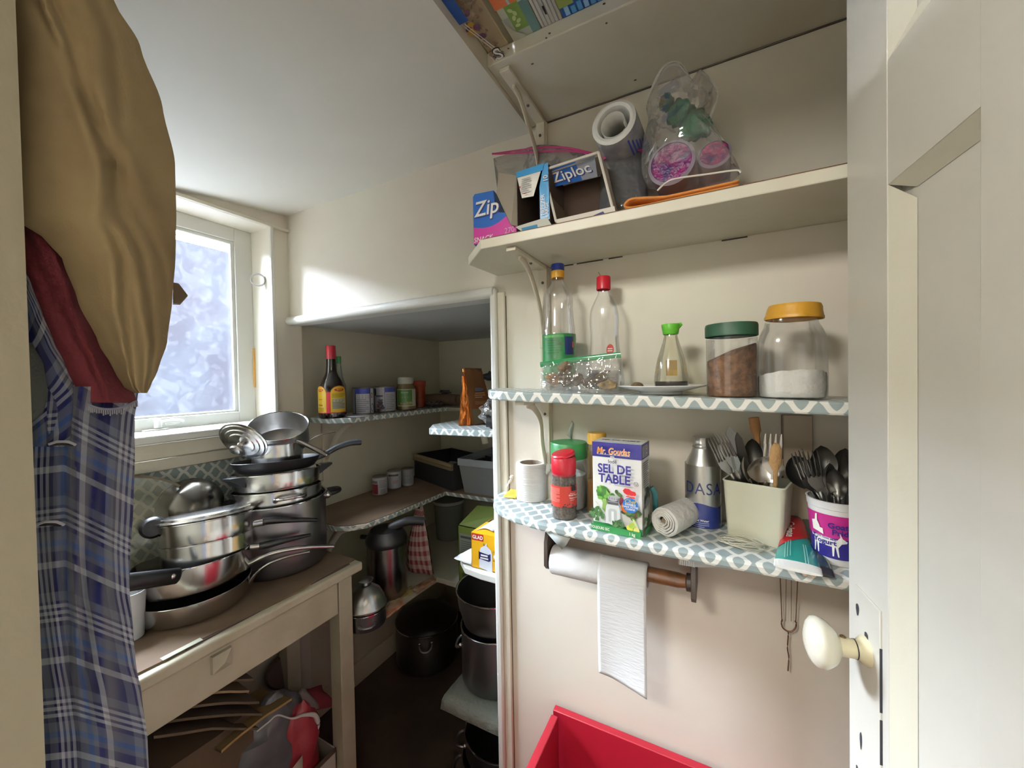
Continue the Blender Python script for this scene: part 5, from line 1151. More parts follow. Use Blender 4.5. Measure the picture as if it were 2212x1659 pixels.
# ================================================================ red wooden crate in the foreground
ct = PY(1200, 1530, .975); RD = mat('a3182c', .42, bump=.04, bscale=30); zT = ct.z+.002; zB = .27
cx0 = ct.x-.004; cx1 = cx0+.62; cy1 = .985; cy0 = .50; th = .020
t = thing('red_crate', 'large red wooden crate on the floor against the back wall', 'crate', ((cx0+cx1)/2, (cy0+cy1)/2, 0))
part('side_board', MB().box((cx0, cy1-th, 0.02), (cx1, cy1, zT), RD), t, bevel=.002)
part('side_board', MB().box((cx0, cy0, 0.02), (cx1, cy0+th, zT), RD), t, bevel=.002)
part('side_board', MB().box((cx0, cy0+th+.001, 0.02), (cx0+th, cy1-th-.010, zT-.003), RD), t, bevel=.002)
part('side_board', MB().box((cx1-th, cy0+th+.001, 0.02), (cx1, cy1-th-.001, zT), RD), t, bevel=.002)
part('bottom_board', MB().box((cx0, cy0, 0), (cx1, cy1, .02), RD), t, bevel=.002)
# tape roll hanging on its nail beside the window
p = PX(551, 604, -1.615); p.y = .905; rr = HW(17, p)
t = thing('tape_roll', 'clear tape ring hanging on a nail in the window reveal', 'tape', tuple(p))
m = MB(); m.M = Matrix.Translation(p) @ Vector((.75, -.62, .05)).to_track_quat('Z', 'Y').to_matrix().to_4x4()
m.lathe([(rr, -.006), (rr, .006), (rr*.86, .006), (rr*.86, -.006), (rr, -.006)], mat('d7dadc', .2, coat=.5), 32); part('ring', m, t)
m = MB(); m.M = Matrix.Translation(p) @ Vector((.75, -.62, .05)).to_track_quat('Z', 'Y').to_matrix().to_4x4(); m.lathe([(rr*1.01, -.006), (rr*1.01, .006)], mat('37383c', .4), 12, a0=-.9+1.57, a1=.2+1.57); part('loose_end', m, t, 'dark loose end of the tape')
# ================================================================ nook: shelves
t = shelf('upper nook shelf in grey trellis paper along the side wall, dark sauce bottle on it', [(-1.60, 1.085), (-1.435, 1.082), (-1.372, 1.136), (-1.338, 1.75), (-1.338, 2.03), (-1.60, 2.03)], 1.338, 1.360, M_TY, 0, (-1.5, 1.4, 1.338), bevel=.003)
m = MB(); m.tube(catmull([(-1.40, 1.17, 1.337), (-1.44, 1.17, 1.325), (-1.50, 1.17, 1.28), (-1.55, 1.17, 1.21), (-1.594, 1.17, 1.12)], 6), .006, M_CREAM, 8, flat=(2.2, .8), up=(0, 1, 0)); m.box((-1.5998, 1.155, 1.06), (-1.590, 1.185, 1.337), M_CREAM); part('bracket', m, t)
t = shelf('plain pale nook shelf at the back, brown rolled bag on it', [(-1.337, 1.76), (.09, 1.76), (.09, 2.03), (-1.337, 2.03)], 1.336, 1.358, mat('a5a291', .6), 0, (-.7, 1.9, 1.336))
t = shelf('bright trellis papered nook shelf behind the opening edge, orange foil bag on it', [(-1.0, 1.195), (-1.072, 1.305), (-1.076, 1.60), (.09, 1.60), (.09, 1.30)], 1.300, 1.325, M_TX, 0, (-.7, 1.4, 1.30), bevel=.003)
m = MB().tube(catmull([(-1.02, 1.55, 1.299), (-1.01, 1.57, 1.28), (-1.0, 1.595, 1.25), (-.99, 1.60, 1.20)], 6), .010, M_CREAM, 8, flat=(1.8, .8), up=(0, 1, 0)); part('bracket', m, t)
fr = [(-1.599, 1.06), (-1.40, 1.02), (-1.34, 1.02), (-1.29, 1.045), (-1.25, 1.10), (-1.235, 1.25), (-1.228, 1.588), (.09, 1.59), (.09, 2.03), (-1.599, 2.03)]
t = shelf('middle nook shelf with brown paper on top and trellis edge, three cans on it', fr, .918, .938, M_TY, 0, (-1.4, 1.4, .918), bevel=.003)
part('liner', MB().prism([(x-(.004 if x > -1.5 else -.002), y+(.004 if y < 1.06 else -.002)) for x, y in fr], .9383, .9405, M_KRAFT), t, 'brown paper liner', smooth=False)
m = MB(); m.tube(catmull([(-1.34, 1.07, .917), (-1.40, 1.08, .885), (-1.47, 1.085, .80), (-1.52, 1.09, .70), (-1.59, 1.09, .62)], 6), .008, M_CREAM, 8, flat=(2.2, .8), up=(0, 1, 0)); part('bracket', m, t)
ZA3 = .60
t = shelf('low nook shelf with a white front edge, pots on it', [(-1.599, 1.055), (-1.165, 1.055), (-1.145, 1.40), (.09, 1.40), (.09, 2.03), (-1.599, 2.03)], ZA3-.024, ZA3, mat('bdb9a9', .5), 0, (-1.3, 1.4, ZA3), bevel=.002)
ZC = .86
t = shelf('small white nook shelf beside the opening edge, yellow trash bag box on it', [(-.835, 1.18), (-.825, 1.145), (-.775, 1.100), (-.70, 1.088), (.09, 1.086), (.09, 1.32), (-.835, 1.32)], ZC-.022, ZC, M_WHITEP, 0, (-.5, 1.2, ZC))
ZD = .385
t = shelf('small white nook shelf low down beside the opening edge, grey towel on it', [(-.855, 1.16), (-.82, 1.10), (-.76, 1.07), (.09, 1.065), (.09, 1.36), (-.855, 1.36)], ZD-.035, ZD, mat('c4c1ac', .5, bump=.2), 0, (-.5, 1.2, ZD))
# ---- on the upper nook shelf
def bz(px, py, Z): p = PZ(px, py, Z); p.z = Z+.001; return p
def bx(px, X, Z): p = PX(px, 850, X); p.z = Z+.001; return p
def prz(c, rows):
    out = []
    for hw, py in rows: z = ZA(c.x, c.y, py); out.append((HW(hw, c), max(0, z-c.z)))
    out[0] = (out[0][0], 0); return out
ZU = 1.360
c = bx(717, -1.475, ZU); t = thing('sauce_bottle', 'dark brown seasoning sauce bottle with red cap and yellow red labels', 'bottle', tuple(c))
P = prz(c, [(27, 897), (29, 893), (29.5, 850), (28, 838), (22, 822), (14, 808), (11.5, 795), (10.5, 775)])
m = MB().lathe([(0, .0005)]+smoothp(P, 3), mat('160d08', .12, coat=.6), 40, c); part('bottle_body', m, t)
zc0, zc1 = ZA(c.x, c.y, 776)-c.z, ZA(c.x, c.y, 747)-c.z; rc = HW(11, c); m = MB().lathe([(rc, zc0), (rc*1.03, zc0+.002), (rc*.98, zc1-.003), (rc*.9, zc1), (0, zc1)], mat('a01c2c', .4), 28, c); part('cap', m, t, 'red cap')
r = P[2][0]; y2z = lambda py: ZA(c.x, c.y, py)-c.z
pr = Print(cyl_map(c, r+.0004, facing(c))); pr.curved = .005; LY, LR, LO = mat('d8b52c', .4), mat('b5202a', .4), mat('c4772c', .4)
pr.rect(-r*1.45, y2z(890), r*1.35, y2z(846), LR, 24)
for u0, u1 in ((-r*1.5, -r*.42), (-r*.12, r*1.25)):
    uc = (u0+u1)/2; hw_ = (u1-u0)/2
    pr.band(lambda a: y2z(848)+(y2z(833)-y2z(848))*math.sqrt(max(0, 1-(2*a-1)**2)), lambda a: y2z(889), u0, u1, LO, 20)
    pr.band(lambda a: y2z(848)+(y2z(835)-y2z(848))*math.sqrt(max(0, 1-(2*a-1)**2)), lambda a: y2z(888), u0+.0012, u1-.0012, LY, 20)
    zz = y2z(842); pr.poly([(uc-hw_*.6, zz+.003), (uc-hw_*.4, zz+.006), (uc+hw_*.4, zz+.006), (uc+hw_*.6, zz+.003), (uc+hw_*.5, zz-.003), (uc, zz-.007), (uc-hw_*.5, zz-.003)], LR)
    pr.text('MAGGI', uc, zz+.0008, .0088, LY, .03, sx=.85)
uc = (-r*1.5-r*.42)/2; pr.text('Seasoning', uc, y2z(861), .0080, LR, .02, sx=.75); pr.text('Arôme', uc, y2z(873), .011, mat('6a2a1a', .4), .03, sx=.8); pr.lines(uc-r*.35, y2z(887), uc+r*.35, y2z(878), 3, mat('8a6d1e', .5))
pr.lines(-r*.0, y2z(858), r*1.12, y2z(849), 3, mat('8d8a24', .5)); pr.rect(.0, y2z(882), r*1.1, y2z(860), mat('a8a78c', .5)); pr.lines(.001, y2z(881), r*1.05, y2z(861), 7, mat('6d6b5c', .5)); pr.done('label_print', t)
p = PX(732, 800, -1.555); c = Vector((p.x, p.y, ZU+.001)); t = thing('glass_bottle', 'slim clear glass bottle with green cap half hidden behind the dark sauce bottle', 'bottle', tuple(c))
zc0, zc1 = ZA(c.x, c.y, 784)-c.z, ZA(c.x, c.y, 770)-c.z; rc = HW(5.5, c)
m = MB().lathe([(0, .001), (rc*2.6, .001), (rc*2.7, .004), (rc*2.7, zc0*.55), (rc*1.4, zc0*.75), (rc*.85, zc0)], film(tint=(.8, .85, .8), haze=.2, gloss=.2, hazecol=(.4, .44, .4)), 28, c); part('bottle_body', m, t)
part('cap', MB().lathe([(rc, zc0-.001), (rc, zc1), (0, zc1)], mat('1f6a36', .4), 20, c), t, 'green cap')
def can(label, c, r, h, fn, grp, lid='9a9894', name='food_can'):
    t = thing(name, label, 'can', tuple(c), grp); m = MB().lathe([(0, .0015), (r*.94, .0012), (r*.99, 0), (r, .002), (r*.97, .004), (r*.97, h-.004), (r, h-.002), (r*.99, h), (r*.93, h-.002), (0, h-.003)], mat(lid, .3, metal=1.0), 36, c); part('can_body', m, t)
    pr = Print(cyl_map(c, r*.975, facing(c)), .0001, .0002); fn(pr, r, h); pr.done('label', t); return t
VIO, LTW = mat('34409a', .4), mat('b9b9bf', .5)
def lab_a(sh):
    def fn(p, r, h):
        p.rect(-r*1.6, .005, r*1.6, h-.005, mat('3a3c48', .4), 24); p.rect(-r*.7+sh, .006, r*.55+sh, h*.76, LTW, 12); p.rect(-r*.7+sh, h*.77, r*.55+sh, h-.006, VIO, 12); p.lines(-r*.62+sh, h*.10, r*.45+sh, h*.72, 9, mat('83838c', .5))
        p.rect(r*.62+sh, .006, r*.98+sh, h-.006, LTW, 6); p.ell(r*.75+sh, h*.7, r*.1, h*.1, mat('8a2c3a', .5)); p.ell(r*.8+sh, h*.25, r*.16, h*.15, mat('55596a', .5)); p.rect(-r*1.2+sh, .006, -r*.78+sh, h-.006, mat('9da0aa', .5), 6)
    return fn
def lab_b(p, r, h):
    p.rect(-r*1.6, .005, r*1.6, h-.005, LTW, 24); p.rect(.0, h*.77, r*1.4, h-.006, VIO, 14); p.lines(r*.1, h*.10, r*.9, h*.72, 9, mat('83838c', .5)); p.rect(-.001, .006, .001, h-.006, VIO, 2)
    for i in range(16): p.ell(-r*.55+r*.5*random.random()-.004, h*(.08+.32*random.random()), r*.11, h*.07, mat(random.choice(['3c3f50', '5a4a5c', '2d2f3c', '7b4a52']), .5), random.random()*3, 8)
    p.rect(-r*.8, h*.6, -r*.15, h*.66, mat('444a60', .5)); p.rect(-r*.55, h*.45, -r*.15, h*.50, mat('444a60', .5)); p.ell(-r*.9, h*.78, r*.12, h*.16, mat('23262f', .5))
gC = 'blue and white cans on the upper nook shelf'
c = bx(785, -1.470, ZU); can('blue and white can nearest the dark sauce bottle, upper nook shelf', c, HW(25, c), ZA(c.x, c.y, 836)-c.z, lab_a(0), gC)
c = bx(831, -1.475, ZU); can('blue and white can with dark berries printed, left of the nut butter jar', c, HW(24, c), ZA(c.x, c.y, 834)-c.z, lab_b, gC)
c = bx(810, -1.555, ZU); can('blue and white can mostly hidden between the two front cans', c, .034, ZA(c.x, c.y, 836)-c.z, lab_a(.006), gC)
c = bx(773, -1.395, ZU); m = MB().lathe([(0, 0), (HW(24, c), 0), (HW(26, c), .002), (HW(26, c), .004), (HW(23, c), .0052), (0, .0048)], mat('c9ced8', .4), 32, c)
c2 = c; solo('jar_lid', m, 'flat white jar lid lying in front of the blue and white can', 'lid', tuple(c2))
c = bx(877, -1.435, ZU); r = HW(22, c); t = thing('nut_butter_jar', 'jar of nut butter with white lid and green label', 'jar', tuple(c)); y2z = lambda py: ZA(c.x, c.y, py)-c.z
m = MB().lathe([(0, .001), (r*.92, .001), (r, .005), (r, y2z(848)), (r*.9, y2z(838)), (r*.75, y2z(828))], mat('6f6040', .2, coat=.4), 36, c); part('jar_body', m, t)
part('lid', MB().lathe([(r*.78, y2z(829)), (r*.79, y2z(826)), (r*.78, y2z(817)), (r*.72, y2z(815)), (0, y2z(815))], mat('c4c4be', .4), 30, c), t, 'white lid')
pr = Print(cyl_map(c, r+.0003, facing(c))); pr.rect(-r*1.0, y2z(876), r*1.15, y2z(840), mat('b8b8a8', .4), 20); pr.rect(-r*.92, y2z(874), r*.62, y2z(841.5), mat('3f6a2a', .4), 16); pr.text('Nuts to You', -r*.15, y2z(847), .009, WH, .0, .2, sx=.8); pr.lines(-r*.6, y2z(859), r*.4, y2z(855), 1, mat('7d9a58', .5))
for i in range(14): pr.ell(-r*.85+r*1.4*random.random(), y2z(872)+.009*random.random(), r*.13, .004, mat(random.choice(['9a7a4c', '7d5e38', 'b39a6c']), .5), random.random()*3, 8)
pr.done('label', t)
c = bx(905, -1.49, ZU); r = HW(14, c); t = thing('glass_jar', 'orange red jar half hidden behind the nut butter jar', 'jar', tuple(c)); y2z = lambda py: ZA(c.x, c.y, py)-c.z
part('jar_body', MB().lathe([(0, .001), (r, .001), (r, y2z(836)), (r*1.15, y2z(833)), (r*1.1, y2z(828))], mat('8a3818', .3, var=.4, vscale=40), 30, c), t); part('lid', MB().lathe([(r*1.15, y2z(829)), (r*1.1, y2z(823)), (0, y2z(822))], mat('9a3a34', .5), 30, c), t, 'dull red lid')
p = bx(938, -1.43, ZU); m = MB()
m.ball(tuple(p+Vector((0, 0, .018))), (.045, .075, .017), mat('a59aa0', .22, metal=.9), 26, 14, lambda d: .85+.4*noise.noise(d*3)+.2*noise.noise(d*9)); m.v = [Vector((v.x, v.y, max(v.z, ZU+.0008))) for v in m.v]
solo('foil_packet', m, 'crumpled silver foil packet on the upper nook shelf right of the jars', 'foil packet', tuple(p), angle=25)
m = MB(); a = PY(922, 856, 1.86); b = PY(990, 858, 1.84); r = .036; a.z = b.z = 1.358+r+.002
m.tube([a, a.lerp(b, .3), a.lerp(b, .6), b], [r*.9, r, r*.97, r*.9], mat('5b4a3a', .8, bump=.5, bscale=30), 18)
solo('rolled_bag', m, 'brown rolled paper bag lying on the pale back shelf of the nook', 'bag', tuple(a.lerp(b, .5)-Vector((0, 0, r))))
m = MB(); q = a.lerp(b, .6)+Vector((0, .0, r)); m.ball(tuple(q+Vector((0, 0, .010))), (.05, .03, .013), mat('4a4a48', .3, metal=.4), 16, 10, lambda d: .8+.5*noise.noise(d*3)); solo('foil_scrap', m, 'dark crumpled scrap lying on top of the brown rolled bag', 'scrap', tuple(q), angle=30)
# ---- on the bright nook shelf: foil coffee bag, clear bag with a dark thing, dark bags behind
ZB = 1.326
bl, br = PZ(991, 920, ZB), PZ(1020, 918, ZB); c = (bl+br)/2; t = thing('foil_bag', 'tall glossy orange foil bag folded over at the top', 'bag', tuple(c))
FO = mat('cf7630', .2, metal=.6, bump=.35, bscale=30); FOD = mat('8a5a38', .4, metal=.1)
z1 = ZA(c.x, c.y, 797); wx = (br-bl).length
A0, A1 = bl, br; B1 = br+Vector((.055, .10, 0)); B0 = bl+Vector((.055, .10, 0)); tl = PY(1000, 795, bl.y+.02); tr_ = PY(1040, 795, B1.y); tl.z = tr_.z = z1
m = MB(); n = 10
def facef(P0, P1, Q0, Q1, amp, sd):
    return lambda u, v: (P0.lerp(P1, u)).lerp(Q0.lerp(Q1, u), v)+Vector((amp*noise.noise(Vector((u*4, v*7, sd)))*math.sin(math.pi*u), amp*noise.noise(Vector((u*4, v*7, sd+5))), 0))
e = Vector((.003, .004, 0)); mid = tl+Vector((.006, .02, 0))
m.grid(facef(A0, A1, tl, tl+Vector((.010, -.002, 0)), .010, 1), n, 16, FO); m.grid(facef(A1, B1, tl+Vector((.010, -.002, 0)), tr_, .003, 2), n, 16, FOD)
m.grid(facef(B1, B0, tr_, tr_-Vector((.006, 0, 0)), .003, 3), n, 16, FO); m.grid(facef(B0, A0, tr_-Vector((.006, 0, 0)), tl, .006, 4), n, 16, FO)
m.add([A0, A1, B1, B0], [(3, 2, 1, 0)], FO); part('bag_body', m, t, angle=25)
F1, F2 = tl+Vector((.006, -.006, .004)), tr_+Vector((.002, -.004, .004))
m = MB().add([F1, F2, F2-Vector((0, .003, .034)), F1-Vector((0, .003, .034))], [(3, 2, 1, 0)], FOD); part('folded_top', m, t, 'top folded over', solid=.002)
Un = (B1-A1).normalized(); Nn = Vector((Un.y, -Un.x, 0)); Vn = ((tr_+tl)/2-(A1+B1)/2).normalized()
pr = Print(plane_map((A1+B1)/2+Nn*.004, Un, Vn, Nn), .0003, .003); Wl = (B1-A1).length
pr.ell(.002, .150, .028, .008, mat('5c5d78', .4)); pr.lines(-.02, .112, .03, .138, 3, mat('c99a72', .5)); pr.lines(-.026, .085, .034, .10, 3, mat('b98a62', .5)); pr.ell(.0, .085, .05, .02, mat('7d4526', .4), 0, 16, math.pi, 2*math.pi)
pr.poly([(-.05, .005), (.045, .005), (.045, .07), (-.046, .066)], mat('75684c', .5)); pr.ell(.015, .045, .016, .022, mat('74302c', .5)); pr.ell(.004, .030, .008, .012, mat('5c2a2c', .5)); pr.poly([(.028, .03), (.044, .028), (.042, .07), (.034, .075)], mat('b5b79c', .5)); pr.done('label_print', t)
c = PZ(1050, 924, ZB); c.z = ZB; t = thing('plastic_bag', 'clear crinkled bag round a dark grey cup, right of orange foil bag', 'bag', tuple(c))
m = MB(); m.ball((c.x+.02, c.y+.03, ZB+.055), (.065, .06, .055), film(haze=.16, gloss=.5, bump=1.0, bscale=30, rough=.08), 26, 16, lambda d: .9+.35*noise.noise(d*2.5)+.15*noise.noise(d*6)); m.v = [Vector((v.x, v.y, max(v.z, ZB+.001))) for v in m.v]; part('film', m, t)
ax = Vector((-.9, -.35, .1)).normalized(); m = MB(); m.M = Matrix.Translation((c.x+.012, c.y-.006, ZB+.029)) @ ax.to_track_quat('Z', 'Y').to_matrix().to_4x4()
m.lathe([(0, -.05), (.022, -.05), (.026, .0), (.0265, .002), (.024, .001), (.018, -.04)], mat('33363a', .4), 28); solo('plastic_cup', m, 'dark grey cup lying on its side inside the clear bag', 'cup', (c.x+.012, c.y-.006, ZB))
for k, (px, py, rx, rz, col) in enumerate(((1062, 812, .05, .022, '0e0e12'), (1052, 850, .055, .045, '4f4a42'))):
    p = PY(px, py, 1.50); m = MB()
    if k == 0: p.z = max(p.z, 1.42)
    else: p.z = ZB+rz*1.0+.004
    m.ball(tuple(p), (rx, .04, rz), mat(col, .3), 20, 12, lambda d: .85+.45*noise.noise(d*2+Vector((k*4, 0, 0)))); m.v = [Vector((v.x, v.y, max(v.z, ZB+.001))) for v in m.v]
    if k == 1: m.v = [Vector((v.x, v.y, v.z if v.z < p.z else p.z+(v.z-p.z)*1.25)) for v in m.v]
    solo('crumpled_bag', m, ('crumpled black plastic bag high behind the orange foil bag', 'crumpled brown grey plastic bag behind the orange foil bag')[k], 'bag', tuple(p), angle=60)
# ---- middle nook shelf: cans, black wooden-edged tray, translucent bin
ZM = .9408
gC = 'cans with red and white labels on the middle nook shelf'
def lab_r(sh):
    def fn(p, r, h):
        p.rect(-r*1.6, .004, r*1.6, h-.004, LTW, 20); 
        p.rect(-r*1.6+sh, .006, -r*.25+sh, h*.62, mat('7d2430', .4), 12); p.rect(-r*1.5+sh, h*.66, -r*.3+sh, h*.8, mat('6f6a6a', .5)); p.lines(-r*.1+sh, h*.4, r*.9+sh, h*.85, 5, mat('8d8d90', .5))
        for i in range(6): p.rect(r*.1+i*r*.12+sh, h*.06, r*.14+i*r*.12+sh, h*.34, mat('44444a', .5), 1)
    return fn
def lab_s(p, r, h):
    p.rect(-r*1.6, .004, r*1.6, h-.004, LTW, 20); p.rect(-r*.9, h*.74, r*.6, h*.84, mat('3b3434', .5)); p.poly([(-r*.7, h*.62), (r*.8, h*.66), (r*.8, h*.08), (r*.1, h*.06), (-r*.3, h*.4)], mat('7a2028', .4)); p.poly([(-r*.9, h*.10), (r*.05, h*.08), (-r*.2, h*.4), (-r*.6, h*.55), (-r*.9, h*.5)], mat('a5916c', .5)); p.lines(-r*.2, h*.32, r*.65, h*.5, 3, mat('b07a72', .5))
def lab_g(p, r, h): p.rect(-r*1.6, .004, r*1.6, h-.004, mat('9d9da0', .5), 20); p.lines(-r*.8, h*.15, r*.8, h*.8, 9, mat('74747a', .5))
for px, py, hw_, tp, fn, lb in ((821, 1066, 16.5, 1028, lab_r(0), 'can with red and grey barcode label, nearest of three on brown paper'), (852, 1053, 15.5, 1016, lab_s, 'middle can of three, red label with a pale swoosh'), (881, 1047, 13.5, 1011, lab_g, 'grey labelled can next to the black tray')):
    c = bz(px, py, ZM); can(lb, c, HW(hw_, c), ZA(c.x, c.y, tp)-c.z, fn, gC)
a = PZ(884, 1052, ZM); a = Vector((-1.40, 1.66, ZM)); 
pl, pr_ = PY(874, 978, 1.66), PY(974, 1010, 1.50)
t = thing('storage_tray', 'black open storage box with light wooden top edge, beside grey can', 'box', (-1.22, 1.78, ZM))
zt = pl.z; x0 = pl.x; m = MB(); yf = 1.60; P0 = Vector((x0, 1.74, 0)); P1 = Vector((PY(976, 1010, 1.60).x, 1.60, 0)); Ud = (P1-P0).normalized(); Vd = Vector((-Ud.y, Ud.x, 0)); wl = (P1-P0).length; dl = .26
ztr = PY(976, 1003, 1.60).z; zt = (PY(874, 978, 1.74).z+ztr)/2
M = Matrix((Ud, Vd, Vector((0, 0, 1)))).transposed().to_4x4(); M.translation = P0
m = MB(); m.M = M
for A, Bq in (((0, 0, ZM), (wl, .008, zt-.03)), ((0, dl-.008, ZM), (wl, dl, zt)), ((0, .008, ZM), (.008, dl-.008, zt)), ((wl-.008, .008, ZM), (wl, dl-.008, zt)), ((.008, .008, ZM), (wl-.008, dl-.008, ZM+.008))): m.box(A, Bq, mat('15151a', .6))
part('box_body', m, t, bevel=.001)
m = MB(); m.M = M; m.box((-.002, -.008, zt-.034), (wl+.002, .008, zt-.018), mat('7a6a50', .6, bump=.1, bscale=50)); m.box((-.002, -.006, zt-.016), (wl+.002, .008, zt), mat('8a7a5e', .6, bump=.1, bscale=50)); part('wooden_edge', m, t, 'light wooden edge with a dark groove', bevel=.001)
m = MB(); q = PY(962, 990, 1.66); m.ball((P0+Ud*wl*.8+Vd*.06).to_tuple()[:2]+(zt-.035,), (.05, .04, .03), mat('77746c', .7), 18, 12, lambda d: .85+.3*noise.noise(d*2.5)); solo('paper_bag', m, 'pale crumpled paper inside the black open box', 'paper', (P0+Ud*wl*.8+Vd*.06).to_tuple()[:2]+(ZM+.01,))
t = thing('storage_bin', 'translucent grey plastic bin on the middle nook shelf beside the opening edge', 'bin', (-.9, 1.70, ZM))
b0 = PY(1002, 1073, 1.46); b1 = PY(993, 985, 1.46); yb0 = 1.60
xb, xt, zt = PY(1001, 1070, yb0).x, PY(992, 1000, yb0).x, PY(992, 990, yb0).z
BIN = film(tint=(.80, .84, .88), haze=.55, gloss=.12, hazecol=(.42, .44, .46), rough=.3)
m = MB(); X1 = -.55; y1 = 1.98
bot = [(xb, yb0+.012), (X1, yb0+.012), (X1, y1-.01), (xb, y1-.01)]; top = [(xt, yb0), (X1+.01, yb0), (X1+.01, y1), (xt, y1)]
loft(m, [[Vector((x, y, ZM+.0005)) for x, y in bot], [Vector((x, y, zt-.035)) for x, y in top]], BIN); part('bin_body', m, t, smooth=False, solid=.002)
m = MB(); rg = lambda d, z: [Vector((xt-d, yb0-d, z)), Vector((X1+.01+d, yb0-d, z)), Vector((X1+.01+d, y1+d, z)), Vector((xt-d, y1+d, z))]
loft(m, [rg(.001, zt-.035), rg(.006, zt-.034), rg(.006, zt), rg(.0, zt)], film(tint=(.7, .75, .8), haze=.8, gloss=.12, hazecol=(.50, .54, .60)), False); part('rim', m, t, 'thicker pale rim', smooth=False)

# ================================================================ pots and pans
def pot(name, label, c, prof, th, m, min_=None, cat='pot', tilt=None, group=None, parts=(), seg=48, rim=None):
    """prof: outer (r, z) from the bottom up; the wall is turned back inside"""
    t = thing(name, label, cat, tuple(c), group); T = Matrix.Translation(c) @ (tilt or Matrix.Identity(4))
    b = MB(); b.M = T; out = [(0, prof[0][1])]+list(prof)
    R_, Z_ = prof[-1]; ins = [(max(.001, r-th), max(z, prof[0][1]+th)) for r, z in prof[::-1]]
    b.lathe(out+[(R_-th*.5, Z_+th*.4)], m, seg); b.lathe([(R_-th*.5, Z_+th*.4)]+ins+[(0, prof[0][1]+th)], min_ or m, seg); part('pot_body', b, t)
    if rim: b = MB(); b.M = T; b.lathe([(R_-th, Z_), (R_, Z_+rim), (R_+rim, Z_+rim*.6), (R_+rim*1.1, Z_-rim*.2), (R_, Z_-rim*.6)], M_CHROME if m is not M_TEFLON else M_BLACKM, seg); part('rim', b, t, 'bright rolled rim' if m is not M_TEFLON else None)
    for nm, fn, lb in parts: b = MB(); b.M = T; fn(b); part(nm, b, t, lb)
    return t
def cyl(r, h, br=.015, flare=0): return [(r-br, 0), (r-br*.3, br*.3), (r, br), (r+flare*.5, h*.6), (r+flare, h)]
def loop(a, r, z, w, d, m, rad=.005, droop=0):
    """loop handle at heading a on a wall of radius r"""
    def fn(b):
        ca, sa = math.cos(a), math.sin(a); R_ = lambda x, y, z_: (x*ca-y*sa, x*sa+y*ca, z_)
        b.tube(catmull([R_(r-.002, -w/2, z), R_(r+d*.5, -w/2, z+.004-droop*.5), R_(r+d, -w/4, z+.006-droop), R_(r+d, w/4, z+.006-droop), R_(r+d*.5, w/2, z+.004-droop*.5), R_(r-.002, w/2, z)], 6), rad, m, 10)
        for s in (-1, 1): b.ball(R_(r+.001, s*w/2, z), (rad*1.6,)*3, M_CHROME, 10, 8)
    return ('handle', fn, None)
def stick(a, pts, m, w0=.012, h0=.008, w1=.010, h1=.007, label=None, name='handle', hole=True):
    """long handle at heading a: (distance from the axis, height) points"""
    def fn(b):
        ca, sa = math.cos(a), math.sin(a); P_ = catmull([(x*ca, x*sa, z) for x, z in pts], 6); n = len(P_)
        b.tube(P_, [(w0+(w1-w0)*i/(n-1), h0+(h1-h0)*i/(n-1)) for i in range(n)], m, 12, up=(0, 0, 1))
        if hole: q = P_[-3]; b.ball((q.x, q.y, q.z+h1*.95), (.006, .004, .0015), M_BLACK, 10, 6)
    return (name, fn, label)
TZ = .8725
def away(a, deg):
    w = Vector((a[0], a[1], 0)).normalized(); u = Vector((0, 0, 1))*math.cos(math.radians(deg))+w*math.sin(math.radians(deg))
    q = Vector((0, 0, 1)).rotation_difference(u); return q.to_matrix().to_4x4()
ax = (-1.385, .825)
def zs(py, a=None): a = a or ax; return ZA(a[0], a[1], py)
v3 = lambda a, z: Vector((a[0], a[1], z))
hx = lambda a, px, py, X: (PX(px, py, X)-Vector((a[0], a[1], 0)))
def heading(a, p): return math.atan2(p.y-a[1], p.x-a[0])
c = v3(ax, TZ); r1 = HW(108, c); h1 = zs(1071)-TZ
S1 = pot('stock_pot', 'tall grey stock pot carrying the taller stack of pans on table', c, cyl(r1*.985, h1, .02, r1*.01), .003, M_STEELD, rim=.003, parts=[loop(heading(ax, PX(725, 1060, -1.30)), r1, h1-.018, .055, .045, M_BLACK, .009), loop(heading(ax, PX(725, 1060, -1.30))+math.pi, r1, h1-.018, .055, .045, M_BLACK, .009)])
z2 = zs(1052); r2 = HW(101, c); zb2 = z2-.075
pot('steamer_pot', 'shiny steel pot with loop handle nested in the tall grey stock pot', v3(ax, zb2), cyl(r2*.97, z2-zb2, .015, 0), .0025, M_STEEL, tilt=away(ax, 5), rim=.003, parts=[loop(heading(ax, (PX(632, 1070, -1.22))), r2, .052, .085, .030, M_CHROME, .0052)])
z3_ = zs(1015); r3 = HW(99, c); zb3 = z2+.004
hR, hL = heading(ax, PX(712, 1018, -1.33)), heading(ax, PX(470, 1024, -1.36))
def wedge(a, r, z, d, w=.05):
    def fn(b):
        ca, sa = math.cos(a), math.sin(a); Q = lambda x, y, z_: (x*ca-y*sa, x*sa+y*ca, z_)
        vs = [Q(r-.004, -w/2, z+.004), Q(r-.004, w/2, z+.004), Q(r+d, w*.35, z+.006), Q(r+d, -w*.35, z+.006), Q(r-.004, -w/2, z-.030), Q(r-.004, w/2, z-.030), Q(r+d, w*.35, z-.001), Q(r+d, -w*.35, z-.001)]
        b.add(vs, [(0, 1, 2, 3), (7, 6, 5, 4), (0, 3, 7, 4), (1, 5, 6, 2), (3, 2, 6, 7), (0, 4, 5, 1)], M_BLACK)
    return ('handle', fn, 'black side handle')
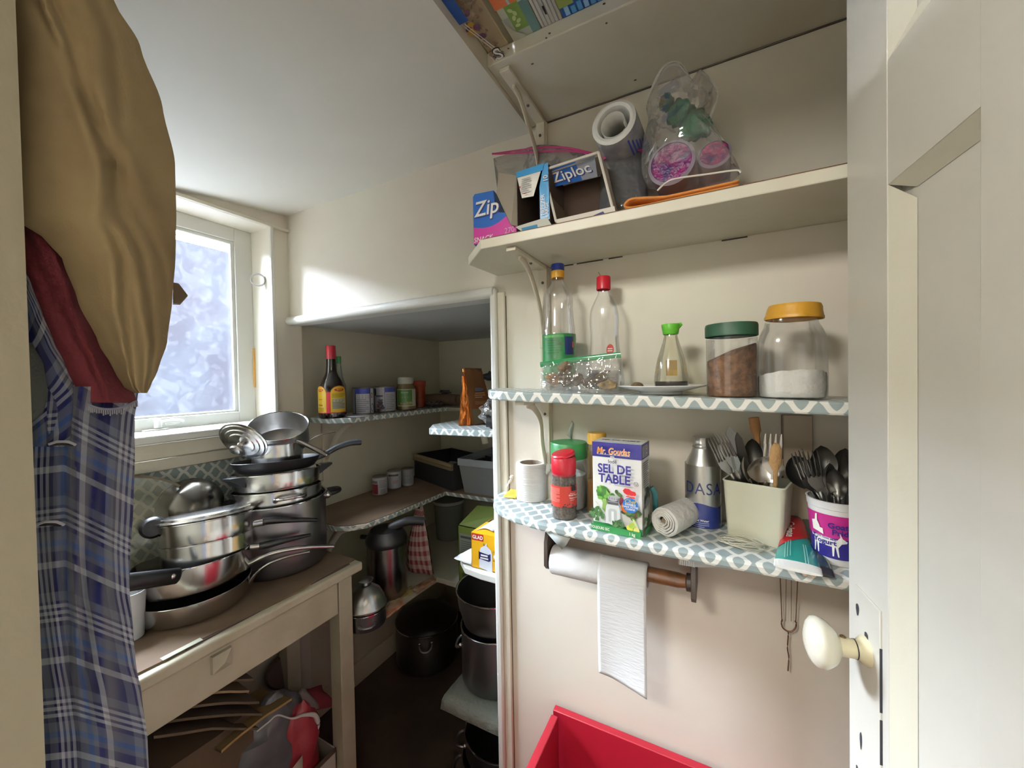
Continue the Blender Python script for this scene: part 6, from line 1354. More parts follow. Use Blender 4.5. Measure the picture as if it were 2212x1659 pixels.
pot('casserole', 'steel casserole with black wedge handles under the black frying pan', v3(ax, zb3), cyl(r3*.94, z3_-zb3, .012, r3*.03), .0025, M_STEEL, tilt=away(ax, 5), rim=.0028, parts=[wedge(hR, r3*.97, z3_-zb3-.004, .045), wedge(hL, r3*.97, z3_-zb3-.004, .040)])
z4_ = zs(991); r4 = HW(95, c); zb4 = z3_+.003
hh = heading(ax, PX(760, 985, -1.30)); fp = lambda x: r4+x
pot('frying_pan', 'black non-stick frying pan near the top of the taller stack', v3(ax, zb4), [(r4*.80, 0), (r4*.86, .004), (r4*.96, (z4_-zb4)*.6), (r4, z4_-zb4)], .0025, M_TEFLON, cat='pan', tilt=away(ax, 5.5), rim=.0014, parts=[
  stick(hh, [(r4-.004, z4_-zb4-.014), (r4+.03, z4_-zb4-.002), (r4+.07, z4_-zb4+.016), (r4+.12, z4_-zb4+.028), (r4+.165, z4_-zb4+.027)], mat('3a3d42', .28), .010, .010, .014, .012, 'curved dark grey handle')])
# two saucepans on top, a lid leaning
a5 = (PX(600, 960, -1.37).x, PX(600, 960, -1.37).y); zb6 = zb4+.005; r6 = HW(56, v3(a5, zb6)); h6 = zs(955, a5)-zb6
h6d = heading(a5, PX(740, 950, -1.33))
pot('saucepan', 'steel saucepan sitting in the black frying pan, under the tilted saucepan', v3(a5, zb6), cyl(r6, h6, .008), .002, M_STEEL, rim=.0018, parts=[stick(h6d, [(r6-.002, h6-.012), (r6+.03, h6-.006), (r6+.07, h6+.008), (r6+.13, h6+.013)], M_STEEL, .008, .003, .009, .003, 'thin steel handle', hole=False)])
cn = PX(602, 919, a5[0]+.0); r5 = HW(67, cn); h5 = .075
view = Vector((EYE.x-cn.x, EYE.y-cn.y, 0)).normalized(); up5 = (Vector((0, 0, 1))*math.cos(math.radians(25))+view*math.sin(math.radians(25))-Vector((.0, .06, 0))).normalized()
tilt = up5.to_track_quat('Z', 'Y').to_matrix().to_4x4(); base5 = cn-up5*h5
h50, h51 = PX(641, 951, cn.x+.080), PX(708, 983, cn.x+.165)
def hand5(b):
    b.M = Matrix.Identity(4); b.tube([h50.lerp(h51, k) for k in (-.1, 0, .3, .7, .97, 1)], [(.006, .004), (.009, .006), (.011, .007), (.012, .0075), (.012, .0075), (.009, .005)], M_STEEL, 12, up=(0, 0, 1)); q = h50.lerp(h51, .86); b.ball((q.x, q.y, q.z+.0074), (.006, .005, .0012), M_BLACK, 10, 6)
lh = tilt.inverted() @ (PX(700, 978, -1.24)-PX(640, 949, -1.285)); a_h = math.atan2(lh.y, lh.x)
pot('saucepan', 'steel saucepan on top of the stack, tilted so its inside shows', base5, cyl(r5, h5, .008), .0022, M_STEELB, tilt=tilt, rim=.0022, parts=[('handle', hand5, 'thick bright handle with a hole')])
lc = PX(527, 952, a5[0]+.045); vw = (EYE-lc).normalized(); rv = vw.cross(Vector((0, 0, 1))).normalized()*-1; uv_ = rv.cross(vw)*-1; uv_ = uv_ if uv_.z > 0 else -uv_
nrm = (vw*.60-rv*.55*(1 if rv.dot(RT) > 0 else -1)-uv_*.66).normalized(); rl = HW(61, lc)
T = Matrix.Translation(lc) @ nrm.to_track_quat('Z', 'Y').to_matrix().to_4x4()
t = thing('pan_lid', 'steel lid leaning against the top saucepan, knob down to the left', 'lid', tuple(lc))
m = MB(); m.M = T; m.lathe([(rl, 0), (rl, .003), (rl*.93, .004), (rl*.90, .0075), (rl*.74, .0085), (rl*.71, .0115), (rl*.55, .0125), (rl*.52, .0155), (rl*.3, .018), (0, .020)], M_STEEL, 48); m.lathe([(rl, 0), (rl*.9, .001), (0, .014)], M_STEELB, 40); part('lid_body', m, t)
m = MB(); m.M = T; m.lathe([(.010, .018), (.007, .024), (.009, .032), (.0165, .038), (.018, .042), (.015, .047), (.008, .048), (0, .048)], M_STEEL, 24); part('knob', m, t)
# front stack
def wpath(nm, pts, rs, mt, lb):
    def fn(b):
        b.M = Matrix.Identity(4); P0 = [PX(x, y, X) for x, y, X in pts]; P_ = catmull(P0, 6); n = len(rs)-1; R_ = []
        for i in range(len(P_)):
            f = i/(len(P_)-1)*n; k = min(int(f), n-1); f -= k; R_.append(tuple(rs[k][q]*(1-f)+rs[k+1][q]*f for q in (0, 1)))
        b.tube(P_, R_, mt, 12, up=(0, 0, 1))
    return (nm, fn, lb)
aP = (-1.352, .556); c = v3(aP, TZ); rP = HW(128, c)
zr1 = zs(1262, aP); h1 = zr1-TZ
hs = heading(aP, PX(640, 1200, -1.19))
pot('frying_pan', 'wide steel pan at the bottom of the front stack on table', c, [(rP*.86, 0), (rP*.94, .006), (rP*.99, h1*.5), (rP*1.02, h1)], .003, M_STEEL, M_TEFLON, cat='pan', parts=[
  wpath('handle', ((541, 1258, -1.275), (553, 1238, -1.262), (580, 1217, -1.24), (620, 1202, -1.215), (668, 1191, -1.195)), ((.009, .005), (.008, .0055), (.008, .0055), (.008, .0055), (.007, .0045)), M_STEEL, 'curved steel handle')])
zb = zr1+.002; zr2 = zs(1203, aP); h2 = zr2-zb; rQ = HW(131, c)
hd1 = heading(aP, PX(335, 1250, -1.17)); hd2 = heading(aP, PX(640, 1190, -1.20))
h_a, h_b = PX(389, 1243, -1.228), PX(250, 1262, -1.215)
def bighandle(b):
    b.M = Matrix.Identity(4); P_ = [h_a.lerp(h_b, k) for k in (0, .04, .5, .96, 1)]
    b.tube(P_, [(.006, .014), (.010, .0195), (.012, .0205), (.012, .021), (.008, .015)], M_BLACK, 12, up=(0, 0, 1))
def rivet(b): b.M = Matrix.Identity(4); q = h_a.lerp(h_b, .13); b.ball((q.x+.0085, q.y-.002, q.z+.003), (.004, .007, .007), M_CHROME, 12, 8)
pot('frying_pan', 'steel frying pan with thick black handle, second from the bottom of front stack', v3(aP, zb), [(rQ*.78, 0), (rQ*.86, .004), (rQ*.95, h2*.45), (rQ, h2)], .003, M_STEEL, M_TEFLON, cat='pan', tilt=away(aP, 7), rim=.0022, parts=[('handle', bighandle, 'thick black handle'), ('rivet', rivet, 'bright rivet'),
  wpath('handle', ((522, 1228, -1.285), (545, 1213, -1.265), (590, 1194, -1.23), (650, 1183, -1.195), (720, 1180, -1.165)), ((.014, .009), (.013, .009), (.009, .008), (.008, .0075), (.008, .006)), M_STEEL, 'long curved steel handle')])
a3 = (-1.345, .590); zb = zb+.006; zr3 = zs(1164, a3); c3 = v3(a3, zr3); r3b = HW(108, c3)
hb = heading(a3, PX(620, 1165, -1.19))
def tab(a, r, z):
    def fn(b):
        ca, sa = math.cos(a), math.sin(a); b.tube([((r-.003)*ca, (r-.003)*sa, z), ((r+.022)*ca, (r+.022)*sa, z)], [(.010, .007), (.010, .007)], M_STEEL, 8, up=(0, 0, 1))
    return ('handle_tab', fn, 'steel tab')
def hlow(a, r, z, L=.115): return stick(a, [(r+.018, z), (r+.045, z+.002), (r+L*.7, z+.005), (r+L, z+.006)], M_BLACK, .011, .009, .008, .005, 'black handle', hole=False)
h3 = zr3-zb
pot('double_boiler', 'steel double boiler bottom with black handle in the front stack', v3(a3, zb), cyl(r3b*.93, h3, .012, r3b*.02), .002, M_STEEL, tilt=away(a3, 10), rim=.003, parts=[wpath('handle_tab', ((540, 1182, -1.268), (564, 1180, -1.252)), ((.008, .009),)*2, M_STEEL, 'steel tab'), wpath('handle', ((560, 1180, -1.255), (580, 1176, -1.243), (620, 1166, -1.22), (671, 1155, -1.195)), ((.009, .011), (.010, .012), (.009, .009), (.006, .005)), M_BLACK, 'black handle')])
zb = zr3+.004; zr4 = zs(1118, a3); h4 = zr4-zb; r4b = HW(105, v3(a3, zr4))
pot('double_boiler', 'lidded steel double boiler top with black handle, topmost of front stack', v3(a3, zb), cyl(r4b*.96, h4, .006, r4b*.02), .002, M_STEEL, tilt=away(a3, 10), rim=.0032, parts=[wpath('handle_tab', ((547, 1132, -1.268), (572, 1128, -1.250)), ((.008, .011),)*2, M_STEEL, 'steel tab'), wpath('handle', ((567, 1127, -1.253), (590, 1124, -1.240), (630, 1123, -1.215), (685, 1123, -1.185)), ((.009, .012), (.010, .012), (.009, .009), (.006, .006)), M_BLACK, 'black handle')])
m = MB(); m.M = Matrix.Translation((a3[0], a3[1], zb)) @ away(a3, 10)
m.lathe([(r4b*1.03, h4+.004), (r4b*1.04, h4+.006), (r4b*1.02, h4+.009), (r4b*.96, h4+.010), (r4b*.95, h4+.016), (r4b*.92, h4+.018), (r4b*.6, h4+.020), (0, h4+.021)], M_STEEL, 48)
solo('pan_lid', m, 'flat steel lid closing the top double boiler of the front stack', 'lid', (a3[0], a3[1], zr4+.004))
# behind the stacks: clear dome lid, dark wok, black knob, tub
p = PX(318, 1100, -1.47); rG = .185
t = thing('dome_lid', 'big clear dome lid with black knob leaning on the wall behind pans', 'lid', (-1.50, p.y, TZ))
nrm = Vector((.90, -.30, .12)).normalized(); gc = Vector((-1.505, .45, TZ+.195)); T = Matrix.Translation(gc) @ nrm.to_track_quat('Z', 'Y').to_matrix().to_4x4()
m = MB(); m.M = T; m.lathe([(rG, 0), (rG*.97, .012), (rG*.8, .030), (rG*.5, .043), (.01, .048)], film(tint=(.82, .82, .74), haze=.25, gloss=.22, hazecol=(.42, .40, .30)), 48); part('dome', m, t)
m = MB(); m.M = T; m.lathe([(rG*.985, -.004), (rG*1.02, -.002), (rG*1.02, .004), (rG*.985, .005)], mat('6e675a', .3, metal=.8), 48); part('rim', m, t, 'metal rim')
kp = PX(331, 1138, -1.40); m = MB(); m.M = Matrix.Translation(kp) @ Vector((.92, -.35, .1)).normalized().to_track_quat('Z', 'Y').to_matrix().to_4x4(); m.lathe([(0, .024), (.022, .023), (.029, .016), (.030, .008), (.026, 0), (.014, -.012), (.010, -.04)], M_BLACK, 28); part('knob', m, t, 'round black knob')
wc = PX(405, 1085, -1.475); t = thing('wok', 'dark metal wok standing on edge behind the front stack', 'wok', (wc.x, wc.y, TZ)); nrm = Vector((.35, -.42, .55)).normalized()
T = Matrix.Translation(wc) @ nrm.to_track_quat('Z', 'Y').to_matrix().to_4x4(); m = MB(); m.M = T; R_ = .088
m.lathe([(R_, -.03), (R_*.97, -.005), (R_*.82, .025), (R_*.5, .046), (.001, .054)], mat('58544e', .25, metal=.9), 40); m.lathe([(R_*.98, -.03), (R_*.9, -.0), (.001, .045)], mat('2b2928', .4, metal=.8), 32); part('bowl', m, t)
m = MB(); q = PX(452, 1103, -1.46); m.tube(catmull([wc+Vector((.02, .03, -.045)), q, PX(478, 1092, -1.45), PX(500, 1085, -1.46)], 5), [.011]*16, M_BLACK, 10); part('handle', m, t, 'black handle')
a = PX(330, 1270, -1.10); tc = PZ(283, 1378, TZ); zt = ZA(tc.x, tc.y, 1278); rt = HW(37, tc)
m = MB().lathe([(0, .001), (rt*.80, .001), (rt*.82, .004), (rt*.97, zt-TZ-.02), (rt*1.0, zt-TZ-.018), (rt*1.03, zt-TZ), (rt*.97, zt-TZ), (rt*.79, .006), (0, .006)], mat('d3d6d8', .4), 40, tc); solo('plastic_tub', m, 'white plastic tub on the table beside the plaid pyjamas', 'tub', tuple(tc))

# ================================================================ the table
tx0, tx1, ty0, ty1 = -1.545, -1.128, .12, .968
M_TAB = mat('c0b8a2', .45, bump=.12, bscale=30, var=.5, vscale=6, col2='aaa18a')
t = thing('kitchen_table', 'worn cream painted table with a drawer, pans stacked on brown top', 'table', ((tx0+tx1)/2, (ty0+ty1)/2, 0))
part('tabletop', MB().box((tx0, ty0, .835), (tx1, ty1, .866), M_TAB), t, bevel=.007, bseg=3)
m = MB().prism([(tx0, ty0), (tx1-.030, ty0), (tx1-.028, ty0+.2), (tx1-.022, .40), (tx1-.030, .46), (tx1-.016, .75), (tx1-.026, .80), (tx1-.034, ty1-.008), (tx0, ty1-.006)], .8662, .8715, M_KRAFT); part('covering', m, t, 'brown board covering with a ragged edge', smooth=False)
m = MB().box((tx1-.030, .45, .8662), (tx1-.022, .93, .8692), mat('4a3434', .5)); part('edge_strip', m, t, 'dark strip along the front edge', smooth=False)
m = MB().box((tx1-.036, .405, .8716), (tx1-.020, .485, .8728), mat('b9b8a4', .5)); part('bare_patch', m, t, 'pale bare patch', smooth=False)
fx = tx1-.028
part('apron', MB().box((tx0+.03, ty0+.04, .735), (tx0+.05, ty1-.06, .835), M_TAB), t, bevel=.002)
part('apron', MB().box((tx0+.03, ty1-.085, .735), (fx-.03, ty1-.06, .835), M_TAB), t, bevel=.002)
part('apron', MB().box((tx0+.03, ty0+.04, .735), (fx-.03, ty0+.06, .835), M_TAB), t, bevel=.002)
dr_ = part('drawer', MB().box((fx-.020, ty0+.07, .716), (fx+.004, ty1-.088, .826), M_TAB), t, bevel=.0025)
part('drawer_gap', MB().box((fx-.030, ty0+.06, .722), (fx-.021, ty1-.075, .833), mat('2b2620', .9)), t, 'dark gap round the drawer', smooth=False)
kp = PX(477, 1425, fx+.004); m = MB(); s = .024
m.add([(fx+.004, kp.y-s, kp.z-s), (fx+.004, kp.y+s, kp.z-s), (fx+.004, kp.y+s, kp.z+s), (fx+.004, kp.y-s, kp.z+s), (fx+.013, kp.y-s*.92, kp.z-s*.92), (fx+.013, kp.y+s*.92, kp.z-s*.92), (fx+.013, kp.y+s*.92, kp.z+s*.92), (fx+.013, kp.y-s*.92, kp.z+s*.92), (fx+.026, kp.y, kp.z)],
      [(0, 1, 5, 4), (1, 2, 6, 5), (2, 3, 7, 6), (3, 0, 4, 7), (4, 5, 8), (5, 6, 8), (6, 7, 8), (7, 4, 8)], M_TAB); part('drawer_knob', m, dr_, 'square pyramid knob', smooth=False)
for x in (tx0+.03, fx-.052):
    for y in (ty0+.03, ty1-.082):
        part('leg', MB().prism([(x, y), (x+.054, y), (x+.054, y+.054), (x, y+.054)], 0, .835, M_TAB), t, bevel=.002)
# under the table: carton, kraft bags, plastic and striped bags
cf = PX(742, 1600, -1.17); zc = PX(735, 1606, -1.17).z; 
t = thing('carton', 'white carton with a green mark under the table, bags standing in it', 'box', (-1.34, .62, 0))
CW, CB = mat('b9b4a8', .6), mat('4b382a', .8); ce = PX(743, 1599, -1.185); X0, X1_, Y0, Y1 = -1.52, -1.185, .36, min(ce.y, .882); zc = ce.z
for nm, A, Bq in (('side', (X1_-.004, Y0, .001), (X1_, Y1, zc)), ('side', (X0, Y0, .001), (X0+.004, Y1, zc)), ('side', (X0, Y0, .001), (X1_, Y0+.004, zc)), ('side', (X0, Y1-.004, .001), (X1_, Y1, zc)), ('base', (X0, Y0, .001), (X1_, Y1, .005))): part(nm, MB().box(A, Bq, CW), t, smooth=False)
part('inner_rim', MB().box((X1_-.0045, Y0, zc-.012), (X1_+.0005, Y1, zc+.0015), CB), t, 'brown cut edge', smooth=False)
pr = Print(plane_map((X1_, Y1, zc), (0, 1, 0), (0, 0, 1), (1, 0, 0))); pr.rect(-.085, -.075, -.055, -.030, mat('2f7a3c', .5)); pr.rect(-.14, -.06, -.135, -.02, mat('6b6b66', .5)); pr.done('label_print', t)
kl = ['topmost flattened kraft paper bag of the pile under the table', 'second flattened kraft bag from the top, with a light edge, under table', 'third flattened kraft bag from the top of the pile under the table', 'fourth flattened kraft bag from the top of the pile under the table', 'lowest flattened kraft bag of the pile under the table', 'kraft bag with pale slanting edge, between pile and grey shopping bag']
for k, (l, r_) in enumerate((((372, 1492), (548, 1466)), ((352, 1512), (538, 1491)), ((345, 1536), (560, 1515)), ((338, 1562), (566, 1541)), ((332, 1590), (560, 1572)), ((478, 1622), (630, 1508)))):
    a, b = PX(*l, -1.205+.003*k), PX(*r_, -1.205+.003*k); m = MB(); bk = Vector((-.27+.02*k, .0, .03-.012*k)); th_ = Vector((0, 0, -.007)); n = 8
    m.grid(lambda u, v: a.lerp(b, u)+bk*v+Vector((0, 0, .008*math.sin(math.pi*u)+.004*noise.noise(Vector((u*3, v*3, k))))), n, 5, mat(('4b3a2b', '6b5640', '4f3d2d', '473527', '523f2f', '7d633e')[k], .85, bump=.2, bscale=14))
    m.grid(lambda u, v: a.lerp(b, u)+bk*v+th_+Vector((0, 0, .008*math.sin(math.pi*u)+.004*noise.noise(Vector((u*3, v*3, k))))), n, 5, mat('5f4a36', .85))
    m.grid(lambda u, v: a.lerp(b, u)+th_*v+Vector((0, 0, .008*math.sin(math.pi*u)+.004*noise.noise(Vector((u*3, 0, k))))), n, 1, mat(('5f4e3b', '8a755b', '59493a', '524232', '59493a', '937544')[k], .85))
    solo('kraft_bag', m, kl[k], 'paper bag', tuple(a.lerp(b, .5)), 'flattened kraft bags under the table', angle=50)
m = MB(); kb = [(-1.50, .40), (-1.235, .40), (-1.225, .55), (-1.235, .64), (-1.50, .64)]; zk = PX(450, 1608, -1.22).z
m.prism(kb, zc*.0+.006, zk, mat('513e2d', .85, bump=.3, bscale=12)); m.v = [v+Vector((.006*noise.noise(v*9), .008*noise.noise(v*7+Vector((3, 0, 0))), 0)) for v in m.v]
solo('kraft_bag', m, 'full kraft paper bag standing in the carton, flattened bags lie on it', 'paper bag', (-1.36, .52, .006), smooth=False)
def blob(name, label, c, r, mt, seed, f=None, amp=.35, cat='bag'):
    m = MB(); m.ball(tuple(c), r, mt, 26, 16, lambda d: .9+amp*noise.noise(d*1.8+Vector((seed, 0, 0)))+.10*noise.noise(d*5+Vector((seed, 0, 0)))); m.v = [Vector((v.x, v.y, max(v.z, .02))) for v in m.v]
    if f: f(m)
    return m
p = PX(590, 1590, -1.22); t = thing('shopping_bag', 'grey and red plastic shopping bag with white handle, front of the carton', 'bag', (p.x, p.y, .02))
GR, RB = mat('5f5d60', .4, bump=.5, bscale=12, var=.5, vscale=10, col2='47454a'), mat('8a2630', .45, bump=.4, bscale=14)
part('bag_body', blob('', '', (-1.27, p.y, .33), (.085, .13, .20), GR, 3), t, angle=60)
m = MB(); m.ball((-1.245, p.y+.085, .30), (.075, .072, .17), RB, 20, 14, lambda d: .95+.3*noise.noise(d*2)); part('red_side', m, t, 'red side of the bag', angle=60)
hp = [PX(x, y, -1.19) for x, y in ((555, 1580), (580, 1560), (600, 1545), (630, 1552), (655, 1545), (680, 1545), (686, 1565), (678, 1585))]
part('bag_handle', MB().tube(catmull(hp, 5), [.0022+.006*min(1, max(0, (i-14)/14)) for i in range(36)], mat('c9c5c0', .6), 8), t, 'white handle')
q = PX(672, 1600, -1.178); m = MB().add([(-1.176, p.y-.11, .26), (-1.172, p.y+.02, .25), (-1.172, p.y+.02, .19), (-1.176, p.y-.11, .19)], [(0, 1, 2, 3)], mat('3f5fa0', .5)); m.add([(-1.174, p.y+.02, .31), (-1.170, p.y+.06, .33), (-1.170, p.y+.06, .19), (-1.172, p.y+.02, .19)], [(0, 1, 2, 3)], mat('a99a8a', .5)); part('printed_band', m, t, 'blue and beige printed band', solid=.001)
p = PX(640, 1520, -1.40); m = MB(); n = 14
m.grid(lambda u, v: Vector((-1.43+.10*u, p.y-.06+.16*v+.01*math.sin(8*u), p.z-.02+.07*math.sin(math.pi*u)-.10*abs(v-.5)+.008*noise.noise(Vector((u*4, v*4, 1))))), n, n, gingham('red_stripes', 0.0001, '8a3038', '8a3038'))
t = thing('striped_bag', 'red and white striped bag behind the grey shopping bag', 'bag', tuple(p)); part('bag_body', m, t, solid=.003)
m = MB(); m.grid(lambda u, v: Vector((-1.43+.10*u+.001, p.y-.0+.035*v+.01*math.sin(8*u), p.z-.016+.07*math.sin(math.pi*u)-.10*abs((.06+.035*v)/.16-.5)+.008*noise.noise(Vector((u*4, (.06+.035*v)/.16*4, 1))))), n, 4, mat('b9aeb0', .7)); part('stripe', m, t, 'white stripe', solid=.002)
# round dark thing standing at the back under the table
p = PX(610, 1452, -1.50); m = MB(); m.M = Matrix.Translation(p) @ Vector((.9, -.35, .2)).normalized().to_track_quat('Z', 'Y').to_matrix().to_4x4(); m.lathe([(0, .010), (.050, .008), (.058, 0), (.055, -.008), (0, -.010)], mat('3a261e', .6), 30); m.tube([(0, .05, 0), (.02, .14, 0), (.04, .26, 0)], .010, mat('3a261e', .6), 8)
solo('wooden_paddle', m, 'dark brown round wooden paddle at the back under the table', 'paddle', tuple(p))
part_ = None
# contact paper on the wall under the sill
struct('trim_8', MB().box((WX, .30, .90), (WX+.0012, .99, 1.243), M_TW), smooth=False)

# ================================================================ lower nook
p = bz(783, 1352, ZA3); p.y += .02; rD = HW(43, p); y2z = lambda py: ZA(p.x, p.y, py)-p.z
t = pot('lidded_pot', 'squat steel pot with domed lid on the low nook shelf', p, cyl(rD, y2z(1312), .007), .003, M_STEELD, rim=.004, parts=[loop(math.radians(-40), rD, y2z(1312)-.03, .05, .03, M_STEELD, .005)])
h0 = y2z(1312); m = MB().lathe([(rD*1.04, h0+.006), (rD*1.04, h0+.011), (rD*1.0, h0+.014), (rD*.93, h0+.034), (rD*.74, h0+.060), (rD*.45, h0+.077), (.02, h0+.084)], M_STEELB, 40, p); part('lid', m, t)
m = MB().lathe([(.012, h0+.083), (.010, h0+.093), (.026, h0+.099), (.028, h0+.103), (.02, h0+.108), (0, h0+.109)], M_STEELB, 24, p); part('knob', m, t)
p = bz(838, 1282, ZA3); rD = HW(43, p); y2z = lambda py: ZA(p.x, p.y, py)-p.z; hT = y2z(1162)
t = pot('stock_pot', 'tall narrow steel stock pot with black lid on the low nook shelf', p, cyl(rD, hT, .012), .003, mat('8a8684', .25, metal=1.0), parts=[])
m = MB().lathe([(rD*1.03, hT-.02), (rD*1.06, hT-.01), (rD*1.05, hT+.005), (rD*.8, hT+.04), (rD*.4, hT+.05), (0, hT+.052)], M_BLACK, 36, p); part('lid', m, t, 'black lid'); part('side_handle', MB().tube([p+Vector((-rD-.05, -.02, hT-.012)), p+Vector((-rD+.01, 0, hT-.012))], .010, M_BLACK, 8), t, 'black side handle'); m = MB(); m.tube(catmull([p+Vector((.02, .0, hT+.045)), p+Vector((.08, .04, hT+.07)), p+Vector((.13, .09, hT+.06))], 5), .018, M_BLACKM, 10); part('handle', m, t, 'black handle')
GG = gingham('red_gingham', 7.0, '6e1420', 'c4b5ae')
g0, g1, gtop = PZ(880, 1248, ZA3+.03), None, PY(918, 1092, 1.52)
gy = 1.43; A = PY(878, 1236, gy); Bq = PY(944, 1224, gy); Tt = PY(912, 1095, gy); A.z = max(A.z, ZA3+.004)
def gg(s):
    def fn(u, v):
        w0, w1 = (A.x, Bq.x); wt = .018; xb = w0+(w1-w0)*u; xt = Tt.x+(u-.5)*wt*2; k = v**.75; x = xb+(xt-xb)*k*(.55+.45*k)
        z = A.z+(.915-A.z)*v; return Vector((x, gy-.02+s*(.004+.045*math.sin(math.pi*u)*math.sin(math.pi*min(1, v+.12))**.7)+.006*math.sin(11*u+3*v)*(1-v), z))
    return fn
t = thing('gingham_bag', 'red and white gingham cloth bag hanging under the middle nook shelf', 'cloth bag', (Tt.x, gy, A.z))
for s, nm in ((-1, 'front_cloth'), (1, 'back_cloth')): m = MB(); m.grid(gg(s), 22, 22, GG); part(nm, m, t)
part('loop', MB().tube([(Tt.x, gy-.02, .905), (Tt.x, gy-.02, .918)], .008, mat('1a1416', .8), 8), t, 'dark hanging loop')
a = PY(967, 1180, 1.78); t = thing('plastic_tub', 'pale translucent tub deep on the low nook shelf behind green box', 'tub', (a.x, 1.80, ZA3+.001))
part('tub_body', MB().lathe([(0, .001), (.075, .001), (.085, .19), (.09, .20), (.085, .205), (.08, .2)], film(tint=(.7, .72, .7), haze=.6, gloss=.1, hazecol=(.25, .27, .25)), 30, (a.x, 1.80, ZA3+.001)), t); part('lid', MB().lathe([(.093, .205), (.093, .222), (0, .224)], mat('8d9088', .5), 30, (a.x, 1.80, ZA3+.001)), t)
for k, (pxs, col, lb) in enumerate(((((822, 1350), (880, 1308), (868, 1288), (815, 1330)), 'a8502a', 'orange paper packet lying at the edge of low nook shelf'), (((850, 1310), (902, 1282), (892, 1268), (838, 1300)), 'a89038', 'yellow paper packet lying at the edge of low nook shelf'), (((905, 1285), (945, 1256), (938, 1246), (890, 1275)), '8a4524', 'dark orange cloth lying on the low nook shelf under gingham bag'))):
    m = MB(); q = [PZ(x, y, ZA3+.003) for x, y in pxs]; m.grid(lambda u, v: q[0].lerp(q[1], u).lerp(q[3].lerp(q[2], u), v)+Vector((0, 0, .004+.006*noise.noise(Vector((u*4, v*4, k*3))))), 10, 6, mat(col, .6, var=.6, vscale=25, col2='b9a58a')); m.v = [Vector((v.x-.008, v.y, max(v.z, ZA3+.001))) for v in m.v]
    solo('paper_packet', m, lb, 'packet', tuple(q[0]), solid=.0012)
gx0 = PZ(984, 1262, ZA3).x; gy0 = 1.415; zt = PY(984, 1135, gy0).z
t = thing('cardboard_box', 'green cardboard box with open flap on the low nook shelf', 'box', (gx0+.12, gy0+.1, ZA3)); GB_ = mat('5d6b26', .6)
m = MB(); shell_box(m, gx0, gx0+.26, gy0, gy0+.2, ZA3+.001, zt, .003, GB_, GB_, top=False); m.box((gx0, gy0, ZA3+.001), (gx0+.26, gy0+.003, zt), GB_); part('carton', m, t, smooth=False)
m = MB().add([(gx0+.0, gy0+.01, zt+.002), (gx0+.24, gy0+.01, zt-.002), (gx0+.27, gy0+.12, zt+.075), (gx0+.03, gy0+.12, zt+.06)], [(0, 1, 2, 3)], GB_); fl = part('flap', m, t, 'raised green flap', solid=.003, smooth=False)
pr = Print(plane_map((gx0, gy0, ZA3), (1, 0, 0), (0, 0, 1), (0, -1, 0))); pr.rect(.008, .085, .2, zt-ZA3-.03, mat('6d7168', .5), 1); pr.lines(.014, .10, .19, zt-ZA3-.06, 10, mat('4f524a', .5)); pr.rect(.014, zt-ZA3-.05, .17, zt-ZA3-.04, mat('33362c', .5), 1); pr.rect(.02, .02, .05, .045, mat('3c471a', .5), 1); pr.done('label_print', t)
# trash bag box on the small white shelf
A = PZ(1020, 1222, ZC); x0, yb = A.x, 1.112; A = PY(1019, 1215, yb); x0 = A.x; zt = PY(1021, 1150, yb).z; YB_ = mat('dba51c', .4)
t = thing('trash_bag_box', 'yellow trash bag box with white bag printed, torn open on top', 'box', (x0+.09, yb+.06, ZC)); hB = zt-ZC
m = MB(); shell_box(m, x0, x0+.21, yb, yb+.14, ZC+.001, zt, .0015, YB_, mat('8a7a5a', .8), top=False); m.box((x0, yb, ZC+.001), (x0+.21, yb+.0015, zt), YB_); part('carton', m, t, smooth=False)
m = MB().add([(x0, yb, zt), (x0+.21, yb, zt), (x0+.21, yb+.07, zt+.012), (x0+.02, yb+.07, zt+.015)], [(0, 1, 2, 3)], YB_); part('flap', m, t, 'bent yellow top flap', solid=.001, smooth=False)
pr = Print(plane_map((x0, yb, ZC), (1, 0, 0), (0, 0, 1), (0, -1, 0)), .0002)
pr.rect(.003, hB*.80, .050, hB*.985, mat('a8231f', .4), 1); pr.text('GLAD', .027, hB*.885, .0175, WH, .03, sx=.92)
bx, by = .058, hB*.40; bw = .026
pr.poly([(bx-bw, by-.042), (bx+bw*1.0, by-.052), (bx+bw*1.0, by+.012), (bx+bw*.8, by+.026), (bx+bw*.2, by+.036), (bx+.006, by+.048), (bx-.004, by+.036), (bx-bw*.75, by+.027), (bx-bw*1.0, by+.008)], mat('cfd4dc', .4)); pr.poly([(bx-.009, by+.036), (bx-.006, by+.046), (bx-.001, by+.036)], mat('8a7a3a', .5))
NVY = mat('1f1d4c', .4); pr.poly([(bx-bw*1.05, by-.016), (bx-bw*.9, by-.012), (bx+.012, by-.016), (bx+.020, by-.012), (bx+.020, by+.012), (bx+.012, by+.008), (bx-bw*.9, by+.012), (bx-bw*1.05, by+.016)], NVY); pr.rect(bx-.019, by-.001, bx+.009, by+.005, WH, 1); pr.rect(bx-.021, by-.010, bx+.011, by-.005, WH, 1)
pr.ell(.096, by+.006, .0065, .0065, WH); pr.lines(.088, by+.018, .108, by+.028, 2, mat('8a6a14', .5)); pr.rect(.088, by-.010, .104, by-.006, mat('8a6a14', .5), 1); pr.ell(.058, by-.062, .005, .004, mat('b5402a', .4)); pr.lines(.035, by-.064, .085, by-.060, 1, mat('b58a2a', .5)); pr.done('label_print', t)
p = PY(1052, 1130, yb+.02); m = MB(); WB = mat('dfe0e2', .45, bump=.5, bscale=40)
